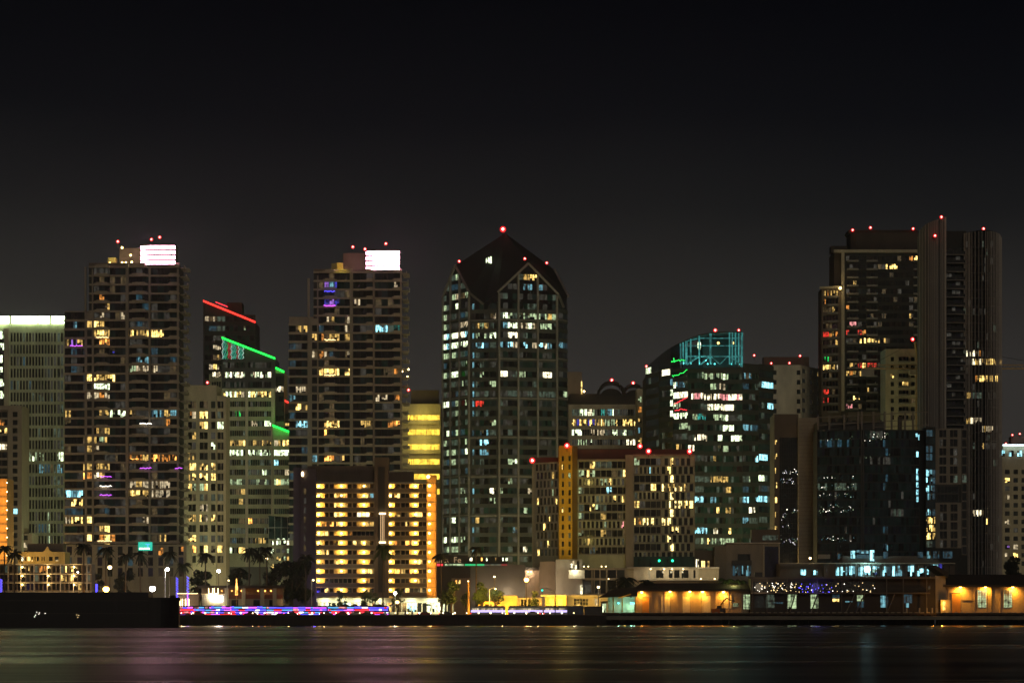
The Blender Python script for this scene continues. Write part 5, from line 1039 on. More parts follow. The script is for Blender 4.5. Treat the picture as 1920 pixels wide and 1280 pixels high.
def text(body, name, parent, loc, size, mat, rot=(math.pi/2, 0, 0), ext=.08, ax='LEFT'):
    cu = bpy.data.curves.new(name, 'FONT'); cu.body = body; cu.size = size; cu.extrude = ext; cu.align_x = ax
    tmp = bpy.data.objects.new(name, cu); COL.objects.link(tmp); dg = bpy.context.evaluated_depsgraph_get()
    me = bpy.data.meshes.new_from_object(tmp.evaluated_get(dg)); bpy.data.objects.remove(tmp)
    me.materials.clear(); me.materials.append(MATS[mat]); o = bpy.data.objects.new(name, me); COL.objects.link(o)
    o.rotation_euler = rot; o.parent = parent; o.location = Vector(loc)-parent_loc(parent); return o
wallmat('letter_glow', (.75, .6, .42), .6, .1); MATS['letter_glow'].node_tree.nodes['Principled BSDF'].inputs['Emission Color'].default_value = (.9, .6, .35, 1); MATS['letter_glow'].node_tree.nodes['Principled BSDF'].inputs['Emission Strength'].default_value = .3
text('Santa  Fe', 'sign_lettering', b.root, (X(807.5, D+7), D+7.4, Z(1054.3, D+7)), 3.05, 'letter_glow')
for x in (855, 860): b.w(f, x, x+3.4, 1087, 1093, 'Y')
b.mass([(846, D-1), (882, D-1)], 3, 1083, 'stone_brown', part='porch'); g = fr(846, D-1, 882, D-1); b.w(g, 854, 857, 1087, 1093.5, 'O', .1); b.w(g, 859, 863, 1087, 1093.5, 'Y', .1)
b.done()
D = 1440
b = B('museum_hall', 'long windowless hall of grey-brown brick behind the orange street lamp', 'building', 960, D)
b.mass([(882, D), (1042, D)], 30, 1068, 'brick_grey'); f = fr(882, D, 1042, D); f.px(b.p('roof_edge'), 880, 1043, 1063, 1068.5, 0, 1.2, 'roof_dark')
for i in range(38): f.px(b.p('wall_rib'), 884+4.2*i, 884.5+4.2*i, 1069, 1115, 0, .12, 'brick_grey')
for x, y in ((904, 1073), (925, 1072.5), (989, 1071), (994, 1070.5), (948, 1073), (1020, 1071)): mb = MB(); f.px(mb, x, x+2.6, y, y+.9, .3, .7, 'lamp_small'); mb.build('eave_lamp', b.root); point('eave_glow', f.P(f.at(x), 1.8, f.z(y+1)), (1, .72, .45), 420, .3)
b.done()
D = 1350
b = B('yellow_cottage', 'low yellow-lit house with pale shutters behind the traffic signal', 'building', 1050, D)
b.mass([(1022, D), (1062, D-2)], 12, 1117, 'stucco_yellow', D=D); b.mass([(1062, D+3), (1148, D+3)], 10, 1118, 'stone_beige', part='long_wing', D=D)
f = fr(1022, D, 1062, D-2); f.px(b.p('roof_edge'), 1016, 1064, 1114.5, 1117.5, -1, 1.6, 'stone_beige')
for a in (1030, 1046): f.px(b.p('shutter'), a, a+9, 1122, 1137, 0, .15, 'stone_beige')
g = fr(1062, D+3, 1148, D+3); g.px(b.p('roof_edge'), 1060, 1150, 1115, 1118.2, 0, 1.3, 'stone_beige')
b.grid(g, 1062, 1148, 1118, 1150, cols(1076, 1103, 5, .7)+[(1115, 1120)], [(1122, 1127), (1128, 1134)], 'stone_beige', litf([(1070, 1118, 1105, 1135, 'ED'), (1114, 1120, 1122, 1134, 'w')], {}, 2), dep=.15)
b.done()
for x, p_ in ((1028, 900), (1046, 800), (1058, 500)): point('cottage_flood', (X(x, D), D-9, Z(1135, D)), (1, .62, .08), p_*3.5, .5)
for x in (1085, 1120): point('cottage_flood', (X(x, D), D-8, Z(1135, D)), (1, .62, .15), 900, .5)
D = 1352
b = B('orange_lit_shed', 'small orange-lit kiosk row behind the street trees, right of the shops', 'building', 950, D)
b.mass([(896, D), (940, D)], 8, 1128, 'stucco_yellow'); b.mass([(932, D+2), (970, D+2)], 8, 1116, 'stucco_yellow', part='gabled_end'); b.mass([(970, D+4), (1016, D+4)], 8, 1120, 'stone_beige', part='right_part')
g = fr(970, D+4, 1016, D+4)
for x in (977, 983, 990): b.w(g, x, x+4.5, 1123, 1136, 'D')
f = fr(896, D, 940, D); f.px(b.p('fascia'), 894, 941, 1127, 1130, 0, 1.2, 'orange_wall'); b.w(f, 910, 924, 1132, 1136, 'R')
b.done()
for x, p_ in ((905, 700), (925, 800), (948, 1200), (962, 800), (1000, 300)): point('kiosk_fill', (X(x, D), D-6, Z(1136, D)), (1, .56, .07), p_*3.5, .5)  # lights without fixtures, added to brighten the kiosk row
# ================================================================== WAREHOUSES ON THE PIERS
def warehouse(name, label, xs, D, ytop_wall, yroof, openings, lamps, extra=None, PZ=3.9):
    b = B(name, label, 'warehouse', (xs[0]+xs[1])/2, D, PZ); f = fr(xs[0], D, xs[1], D)
    b.mass([(xs[0], D), (xs[1], D)], 24, ytop_wall, 'warehouse_wall')
    a, c = X(xs[0]-5, D), X(xs[1]+4, D); z0, z1 = Z(ytop_wall+1, D), Z(yroof, D)
    b.p('roof').hexa([(a, D-2.2, z0), (c, D-2.2, z0), (c, D+25, z0), (a, D+25, z0), (a+3, D+9, z1), (c-1, D+9, z1), (c-1, D+14, z1), (a+3, D+14, z1)], 'roof_brown')
    b.p('roof').box(a, c, D-2.3, D-1.9, z0-.5, z0+.25, 'roof_brown')
    for x in range(int(xs[0])+6, int(xs[1]), 24): f.px(b.p('pilaster'), x-.7, x+.7, ytop_wall, 1150, 0, .35, 'warehouse_wall')
    for (x0, x1, y0, y1, k) in openings:
        f.px(b.p('door_frame'), x0-1, x1+1, y0-1.2, y0, 0, .4, 'concrete_grey'); f.px(b.p('door_frame'), x0-1, x0, y0, y1, 0, .38, 'concrete_grey'); f.px(b.p('door_frame'), x1, x1+1, y0, y1, 0, .38, 'concrete_grey')
        mb = MB(); f.px(mb, x0, x1, y0, y1, 0, .12, k)
        if k == 'door_lit' or k.startswith('lit'):
            n = 7; 
            for i in range(1, n): f.px(mb, x0, x1, y0+(y1-y0)*i/n-.25, y0+(y1-y0)*i/n+.25, .12, .2, 'roof_brown')
            for i in range(1, 5): f.px(mb, x0+(x1-x0)*i/5-.2, x0+(x1-x0)*i/5+.2, y0, y1, .12, .21, 'roof_brown')
        mb.build('door' if not k.startswith('lit') else 'window', b.root)
    for x, y, p_ in lamps:
        mb = MB(); q = f.P(f.at(x), 1.3, f.z(y)); mb.ball(q, .45, 'lamp_orange', sz=.7); mb.tube([f.P(f.at(x), 0, f.z(y)+.5), (q[0], q[1], q[2]+.45)], .1, 'dark_metal', 4); mb.build('wall_lamp', b.root)
        q = f.P(f.at(x), 1.6, f.z(y)-.75); point('wall_lamp_glow', q, (1, .40, .03), p_*2.0, .3, spot=150, aim=f.P(f.at(x), 0, f.z(y)-2.2))
    return b, f
wallmat('door_pale', (.62, .6, .56), .6, .12); wallmat('door_orange', (.5, .25, .06), .6, .2); litmat('door_lit', (1, .85, .45), .8)
Dw = 1300
b, f = warehouse('pier_warehouse', 'brown pier warehouse with five orange wall lamps and pale roller doors', (1192, 1404), Dw, 1104, 1092,
    [(1204, 1217, 1119, 1149, 'door_orange'), (1240, 1256, 1117, 1149, 'door_pale'), (1280, 1294, 1117, 1149, 'door_pale'), (1316, 1332, 1116, 1149, 'door_pale'), (1357, 1371, 1115, 1140, 'door_pale'), (1394, 1406, 1114, 1141, 'lit_pale_green'), (1374.5, 1379, 1130, 1136, 'lit_pale_green'), (1380.5, 1385, 1130, 1136, 'lit_pale_green')],
    [(1203, 1110, 800), (1256, 1108.5, 600), (1293, 1108.5, 600), (1317, 1109, 800), (1356, 1109.5, 900)])
# open loading canopy at its left end
b.p('canopy_roof').hexa([(X(1122, Dw), Dw-6, Z(1120, Dw)), (X(1194, Dw), Dw-6, Z(1117, Dw)), (X(1194, Dw), Dw+8, Z(1117, Dw)), (X(1122, Dw), Dw+8, Z(1120, Dw)), (X(1150, Dw), Dw-3, Z(1103, Dw)), (X(1194, Dw), Dw-3, Z(1100, Dw)), (X(1194, Dw), Dw+8, Z(1100, Dw)), (X(1150, Dw), Dw+8, Z(1103, Dw))], 'roof_brown')
b.p('canopy_wall').box(X(1140, Dw), X(1194, Dw), Dw+5, Dw+6, 3.9, Z(1118, Dw), 'stone_beige')
for x in (1149, 1166, 1190): b.p('canopy_post').box(X(x, Dw)-.2, X(x, Dw)+.2, Dw-5, Dw-4.6, 3.9, Z(1119, Dw), 'yellow_paint')
mb = MB(); mb.tube([(X(1157, Dw), Dw-6.3, Z(1121, Dw)), (X(1182, Dw), Dw-6.3, Z(1113, Dw))], .22, 'yellow_paint', 5); mb.build('canopy_beam', b.root)
point('canopy_glow', (X(1170, Dw), Dw-8, Z(1123, Dw)), (1, .6, .1), 120, .3)
for x in (1160, 1185, 1184, 1190):
    mb = MB(); mb.ball((X(x, Dw), Dw+3, Z(1130, Dw)), .3, 'lamp_teal'); mb.build('canopy_lamp', b.root); point('canopy_glow', (X(x, Dw), Dw+2.2, Z(1132, Dw)), (.42, 1, .72), 260, .3)
b.done()
b, f = warehouse('pier_warehouse', 'orange-lit pier warehouse with two tall paned windows at the right edge', (1772, 1950), 1296, 1096, 1076,
    [(1785, 1801, 1111, 1149, 'door_orange'), (1833, 1850, 1106, 1138, 'lit_pale_green'), (1882, 1898, 1106, 1138, 'lit_pale_green')],
    [(1800, 1100, 1500), (1847, 1100, 1500), (1898, 1100, 1500), (1946, 1100, 1200)])
f.px(b.p('wall_band'), 1804, 1828, 1124, 1125.3, 0, .25, 'stone_brown'); f.px(b.p('downpipe'), 1859, 1860.5, 1098, 1148, 0, .5, 'dark_metal')
b.mass([(1753, 1294), (1773, 1294)], 20, 1079, 'warehouse_wall', part='gable_tower', D=1296); b.mass([(1764, 1288), (1782, 1288)], 6, 1124, 'warehouse_wall', part='porch', D=1288)
b.p('gable_roof').hexa([(X(1748, 1294), 1291, Z(1063, 1294)), (X(1776, 1294), 1291, Z(1083, 1294)), (X(1776, 1294), 1314, Z(1083, 1294)), (X(1748, 1294), 1314, Z(1063, 1294)), (X(1752, 1294), 1291, Z(1062, 1294)+.6), (X(1776, 1294), 1291, Z(1076, 1294)+.6), (X(1776, 1294), 1314, Z(1076, 1294)+.6), (X(1752, 1294), 1314, Z(1062, 1294)+.6)], 'roof_dark')
mb = MB(); fr(1764, 1288, 1782, 1288).px(mb, 1768, 1773, 1127, 1143, 0, .2, 'lit_orange_bright'); mb.build('door', b.root)
point('porch_glow', (X(1764, 1290), 1286, Z(1130, 1290)), (1, .45, .05), 900, .4)
b.done()
# two-storey pier hall wrapped in gallery and fairy lights
Dp = 1294
b = B('pier_hall', 'two-storey dark pier hall with an upper gallery hung with white and blue fairy lights', 'building', 1575, Dp, 3.9)
b.mass([(1408, Dp), (1754, Dp)], 18, 1084, 'roof_brown'); f = fr(1408, Dp, 1754, Dp)
f.px(b.p('roof_edge'), 1402, 1752, 1081, 1084.5, 0, 3.6, 'stone_brown'); f.px(b.p('gallery_floor'), 1408, 1742, 1110, 1112.5, 0, 3.2, 'stone_brown')
for x in (1410, 1437, 1475, 1531, 1577, 1613, 1661, 1692, 1736): f.px(b.p('post'), x-.6, x+.6, 1084, 1148, 2.6, 3.0, 'steel_warm' if x > 1600 else 'stone_brown')
for x in range(1412, 1740, 5): f.px(b.p('gallery_rail'), x, x+.35, 1103, 1110, 3.0, 3.1, 'dark_metal')
f.px(b.p('gallery_rail'), 1408, 1740, 1102.4, 1103, 2.98, 3.15, 'dark_metal')
for a, c in ((1480, 1490), (1520, 1532), (1585, 1602), (1604, 1620), (1662, 1676)):
    mb = MB(); mb.tube([f.P(f.at(a), 2.4, f.z(1147)), f.P(f.at(c), 2.4, f.z(1113))], .22, 'steel_warm', 4); mb.build('brace', b.root)
for (x0, x1, y0, y1, k) in ((1415, 1432, 1116, 1139, 'B'), (1436, 1452, 1114, 1139, 'e'), (1476, 1493, 1114, 1140, 'g'), (1520, 1534, 1114, 1140, 'g'), (1560, 1574, 1114, 1121, 'm'), (1561, 1573, 1122, 1127, 'Y'), (1607, 1618, 1115, 1126, 'g'), (1608, 1620, 1127, 1138, 'm'), (1651, 1660, 1116, 1138, 'c'), (1661, 1665, 1118, 1138, 'm'), (1695, 1710, 1114, 1130, 'm'), (1699, 1704, 1130, 1138, 'c'), (1585, 1598, 1126, 1128, 'c'), (1448, 1468, 1128, 1131, 'm'), (1740, 1744, 1098, 1104, 'd')):
    mb = MB(); f.px(mb, x0, x1, y0, y1, 0, .15, mname(k))
    n = max(1, int((y1-y0)/6))
    for i in range(1, n): f.px(mb, x0, x1, y0+(y1-y0)*i/n-.2, y0+(y1-y0)*i/n+.2, .15, .22, 'dark_metal')
    mb.build('window', b.root)
f.px(b.p('upper_window'), 1412, 1640, 1090, 1108, 0, .15, 'glass_dark')
R = random.Random(12)
fl = MB(); flb = MB(); flw = MB()
for i in range(120):
    x = R.uniform(1413, 1572) if R.random() < .72 else R.uniform(1572, 1640); 
    if x < 1440 or 1452 < x < 1485: pass
    elif R.random() < .25: continue
    y = R.uniform(1091, 1109); s = R.uniform(.6, 1.15)
    blue = 1493 < x < 1566 and R.random() < .72
    m = flb if blue else (flw if x < 1440 and y > 1100 else fl)
    f.px(m, x, x+s*(1.6 if blue else 1), y, y+s*(2.2 if blue else 1.4), 2.1, 2.25, 'fairy_blue' if blue else ('fairy_white' if m is flw else R.choice(['fairy_warm', 'fairy_warm', 'fairy_white'])))
for m, n in ((fl, 'fairy_light_string'), (flb, 'blue_light_string'), (flw, 'white_light_string')): tag(m.build(n, b.root), kind='stuff')
point('gallery_glow', (X(1530, Dp), Dp-4, Z(1100, Dp)), (.25, .2, 1), 260, 1.5); point('gallery_glow', (X(1425, Dp), Dp-4, Z(1100, Dp)), (1, .8, .55), 260, 1.5)
b.done()
mb = MB(); mb.box(X(1417, Dp), X(1431, Dp), Dp+4, Dp+8, Z(1084, Dp), Z(1072, Dp), 'dark_metal'); o = mb.build('roof_shed', origin=(X(1424, Dp), Dp+6, Z(1084, Dp))); tag(o, 'black plant box on the left end of the pier hall roof', 'roof unit')
# ================================================================== GROUND, WATER, PIERS
def sheet(name, x0, x1, y0, y1, z, m):
    mb = MB(); mb.quad([(x0, y0, z), (x1, y0, z), (x1, y1, z), (x0, y1, z)], m); return tag(mb.build(name), kind='structure')
SW = 1238.0
sheet('ground', -6000, 6000, SW+3, 12000, GZ, 'earth')
sheet('road', -900, 900, 1292, 1304, GZ+.004, 'asphalt'); 
mb = MB(); mb.box(-900, 900, SW+3, 1291.7, GZ-1, GZ+.12, 'paving'); tag(mb.build('promenade'), kind='structure')
mb = MB(); mb.box(-900, 900, 1304.2, 1316, GZ-.5, GZ+.13, 'paving'); tag(mb.build('pavement'), kind='structure')
mb = MB(); [mb.box(-600+i*6, -597+i*6, 1297.9, 1298.1, GZ+.006, GZ+.012, 'paint_white') for i in range(200)]; tag(mb.build('road_marking'), kind='structure')
mb = MB(); mb.box(-900, X(1130, 1290), SW, SW+3, -4, GZ+.35, 'seawall_stone')
mb.box(-900, X(1130, 1290), SW-.25, SW+3.2, GZ+.351, GZ+.6, 'stone_brown'); o = mb.build('seawall', origin=(0, SW, -4)); tag(o, 'low dark stone seawall topped with a kerb along the promenade', 'seawall')
# pier deck and its piles at right
def pier(name, label, x0, x1, y0, y1, seed):
    t = thing(name, label, 'pier', ((x0+x1)/2, y0, -4)); mb = MB(); mb.box(x0, x1, y0, y1, 3.3, 3.9, 'bark'); mb.build('deck', t)
    R = random.Random(seed); xs = []; x = x0+.8
    while x < x1: xs.append(x); x += 2.35
    for i, x in enumerate(xs[:100]):
        p = MB(); p.tube([(x, y0+.2, -4), (x, y0+.2, 3.5+R.uniform(0, .5))], .28, 'bark', 6); p.build('pile', t)
    mb = MB(); mb.box(x0, x1, y0+2.5, y0+3, -4, 3.3, 'seawall_stone'); mb.build('rear_wall', t)
    k = MB()
    for i in range(int((x1-x0)/1.9)): k.box(x0+i*1.9, x0+i*1.9+1.1, y0-.1, y0+.25, 3.901, 4.12, 'stone_beige')
    k.build('bull_rail', t)
pier('timber_pier', 'timber pier on close-set piles carrying the warehouse and the pier hall', X(1130, 1270), X(1754, 1270), 1270, 1322, 3)
pier('timber_pier', 'right-hand timber pier on piles under the orange-lit warehouse', X(1756, 1266), X(2060, 1266), 1266, 1322, 4)
# water
me = MB(); me.quad([(-2600, -300, 0), (2600, -300, 0), (2600, SW+1, 0), (-2600, SW+1, 0)], 'rubber'); me.quad([(X(1130, 1290), SW+1, 0), (2600, SW+1, 0), (2600, 1330, 0), (X(1130, 1290), 1330, 0)], 'rubber')
w = me.build('water'); tag(w, kind='structure')
m = bpy.data.materials.new('water'); m.use_nodes = True; t = m.node_tree; p = t.nodes['Principled BSDF']
p.inputs['Base Color'].default_value = (.004, .006, .008, 1); p.inputs['IOR'].default_value = 1.33; p.inputs['Specular IOR Level'].default_value = .5
geo = nd(t, 'ShaderNodeNewGeometry'); mp = nd(t, 'ShaderNodeMapping'); mp.inputs['Scale'].default_value = (.006, .022, 1)
t.links.new(geo.outputs['Position'], mp.inputs['Vector']); n1 = nd(t, 'ShaderNodeTexNoise'); n1.inputs['Scale'].default_value = 1; n1.inputs['Detail'].default_value = 6; n1.inputs['Roughness'].default_value = .62
t.links.new(mp.outputs[0], n1.inputs['Vector'])
r = nd(t, 'ShaderNodeMapRange'); r.inputs['From Min'].default_value = .38; r.inputs['From Max'].default_value = .64; r.inputs['To Min'].default_value = .23; r.inputs['To Max'].default_value = .38
t.links.new(n1.outputs['Fac'], r.inputs['Value']); t.links.new(r.outputs[0], p.inputs['Roughness'])
MATS['water'] = m; w.data.materials.clear(); w.data.materials.append(m)
for pl_ in w.data.polygons: pl_.material_index = 0
# ripples lapping at the walls: smooth low crests whose faces catch the shore lamps
mr_ = bpy.data.materials.new('ripple_water'); mr_.use_nodes = True; pr_ = mr_.node_tree.nodes['Principled BSDF']
pr_.inputs['Base Color'].default_value = (.004, .006, .008, 1); pr_.inputs['Roughness'].default_value = .06; pr_.inputs['IOR'].default_value = 1.33; MATS['ripple_water'] = mr_
def ripples(x0, x1, y1, n=440, dy=.25):
    mb = MB(); k = mb.mi('ripple_water')
    for i in range(n+1):
        y = y1-dy*(n-i); zz = .06+.030*math.sin(i*2*math.pi/8)
        if i == 0: zz = .002
        mb.v += [(x0, y, zz), (x1, y, zz)]
    for i in range(n): mb.f.append((2*i, 2*i+1, 2*i+3, 2*i+2)); mb.m.append(k)
    return tag(mb.build('ripples', smooth=True), kind='structure')
ripples(-900, X(1130, 1290), SW); ripples(X(1130, 1290)+.2, 900, 1267.5)
# ================================================================== black ship hull in front, left
Dh = 1092
b = B('moored_vessel', 'long black unlit hull before the left shore, lower at its right end', 'vessel', 150, Dh, -.6)
z = lambda y: Z(y, Dh)
def hull(pts, z1s, m, part):
    b.p(part).prism(pts, -.6, z1s, m)
xa, xb, xc, xd = X(-40, Dh), X(278, Dh), X(322, Dh), X(332, Dh)
b.p('hull').prism([(xa, Dh), (xb, Dh), (xb, Dh+14), (xa, Dh+14)], -.6, z(1109.5), 'black_hull')
n = 7; bow = [(xb+.01, Dh+.1)]+[(xb+(xd-xb)*i/n, Dh+.1+4.5*(i/n)**3) for i in range(1, n+1)]; bow += [(x, Dh+13.8-(y-Dh)) for x, y in reversed(bow)]
b.p('bow').prism(bow, -.6, z(1119.5), 'black_hull')
R = random.Random(2)
for i in range(28):
    x = xa+(xb-xa)*i/28; b.p('hull_rib').box(x, x+.18, Dh-.1, Dh, -.5, z(1111), 'black_hull')
b.p('rubbing_strake').box(xa, xb, Dh-.22, Dh-.11, z(1126), z(1124.5), 'dark_metal'); b.p('rubbing_strake').box(xa, xb, Dh-.22, Dh-.11, z(1150), z(1148.5), 'dark_metal')
for x in range(0, 278, 14): b.p('deck_rail').box(X(x, Dh)-.05, X(x, Dh)+.05, Dh+.2, Dh+.3, z(1109.5), z(1107.5), 'dark_metal')
mb = MB()
for x, y in ((65, 1155.5), (67, 1152.5), (69, 1147), (73, 1150.5), (74.5, 1148), (85, 1149)): mb.ball((X(x, Dh), Dh-.3, z(y)), .09, 'fairy_white', 5, 4)
for x, y in ((146, 1156.5), (144, 1152), (148, 1153)): mb.ball((X(x, Dh), Dh-.3, z(y)), .08, 'fairy_warm', 5, 4)
tag(mb.build('riding_light', b.root), kind='stuff')
for x in (320, 326, 330): mb = MB(); mb.tube([(X(x, Dh), Dh+6, z(1121)), (X(x+4, Dh), Dh+5, z(1124))], .4, 'black_hull', 5); mb.build('fender', b.root)
b.done()
# ================================================================== TREES
def leafmat(): pass
def tree(name, label, px, D, ybase, ytop, wpx, leaf='leaf_dark', seed=1, n=900, group=None, gz=GZ, shape=1.0, cat='tree'):
    R = random.Random(seed); x = X(px, D); zt = Z(ytop, D); H = zt-gz; rx = wpx/2/F*D
    t = thing(name, label, cat, (x, D, gz), group); tr = MB(); th_ = H*.38
    tr.tube([(x, D, gz), (x+R.uniform(-.3, .3), D, gz+th_*.6), (x+R.uniform(-.5, .5), D, gz+H*.7)], [.35*H/9, .25*H/9, .08], 'bark', 7)
    cl = []
    for i in range(7):
        a = R.uniform(0, 6.28); q = (x+math.cos(a)*rx*.65, D+math.sin(a)*rx*.5, gz+H*R.uniform(.5, .82)); tr.tube([(x, D, gz+th_*R.uniform(.6, 1)), ((x+q[0])/2, (D+q[1])/2, gz+H*.5), q], [.16*H/9, .11*H/9, .04], 'bark', 5)
    tr.build('trunk', t)
    for i in range(16):
        a = R.uniform(0, 6.28); rr = math.sqrt(R.random())*.72; hz = R.uniform(.36, .9); k = math.sqrt(max(0, 1-((hz-.6)/.45)**2))
        cl.append(((x+math.cos(a)*rx*rr*k, D+math.sin(a)*rx*rr*k*.8, gz+H*hz), rx*R.uniform(.24, .42)))
    cr = MB()
    for i in range(n):
        c, r = R.choice(cl); d = Vector((R.gauss(0, 1), R.gauss(0, 1), R.gauss(0, 1))).normalized()*r*R.uniform(.55, 1.1); p = Vector(c)+Vector((d.x, d.y, d.z*.8*shape))
        if p.z > zt: continue
        s = R.uniform(.22, .5)*max(.7, H/11); u = Vector((R.gauss(0, 1), R.gauss(0, 1), R.gauss(0, 1))).normalized(); v = u.orthogonal().normalized()
        cr.quad([p-u*s, p+v*s*.6, p+u*s, p-v*s*.6], leaf)
    cr.build('crown', t); return t
def palm(label, px, D, ytop, seed=1, r=2.6, group='palm trees along the shore', leaf='leaf_dark', gz=GZ, n=26, lean=.4, name='palm_tree'):
    R = random.Random(seed); x = X(px, D); zt = Z(ytop, D)-r*.35; t = thing(name, label, 'palm', (x, D, gz), group); tr = MB()
    l = R.uniform(-lean, lean); tr.tube([(x-l, D, gz), (x-l*.5, D, gz+(zt-gz)*.5), (x, D, zt)], [.32, .24, .2], 'bark', 6); tr.build('trunk', t)
    cr = MB()
    for i in range(n):
        a = 6.283*i/n+R.uniform(-.15, .15); e = R.uniform(-.5, 1.0); L = r*R.uniform(.8, 1.15); P = []
        for k in range(6):
            s = k/5; P.append(Vector((x+math.cos(a)*L*s*math.cos(e*.6), D+math.sin(a)*L*s*math.cos(e*.6), zt+L*(math.sin(e)*s-.75*s*s))))
        for k in range(5):
            d = (P[k+1]-P[k]); side = Vector((-d.y, d.x, 0)); side = side.normalized() if side.length > 1e-4 else Vector((1, 0, 0)); wv = .42*(1-abs(k-1.6)/5)*r/2.6
            for sg in (-1, 1):
                cr.quad([P[k], P[k+1], P[k+1]+side*sg*wv*.8-Vector((0, 0, wv*.7)), P[k]+side*sg*wv-Vector((0, 0, wv*.75))], leaf)
    cr.build('crown', t); return t
tree('street_tree', 'large dark tree filling the gap left of the balcony hotel', 548, 1345, 1150, 1052, 92, seed=3, n=3200)
tree('street_tree', 'dark leafy tree between the restaurant and the large dark tree', 508, 1350, 1150, 1068, 50, seed=4, n=1500)
tree('street_tree', 'dark rounded tree below the square-windowed apartment block', 445, 1400, 1150, 1062, 62, seed=5, n=1600)
tree('street_tree', 'dark tree behind the tall white lamp post', 378, 1395, 1150, 1064, 52, seed=6, n=1400)
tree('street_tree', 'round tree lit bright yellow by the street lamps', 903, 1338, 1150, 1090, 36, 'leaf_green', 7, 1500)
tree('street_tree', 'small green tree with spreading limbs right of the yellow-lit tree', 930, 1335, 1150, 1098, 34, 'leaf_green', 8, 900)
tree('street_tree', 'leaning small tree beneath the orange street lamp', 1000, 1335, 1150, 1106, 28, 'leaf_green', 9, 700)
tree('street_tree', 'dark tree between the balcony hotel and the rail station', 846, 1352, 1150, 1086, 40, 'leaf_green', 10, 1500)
tree('street_tree', 'dark round tree at the foot of the crowned hotel, right edge', 1905, 1400, 1150, 1040, 60, seed=11, n=1600)
tree('street_tree', 'black shrubby tree overhanging the right end of the black hull', 322, 1238.5, 1150, 1113, 20, seed=17, n=900)
tree('street_tree', 'low dark tree between the motel and the orange lamp', 176, 1375, 1150, 1068, 40, seed=12, n=1200)
tree('street_tree', 'dark shrubby tree under the residential tower podium', 232, 1375, 1150, 1058, 46, seed=13, n=1300)
for i, (px, w) in enumerate(((640, 26), (684, 30), (700, 24), (745, 26), (828, 22), (872, 20))):
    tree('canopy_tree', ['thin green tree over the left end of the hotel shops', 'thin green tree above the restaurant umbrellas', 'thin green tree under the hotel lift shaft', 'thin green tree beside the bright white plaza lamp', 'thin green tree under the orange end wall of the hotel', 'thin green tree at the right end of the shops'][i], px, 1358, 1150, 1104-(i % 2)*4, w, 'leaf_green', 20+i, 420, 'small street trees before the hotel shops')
pl_ = [(157, 1016, 'palm with a broad crown before the left residential tower podium'), (198, 1022, 'palm below the tower podium, second from the left residential tower corner'), (236, 1034, 'shorter palm before the middle of the tower podium'), (262, 1032, 'palm just left of the teal lit sign'),
       (318, 1030, 'palm right of the teal lit sign'), (385, 1032, 'palm over the dark tree behind the white lamp post'), (468, 1024, 'tall palm below the banded windows of the stepped office'), (500, 1022, 'tall palm beside the arched-window block'), (487, 1032, 'slimmer palm between two tall palms'), (826, 1034, 'dark palm in front of the first rooftop letters'),
       (893, 1022, 'very tall slim palm in front of the green light strip'), (8, 1020, 'palm at the left edge before the orange-lit tower end'), (28, 1030, 'palm beside the mission hall'), (344, 1052, 'palm trunk wrapped in blue lights left of the restaurant'), (574, 1036, 'palm beside the violet side wall of the balcony hotel')]
for i, (px, y, lb) in enumerate(pl_): palm(lb, px, 1338+(i*7) % 24, y, 40+i, 3.3 if i not in (10,) else 2.6)
palm('palm standing in front of the hotel lift shaft', 719, 1352, 1018, 77, 3.8, leaf='leaf_green')
palm('large dark fan palm on the left of the warehouse roof', 1172, 1308, 1078, 80, 4.2, n=34); palm('low wide fan palm behind the warehouse roof', 1212, 1308, 1083, 81, 4.0, n=34)
palm('greenish fan palm behind the right end of the warehouse roof', 1362, 1310, 1081, 82, 3.6, leaf='leaf_green', n=30); palm('greenish fan palm beside the black roof shed', 1388, 1310, 1082, 83, 3.6, leaf='leaf_green', n=30)
point('palm_uplight', (X(1375, 1306), 1304, Z(1092, 1306)), (.9, .9, .3), 500, .5)
# light-wrapped trunks
def wrap(px, D, y0, y1, m, label):
    mb = MB(); n = 60; x = X(px, D); z0, z1 = Z(y1, D), Z(y0, D); mb.tube([(x+math.cos(i*.9)*.36, D+math.sin(i*.9)*.36, z0+(z1-z0)*i/n) for i in range(n+1)], .1, m, 4)
    o = mb.build('light_string', origin=(x, D, z0)); tag(o, label, 'light string', 'light strings wound round trunks')
wrap(332, 1325, 1082, 1122, 'led_blue', 'blue light string on the trunk left of the restaurant'); wrap(352, 1325, 1080, 1124, 'led_blue', 'blue light string on the trunk beside the restaurant entrance')
wrap(181, 1325, 1094, 1112, 'led_blue', 'short blue light string right of the motel'); wrap(2, 1325, 1085, 1110, 'led_blue', 'blue light string at the left edge')
point('blue_uplight', (X(590, 1368), 1366, Z(1110, 1366)), (.12, .08, 1), 600, .5); point('blue_uplight', (X(250, 1375), 1368, Z(1040, 1368)), (.2, .12, 1), 350, 1); point('blue_uplight', (X(160, 1375), 1368, Z(1060, 1368)), (.2, .12, 1), 350, 1)
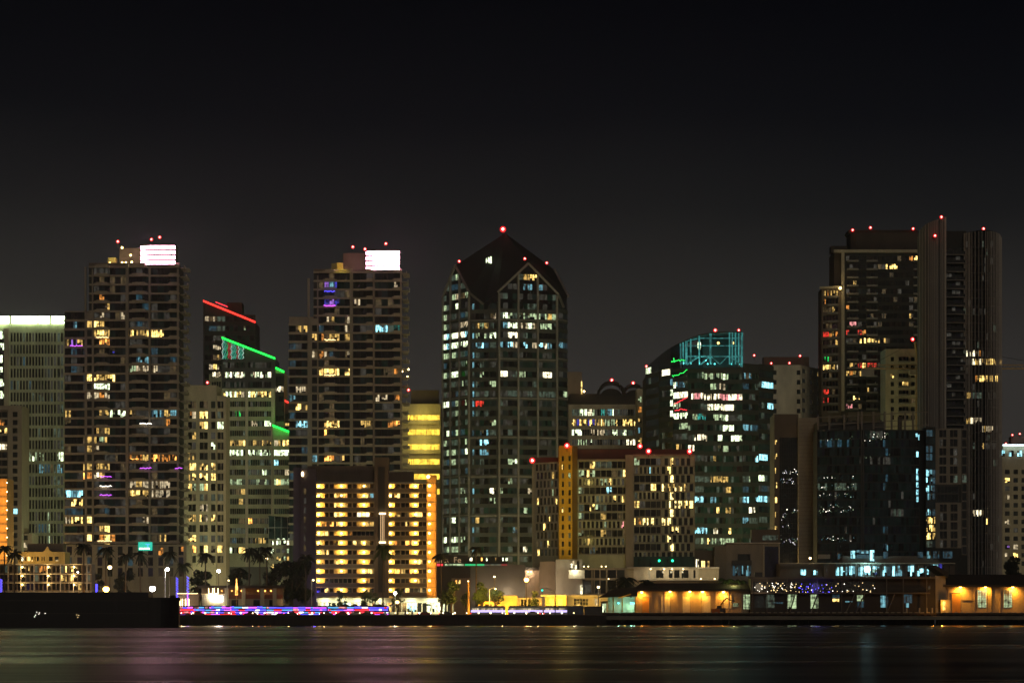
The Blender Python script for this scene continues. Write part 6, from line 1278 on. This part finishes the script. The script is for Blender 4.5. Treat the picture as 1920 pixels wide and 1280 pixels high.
# ================================================================== LAMPS
def lamp(label, px, D, yhead, rgb, mat, power, r=.35, yb=None, gz=GZ, arm=0, group='street lamps', pole='dark_metal', pr=.11):
    x = X(px, D); zh = Z(yhead, D); ax = x+arm; t = thing('street_lamp', label, 'lamp', (ax, D, gz), group); mb = MB()
    mb.tube([(ax, D, gz), (ax, D, zh+(.0 if arm else .1))], [pr*1.5, pr], pole, 6)
    if arm: mb.tube([(ax, D, zh-.3), (ax-arm*.5, D, zh+.3), (x, D, zh+.3)], .08, pole, 4)
    mb.tube([(ax, D, gz), (ax, D, gz+.8)], pr*2.2, pole, 8); mb.build('pole', t)
    mb = MB(); mb.ball((x, D-.1, zh), r, mat, 10, 7, sz=.9); hq = mb.build('lamp_head', t)
    mb = MB(); mb.tube([(x, D-.1, zh+r*.7), (x, D-.1, zh+r*1.1)], [r*.6, r*.2], pole, 8); mb.build('lamp_cap', hq)
    if power: point('lamp_light', (x, D+.3, zh-r-.3), rgb, power, r, spot=165, aim=(x, D+8, zh-9))
OR, WH, YE = (1, .45, .08), (1, .95, .8), (1, .65, .2)
lamp('large orange lamp shining above the black hull', 199, 1330, 1104, OR, 'lamp_orange', 9000, 1.05)
lamp('large white lamp shining above the right end of the black hull', 286, 1330, 1103, WH, 'lamp_white', 9000, 1.0)
lamp('tall white lamp post with a bright arm lamp, left of the restaurant', 314, 1322, 1066.5, WH, 'lamp_white', 3500, .6, arm=-.9, pole='white_metal', pr=.22)
lamp('thin pale lamp post in front of the restaurant wall', 428.8, 1320, 1087.5, WH, 'lamp_small', 200, .28, arm=-.5, pole='white_metal', pr=.13)
lamp('pale lamp post before the large dark tree', 587.5, 1320, 1087, WH, 'lamp_small', 200, .3, arm=-.6, pole='white_metal', pr=.14)
lamp('bright white plaza lamp in front of the hotel right wing', 741, 1335, 1111.5, WH, 'lamp_white', 1800, .55, pole='white_metal')
lamp('yellow plaza lamp below the white one', 745, 1325, 1128, YE, 'lamp_yellow', 1200, .6)
lamp('orange street lamp on a tall post before the museum hall', 987, 1330, 1086.5, OR, 'lamp_orange', 14000, .75)
lamp('curved-arm pale street lamp above the small green tree', 929, 1332, 1103.5, WH, 'lamp_small', 300, .28, arm=-2.0, pole='white_metal')
lamp('slim yellow-lit lamp pole right of the station porch', 878, 1345, 1089, YE, 'lamp_small', 800, .25, pole='orange_wall', pr=.28)
lamp('pale lamp post beside the lit hotel lobby', 1122, 1325, 1100, WH, 'lamp_small', 500, .45, pole='white_metal', pr=.13)
lamp('small white lamp above the motel end', 146, 1345, 1072, WH, 'lamp_white', 200, .28); lamp('small white lamp among palms right of the apartment block', 500, 1348, 1047, WH, 'lamp_small', 250, .45)
lamp('white security lamp on the dark trees above the restaurant', 410, 1360, 1070, (1, .95, .6), 'lamp_white', 900, .6)
lamp('warm lamp behind the orange lamp, before the tower podium', 206, 1385, 1063, YE, 'lamp_small', 400, .75)
lamp('small warm lamp on the plaza left of the shops', 927, 1350, 1080.5, WH, 'lamp_small', 60, .35)
# traffic signal
D = 1318; x1 = X(1041, D); t = thing('traffic_signal', 'green traffic signal hanging on a curved pale arm, before the yellow cottage', 'traffic light', (x1, D, GZ))
mb = MB(); mb.tube([(x1, D, GZ), (x1, D, Z(1113, D))], [.2, .14], 'dark_metal', 6); mb.build('pole', t)
mb = MB(); mb.tube([(x1, D, Z(1114, D)), (X(1036, D), D, Z(1108, D)), (X(1030, D), D, Z(1103.5, D)), (X(1024, D), D, Z(1102, D)), (X(1016, D), D, Z(1102, D))], .12, 'white_metal', 5); mb.build('arm', t)
mb = MB(); mb.box(X(1015, D), X(1018, D), D-.2, D+.2, Z(1109, D), Z(1102.4, D), 'dark_metal'); mb.build('housing', t)
mb = MB(); mb.ball((X(1016.5, D), D-.3, Z(1106, D)), .38, emis('signal_green', (.02, .75, .55), 2.2) and 'signal_green'); mb.build('lens', t)
# ================================================================== RESTAURANT
D = 1328
b = B('quayside_restaurant', 'low quayside restaurant with an open upper terrace, orange lamps and a blank pale wall', 'restaurant', 440, D)
b.mass([(378, D), (530, D)], 10, 1122, 'concrete_tan'); b.mass([(378, D+3), (530, D+3)], 8, 1100, 'shaft_brown', part='upper_storey')
f = fr(378, D, 530, D); f.px(b.p('roof'), 372, 534, 1097, 1102, -2, 1.5, 'roof_brown'); f.px(b.p('terrace_rail'), 378, 530, 1114, 1121.5, 0, .3, 'tile_red'); f.px(b.p('blank_wall'), 379, 424, 1113, 1141, .3, .8, 'white_wall')
for x in (425, 457, 492, 515): f.px(b.p('column'), x-3.5, x+3.5, 1101, 1142, .2, .9, 'stone_beige')
for x in (434, 475, 505): b.w(f, x, x+12, 1124, 1140, 'D', .1)
for x, y in ((416, 1107), (435, 1107), (453, 1107), (484, 1107), (508, 1107), (497, 1107)):
    mb = MB(); mb.ball((X(x, D+1), D+1, Z(y, D)), .33, 'lit_orange_bright'); mb.build('hanging_lamp', b.root); point('terrace_glow', (X(x, D), D+.6, Z(y+1, D)), (1, .35, .06), 80, .3)
mb = MB(); f.px(mb, 402, 418, 1116.5, 1127.5, .8, 1.2, emis('sign_pink_white', (1, .78, .82), 7) and 'sign_pink_white'); mb.build('lit_sign', b.root)
for (a, c, y0, y1) in ((391, 399.5, 1101, 1112.5), (401.5, 409.5, 1101, 1112.5)):
    mb = MB()
    for q in ((a, c, y0, y0+1), (a, c, y1-1, y1), (a, a+1, y0, y1), (c-1, c, y0, y1)): f.px(mb, *q, .3, .6, 'lamp_small')
    mb.build('neon_frame', b.root)
mb = MB(); f.px(mb, 378, 425, 1112.6, 1113.6, .3, .7, 'lit_yellow_bright'); mb.build('light_strip', b.root)
for x in (399, 420): point('wall_uplight', (X(x, D-3), D-2.2, Z(1142, D)), (.85, 1, .2), 260, .3); mb = MB(); mb.ball((X(x, D-2), D-2, Z(1142, D)), .3, 'lamp_yellow'); mb.build('uplight', b.root)
point('sign_glow', (X(410, D-4), D-4, Z(1121, D)), (1, .9, .8), 160, .6)
b.done()
b = B('festooned_entrance', 'small entrance arcade hung with white and blue lights, left of the restaurant', 'pavilion', 350, 1322)
D = 1322; b.mass([(330, D+3), (372, D+3)], 6, 1112, 'shaft_brown'); f = fr(330, D, 372, D)
for x in (338, 342, 348, 354): f.px(b.p('lit_column'), x-.7, x+.7, 1122, 1144, 0, .4, 'lamp_small')
f.px(b.p('light_garland'), 331, 371, 1111.4, 1112.6, 0, .4, 'fairy_warm'); 
mb = MB(); mb.ball((X(326, D), D, Z(1140, D)), .5, 'lamp_white'); mb.build('lamp', b.root); point('entrance_glow', (X(345, D), D-3, Z(1130, D)), (1, .8, .6), 420, .5)
for a, m_ in ((332, 'led_blue'), (352, 'led_purple')):
    mb = MB(); mb.tube([(X(a, D), D-1, Z(1110, D)), (X(a+.4, D), D-1, Z(1125, D)), (X(a-.5, D), D-1, Z(1140, D))], .12, m_, 4); mb.build('light_string', b.root)
b.done()
# golden roadside sign mast
D = 1321; x = X(427, 1); x = X(426, D); x = X(443.5, D)
t = thing('sign_mast', 'slim mast with a tall golden glowing sign before the restaurant terrace', 'sign', (x, D, GZ)); mb = MB(); mb.tube([(x, D, GZ), (x, D, Z(1098, D))], .14, 'orange_wall', 6); mb.build('pole', t)
mb = MB(); mb.box(x-.45, x+.45, D-.3, D+.1, Z(1115, D), Z(1098, D), 'lit_orange_bright'); mb.tube([(x, D, Z(1098, D)), (x, D, Z(1084, D))], [.3, .12], 'lit_orange_bright', 6); mb.build('glowing_sign', t)
# patio umbrellas
for i, (px, D) in enumerate(((648, 1328), (665, 1330), (683, 1328), (712, 1329), (735, 1331), (803, 1329))):
    t = thing('patio_umbrella', ['left-most patio umbrella before the hotel shops', 'second patio umbrella from the left, before the shops', 'patio umbrella beside the bright white queue of lights', 'patio umbrella under the lift shaft palm', 'patio umbrella left of the yellow plaza lamp', 'patio umbrella before the right-hand shops'][i], 'umbrella', (X(px, D), D, GZ), 'patio umbrellas before the hotel shops')
    x = X(px, D); mb = MB(); mb.tube([(x, D, GZ), (x, D, GZ+3)], .06, 'dark_metal', 5); mb.build('pole', t)
    mb = MB(); mb.tube([(x, D, Z(1135, D)), (x, D, Z(1131, D))], [1.5, .05], 'canvas_dark', 8); mb.build('canopy', t)
# ================================================================== VEHICLES
def vehicle(kind, label, px, D, body, cat, group, face=1, glow=None):
    L_, H_, Wd = (4.4, 1.45, 1.8) if kind == 'car' else (11.5, 3.1, 2.5)
    x = X(px, D); z0 = GZ+.14; t = thing('parked_car' if kind == 'car' else 'trail_bus' if kind == 'bus' else 'tram_car', label, cat, (x, D, GZ), group)
    a = x-L_/2; mb = MB(); W_ = Wd/2
    if kind == 'car':
        prof = [(0, .28), (0, .75), (.25, .88), (1.1, .95), (1.65, 1.42), (3.1, 1.45), (3.75, 1.0), (4.35, .9), (4.4, .3)]
        if face < 0: prof = [(L_-p, q) for p, q in prof][::-1]
        n = len(prof); bb = len(mb.v); k = mb.mi(body)
        mb.v += [(a+p, D-W_+(.18 if q > 1.1 else 0), z0+q) for p, q in prof]+[(a+p, D+W_-(.18 if q > 1.1 else 0), z0+q) for p, q in prof]
        mb.f += [tuple(range(bb+n-1, bb-1, -1)), tuple(range(bb+n, bb+2*n))]+[(bb+i, bb+(i+1) % n, bb+n+(i+1) % n, bb+n+i) for i in range(n)]; mb.m += [k]*(n+2)
        mb.build('body', t)
        g = MB(); gx = [(1.3, 1.0), (1.75, 1.36), (3.0, 1.38), (3.5, 1.02)]; gx = gx if face > 0 else [(L_-p, q) for p, q in gx][::-1]
        g.quad([(a+p, D-W_-.01+.0, z0+q) for p, q in gx], 'glass_dark'); g.build('side_window', t)
    else:
        mb.box(a, a+L_, D-W_, D+W_, z0+.35, z0+H_, body); mb.box(a+.4, a+L_-.4, D-W_+.2, D+W_-.2, z0+H_+.002, z0+H_+.2, 'dark_metal'); mb.build('body', t)
        for i in range(7):
            g = MB(); w0 = a+.5+i*(L_-1)/7; g.box(w0, w0+(L_-1)/7-.2, D-W_-.05, D-W_-.005, z0+1.5, z0+2.5, 'glass_dark' if glow else 'lit_warm'); g.build('window', t)
        for zz, m_ in glow or []:  # glowing strips in place of traffic light trails
            g = MB(); RV = random.Random(px*7+int(zz*10)); k = a+.1
            while k < a+L_-.4:
                e_ = min(a+L_-.1, k+RV.uniform(.6, 3.2)); h_ = RV.uniform(.25, .6)
                g.box(k, e_-.05, D-W_-.12, D-W_-.01, z0+zz, z0+zz+h_, m_ if RV.random() < .45 else RV.choice(['led_red', 'led_blue', 'led_purple', 'led_cyan', 'led_blue', 'lit_pink', 'led_white'])); k = e_
            g.build('light_strip', t)
    for wx in (.9, L_-.95):
        for sy in (-1, 1):
            w = MB(); w.tube([(a+wx, D+sy*(W_-.22), z0+.3), (a+wx, D+sy*(W_+.02), z0+.3)], .32, 'rubber', 10); wq = w.build('wheel', t); w = MB(); w.tube([(a+wx, D+sy*(W_+.02), z0+.3), (a+wx, D+sy*(W_+.04), z0+.3)], .18, 'white_metal', 8); w.build('rim', wq)
    fx = a+L_ if face > 0 else a; rx_ = a if face > 0 else a+L_
    for sy in (-1, 1):
        h = MB(); h.ball((fx+face*.0, D+sy*(W_-.3), z0+.68), .16, 'headlight', 6, 4); h.build('headlight', t)
        h = MB(); h.box(min(rx_, rx_-face*.0)-.12, rx_+.12, D+sy*(W_-.2)-.2, D+sy*(W_-.2)+.2, z0+.62, z0+.9, 'tail_light'); h.build('tail_light', t)
    return t
emis('headlight', (1, .95, .85), 8); emis('tail_light', (1, .03, .02), 5)
cl_ = [('led_blue', 'led_red', 'led_purple'), ('led_purple', 'led_red', 'led_blue'), ('led_cyan', 'led_purple', 'led_red')]
bl = ['leftmost of the row, next to the entrance arcade', 'second in the row, below the pale restaurant wall', 'third in the row, under the golden sign mast', 'fourth in the row, below the restaurant columns', 'fifth in the row, before the dark trees', 'sixth in the row, by the pale lamp post', 'last in the row, before the hotel shops']
for i in range(7):  # buses added to carry the strips that draw the light trails
    a, c, d = cl_[i % 3]; px = 352+i*57.5
    vehicle('bus', 'bus standing in for light trails, '+bl[i], px, 1297+(i % 2)*3.4, 'car_dark', 'bus', 'buses standing in for light trails on the quay road', 1 if i % 2 else -1, [(.1, c), (.9, d), (1.7, 'led_purple'), (2.5, a)] if i % 2 else [(.1, d), (.9, c), (1.7, 'led_blue'), (2.5, a)])
cs = [(372, 'car_red', 'red car in front of the second light-striped bus'), (470, 'car_red', 'red car before the restaurant columns'), (545, 'car_dark', 'dark car before the large dark tree'), (612, 'car_red', 'red car before the left end of the shops'), (641, 'car_red', 'red car with bright tail lights before the umbrellas'), (668, 'car_silver', 'silver car right of the red one before the shops'), (690, 'car_dark', 'dark car near the lift shaft palm'),
      (836, 'car_dark', 'dark parked car alone on the promenade right of the balcony hotel'), (795, 'car_red', 'red car before the right-hand shops'), (1000, 'car_silver', 'silver car under the orange street lamp')]
for i, (px, bd, lb) in enumerate(cs): vehicle('car', lb, px, 1293.5 if px != 836 else 1262, bd, 'car', 'cars along the quay road', 1 if i % 3 else -1)
for i, (px, lb) in enumerate(((915, 'left car of the tram, its violet-white band standing in for a light trail'), (985, 'middle car of the tram, below the orange street lamp'), (1052, 'right car of the tram, below the yellow cottage'))):
    tt = vehicle('tram', lb, px, 1320, 'car_silver', 'tram', 'cars of the tram standing in for a light trail'); x = X(px, 1320)
    g = MB(); g.box(x-5.75, x+5.75, 1318.55, 1318.72, GZ+1.3, GZ+2.0, 'tram_trail' if 'tram_trail' in MATS else (emis('tram_trail', (.62, .5, 1), 1.7) and 'tram_trail')); g.build('trail_band', tt)  # glowing band draws the violet-white light trail
# low lights added along the promenade edge to warm the shore
lt = None
for i in range(34):
    px = 340+i*22.3
    if 700 < px < 760 and i % 2: continue
    x = X(px, 1252+(i*5) % 9); D = 1252+(i*5) % 9; t = thing('added_bollard_light', 'low bollard light added to warm the promenade, in a long row', 'bollard light', (x, D, GZ+.12), 'added low bollard lights along the promenade')
    mb = MB(); mb.tube([(x, D, GZ+.12), (x, D, GZ+.95)], .09, 'dark_metal', 6); mb.build('post', t)
    mb = MB(); mb.ball((x, D-.05, GZ+1.1), .17+.05*(i % 3), 'lamp_small' if i % 4 else 'fairy_white', 6, 4); mb.build('lens', t)
    if i % 3 == 0: point('added_bollard_glow', (x, D+.5, GZ+1.9), (1, .62, .22), 90, .2)
for px, y, p_, c in ((350, 1090, 1800, (1, .75, .5)), (400, 1120, 1200, (1, .8, .5)), (470, 1085, 1500, (1, .6, .3)), (540, 1130, 260, (1, .6, .25)), (620, 1118, 900, (.9, 1, .5)), (690, 1112, 900, (.9, 1, .5)), (775, 1112, 900, (1, .8, .35)), (840, 1118, 900, (1, .85, .4)), (905, 1118, 14000, (1, .55, .08)), (1005, 1120, 5000, (1, .55, .08)), (160, 1095, 900, (1, .6, .2)), (245, 1092, 1500, (1, .6, .2)), (300, 1095, 1200, (.95, 1, .8))):
    point('waterfront_fill', (X(px, 1328), 1326, Z(y, 1328)), c, p_, .5, spot=150, aim=(X(px, 1345), 1345, Z(y-14, 1345)))  # fill lights without fixtures, added to warm the waterfront
for i, px in enumerate(range(-20, 1960, 118)):      # unseen lights added behind the first row to brighten facade bases
    D_ = 1470+(i*47) % 110; point('back_fill_light', (X(px, D_), D_, 12), [(1, .68, .24), (.95, .8, .38), (.8, 1, .5)][i % 3], 17000, 1)
for px, D_, y, p_ in ((905, 1418, 1112, 2500), (950, 1420, 1112, 3500), (1000, 1420, 1112, 3500), (1030, 1420, 1112, 2500), (850, 1402, 1110, 1500)):
    point('hall_fill_light', (X(px, D_), D_, Z(y, D_)), (1, .74, .45), p_, .6, spot=160, aim=(X(px, D_), D_+20, Z(1085, D_+20)))  # added without fixtures to lift the dark hall and station walls
# boom lift, containers, crates on the pier
D = 1284; x = X(1352, D)
t = thing('boom_lift', 'boom lift with its jointed arm raised before the right roller door', 'lift', (x, D, 3.9)); 
mb = MB(); mb.box(x-1.6, x+1.4, D-1, D+1, 4.3, 5.5, 'dark_metal'); mb.box(x-1.3, x+.2, D-.9, D+.9, 5.502, 6.2, 'roof_brown'); mb.build('chassis', t)
mb = MB(); mb.tube([(x, D, 5.4), (X(1350, D)+.3, D, Z(1133, D)), (X(1362, D), D, Z(1120, D))], .24, 'orange_wall', 5); mb.build('lower_boom', t)
mb = MB(); mb.tube([(X(1362, D), D, Z(1120, D)), (X(1371, D), D, Z(1125, D)), (X(1378, D), D, Z(1126, D))], .18, 'dark_metal', 5); mb.build('jib', t)
mb = MB(); mb.box(X(1378, D), X(1384, D), D-.5, D+.5, Z(1128, D), Z(1127.4, D), 'dark_metal'); [mb.box(X(q, D)-.05, X(q, D)+.05, D-.5, D-.4, Z(1128, D), Z(1121.5, D), 'dark_metal') for q in (1378, 1381, 1384)]; mb.box(X(1378, D), X(1384, D), D-.5, D-.4, Z(1122, D), Z(1121.5, D), 'dark_metal'); mb.build('basket', t)
for wx in (-1.1, 1.0):
    w = MB(); w.tube([(x+wx, D-1.15, 4.4), (x+wx, D-.85, 4.4)], .5, 'rubber', 10); w.build('wheel', t); w = MB(); w.tube([(x+wx, D+.85, 4.4), (x+wx, D+1.15, 4.4)], .5, 'rubber', 10); w.build('wheel', t)
def crate(label, px0, px1, y0, D, m, cat='container', gz=3.9, name='shipping_container'):
    x0, x1 = X(px0, D), X(px1, D); t = thing(name, label, cat, ((x0+x1)/2, D, gz)); zt = Z(y0, D); mb = MB(); mb.box(x0, x1, D, D+2.4, gz, zt, m); mb.build('body', t)
    r = MB(); n = int((x1-x0)/.5)
    for i in range(n): r.box(x0+.15+i*(x1-x0-.3)/n, x0+.35+i*(x1-x0-.3)/n, D-.06, D, gz+.15, zt-.15, m)
    r.build('rib_panel', t)
    for q in (x0, x1): c = MB(); c.box(q-.1, q+.1, D-.1, D+2.5, gz, zt+.03, 'dark_metal'); c.build('corner_post', t)
crate('dark blue shipping container at the left end of the pier', 1064, 1094, 1135, 1262, 'container_blue', gz=GZ+.13); crate('black shipping container beside the blue one', 1096, 1128, 1136, 1262, 'dark_metal', gz=GZ+.13)
crate('orange plastic barrier crate left of the boom lift', 1334, 1350, 1140.5, 1282, 'orange_plastic', 'barrier', name='barrier_crate')
mb = MB(); D = 1330; x0, x1 = X(1112, D), X(1136, D); 
b = B('ticket_kiosk', 'tiny brightly lit kiosk between the containers and the warehouse canopy', 'kiosk', 1133, 1290, 3.9); b.mass([(1127, 1290), (1138, 1290)], 3, 1128, 'white_wall'); fq = fr(1127, 1290, 1138, 1290)
b.w(fq, 1128, 1131.5, 1131, 1147, 'G'); b.w(fq, 1132.5, 1136.5, 1131, 1147, 'g'); fq.px(b.p('roof'), 1125, 1140, 1126.5, 1128, -1, 1.2, 'dark_metal'); b.done()
# bollards on the right pier lit orange
for i, x in enumerate((1700, 1724, 1738, 1748, 1757)):
    D = 1272; mb = MB(); q = X(x, D); mb.tube([(q, D, 3.9), (q, D, 5.2+.1*(i % 2))], [.3, .24], 'stone_beige', 7); mb.ball((q, D, 5.3), .3, 'stone_beige', 7, 4)
    tag(mb.build('bollard', origin=(q, D, 3.9)), ['bollard furthest left on the pier edge, apart from the others', 'bollard second from the left on the pier edge', 'bollard in the middle of the five on the pier edge', 'bollard just left of the gable tower', 'bollard right before the gable tower'][i], 'bollard', 'bollards on the right pier')
point('pier_glow', (X(1748, 1270), 1267, Z(1138, 1270)), (1, .4, .05), 260, .3)
# person-sized street furniture on the promenade: pale litter bins
for i, x in enumerate((722, 730, 760, 773)):
    D = 1286; q = X(x, D); mb = MB(); mb.tube([(q, D, GZ+.12), (q, D, GZ+1.5)], [.28, .33], 'white_wall', 8); mb.tube([(q, D, GZ+1.5), (q, D, GZ+1.75)], [.36, .1], 'dark_metal', 8)
    tag(mb.build('litter_bin', origin=(q, D, GZ+.12)), ['left-most pale litter bin on the promenade below the lift shaft', 'pale litter bin just left of the yellow plaza lamp', 'pale litter bin right of the yellow plaza lamp', 'right-most pale litter bin on the promenade'][i], 'bin', 'pale litter bins on the promenade')
# ================================================================== WORLD, SUN, CAMERA
w = bpy.data.worlds.new('World'); SC.world = w; w.use_nodes = True; t = w.node_tree; bg = t.nodes['Background']; out = t.nodes['World Output']
tc = nd(t, 'ShaderNodeTexCoord'); sp = nd(t, 'ShaderNodeSeparateXYZ'); t.links.new(tc.outputs['Generated'], sp.inputs[0])
nz = nd(t, 'ShaderNodeTexNoise'); nz.inputs['Scale'].default_value = 5; nz.inputs['Detail'].default_value = 3; t.links.new(tc.outputs['Generated'], nz.inputs['Vector'])
ad = nd(t, 'ShaderNodeMath', operation='MULTIPLY_ADD'); ad.inputs[1].default_value = .03; t.links.new(nz.outputs['Fac'], ad.inputs[0]); t.links.new(sp.outputs['Z'], ad.inputs[2])
mr = nd(t, 'ShaderNodeMapRange'); mr.inputs['From Min'].default_value = -.03; mr.inputs['From Max'].default_value = .185; t.links.new(ad.outputs[0], mr.inputs['Value'])
cr = nd(t, 'ShaderNodeValToRGB'); e = cr.color_ramp; e.elements[0].position = 0; e.elements[0].color = (.004, .004, .004, 1); e.elements[1].position = 1; e.elements[1].color = (.0007, .0010, .0024, 1)
for p_, c in ((.17, (.010, .009, .009, 1)), (.21, (.038, .035, .031, 1)), (.49, (.034, .031, .0285, 1)), (.58, (.0235, .022, .0205, 1)), (.69, (.0092, .0094, .0100, 1)), (.80, (.0032, .0036, .0050, 1)), (.93, (.0013, .0016, .0028, 1))): q = e.elements.new(p_); q.color = c
t.links.new(mr.outputs[0], cr.inputs['Fac']); t.links.new(cr.outputs['Color'], bg.inputs['Color']); bg.inputs['Strength'].default_value = 1.0
sky = nd(t, 'ShaderNodeTexSky'); sky.sky_type = 'NISHITA'; sky.sun_disc = False; sky.sun_elevation = math.radians(-4); sky.sun_rotation = math.radians(200)
b2 = nd(t, 'ShaderNodeBackground'); b2.inputs['Strength'].default_value = .002; t.links.new(sky.outputs[0], b2.inputs['Color']); ash = nd(t, 'ShaderNodeAddShader')
t.links.new(bg.outputs[0], ash.inputs[0]); t.links.new(b2.outputs[0], ash.inputs[1]); t.links.new(ash.outputs[0], out.inputs['Surface'])
s = bpy.data.lights.new('front_fill', 'SUN'); s.energy = .23; s.angle = math.radians(12); s.color = (1, .84, .64); so = bpy.data.objects.new('front_fill', s); COL.objects.link(so)  # fill added from the camera side to brighten the facades
so.rotation_euler = Vector((-.12, 1, -.29)).to_track_quat('-Z', 'Y').to_euler()
cd = bpy.data.cameras.new('camera'); cd.sensor_width = 36; cd.lens = F/1920*36; cd.shift_y = (HZ-640)/1920; cd.clip_start = 1; cd.clip_end = 20000
co = bpy.data.objects.new('camera', cd); COL.objects.link(co); co.location = (0, 0, CAMZ); co.rotation_euler = (math.pi/2, 0, 0); SC.camera = co
SC.view_settings.view_transform = 'Standard'; SC.view_settings.look = 'None'; SC.view_settings.exposure = 0; SC.view_settings.gamma = 1
SC.render.engine = 'CYCLES'; SC.cycles.use_denoising = True
try: SC.cycles.denoiser = 'OPENIMAGEDENOISE'
except Exception: pass
SC.cycles.max_bounces = 5; SC.cycles.sample_clamp_indirect = 4; SC.cycles.sample_clamp_direct = 0; SC.cycles.caustics_reflective = True
# ================================================================== HAZE over the bay and the city
mb = MB(); mb.box(-700, 700, -60, 1990, -6, Z(400, 1500)+6, 'rubber'); hz = mb.build('haze', origin=(0, 0, 0)); tag(hz, kind='stuff')
m = bpy.data.materials.new('haze'); m.use_nodes = True; t = m.node_tree; t.nodes.remove(t.nodes['Principled BSDF'])
pv = nd(t, 'ShaderNodeVolumePrincipled'); pv.inputs['Density'].default_value = .00012; pv.inputs['Color'].default_value = (.80, .86, .95, 1); pv.inputs['Anisotropy'].default_value = .7
t.links.new(pv.outputs[0], t.nodes['Material Output'].inputs['Volume']); hz.data.materials.clear(); hz.data.materials.append(m)
SC.cycles.volume_bounces = 0; SC.cycles.volume_step_rate = 5
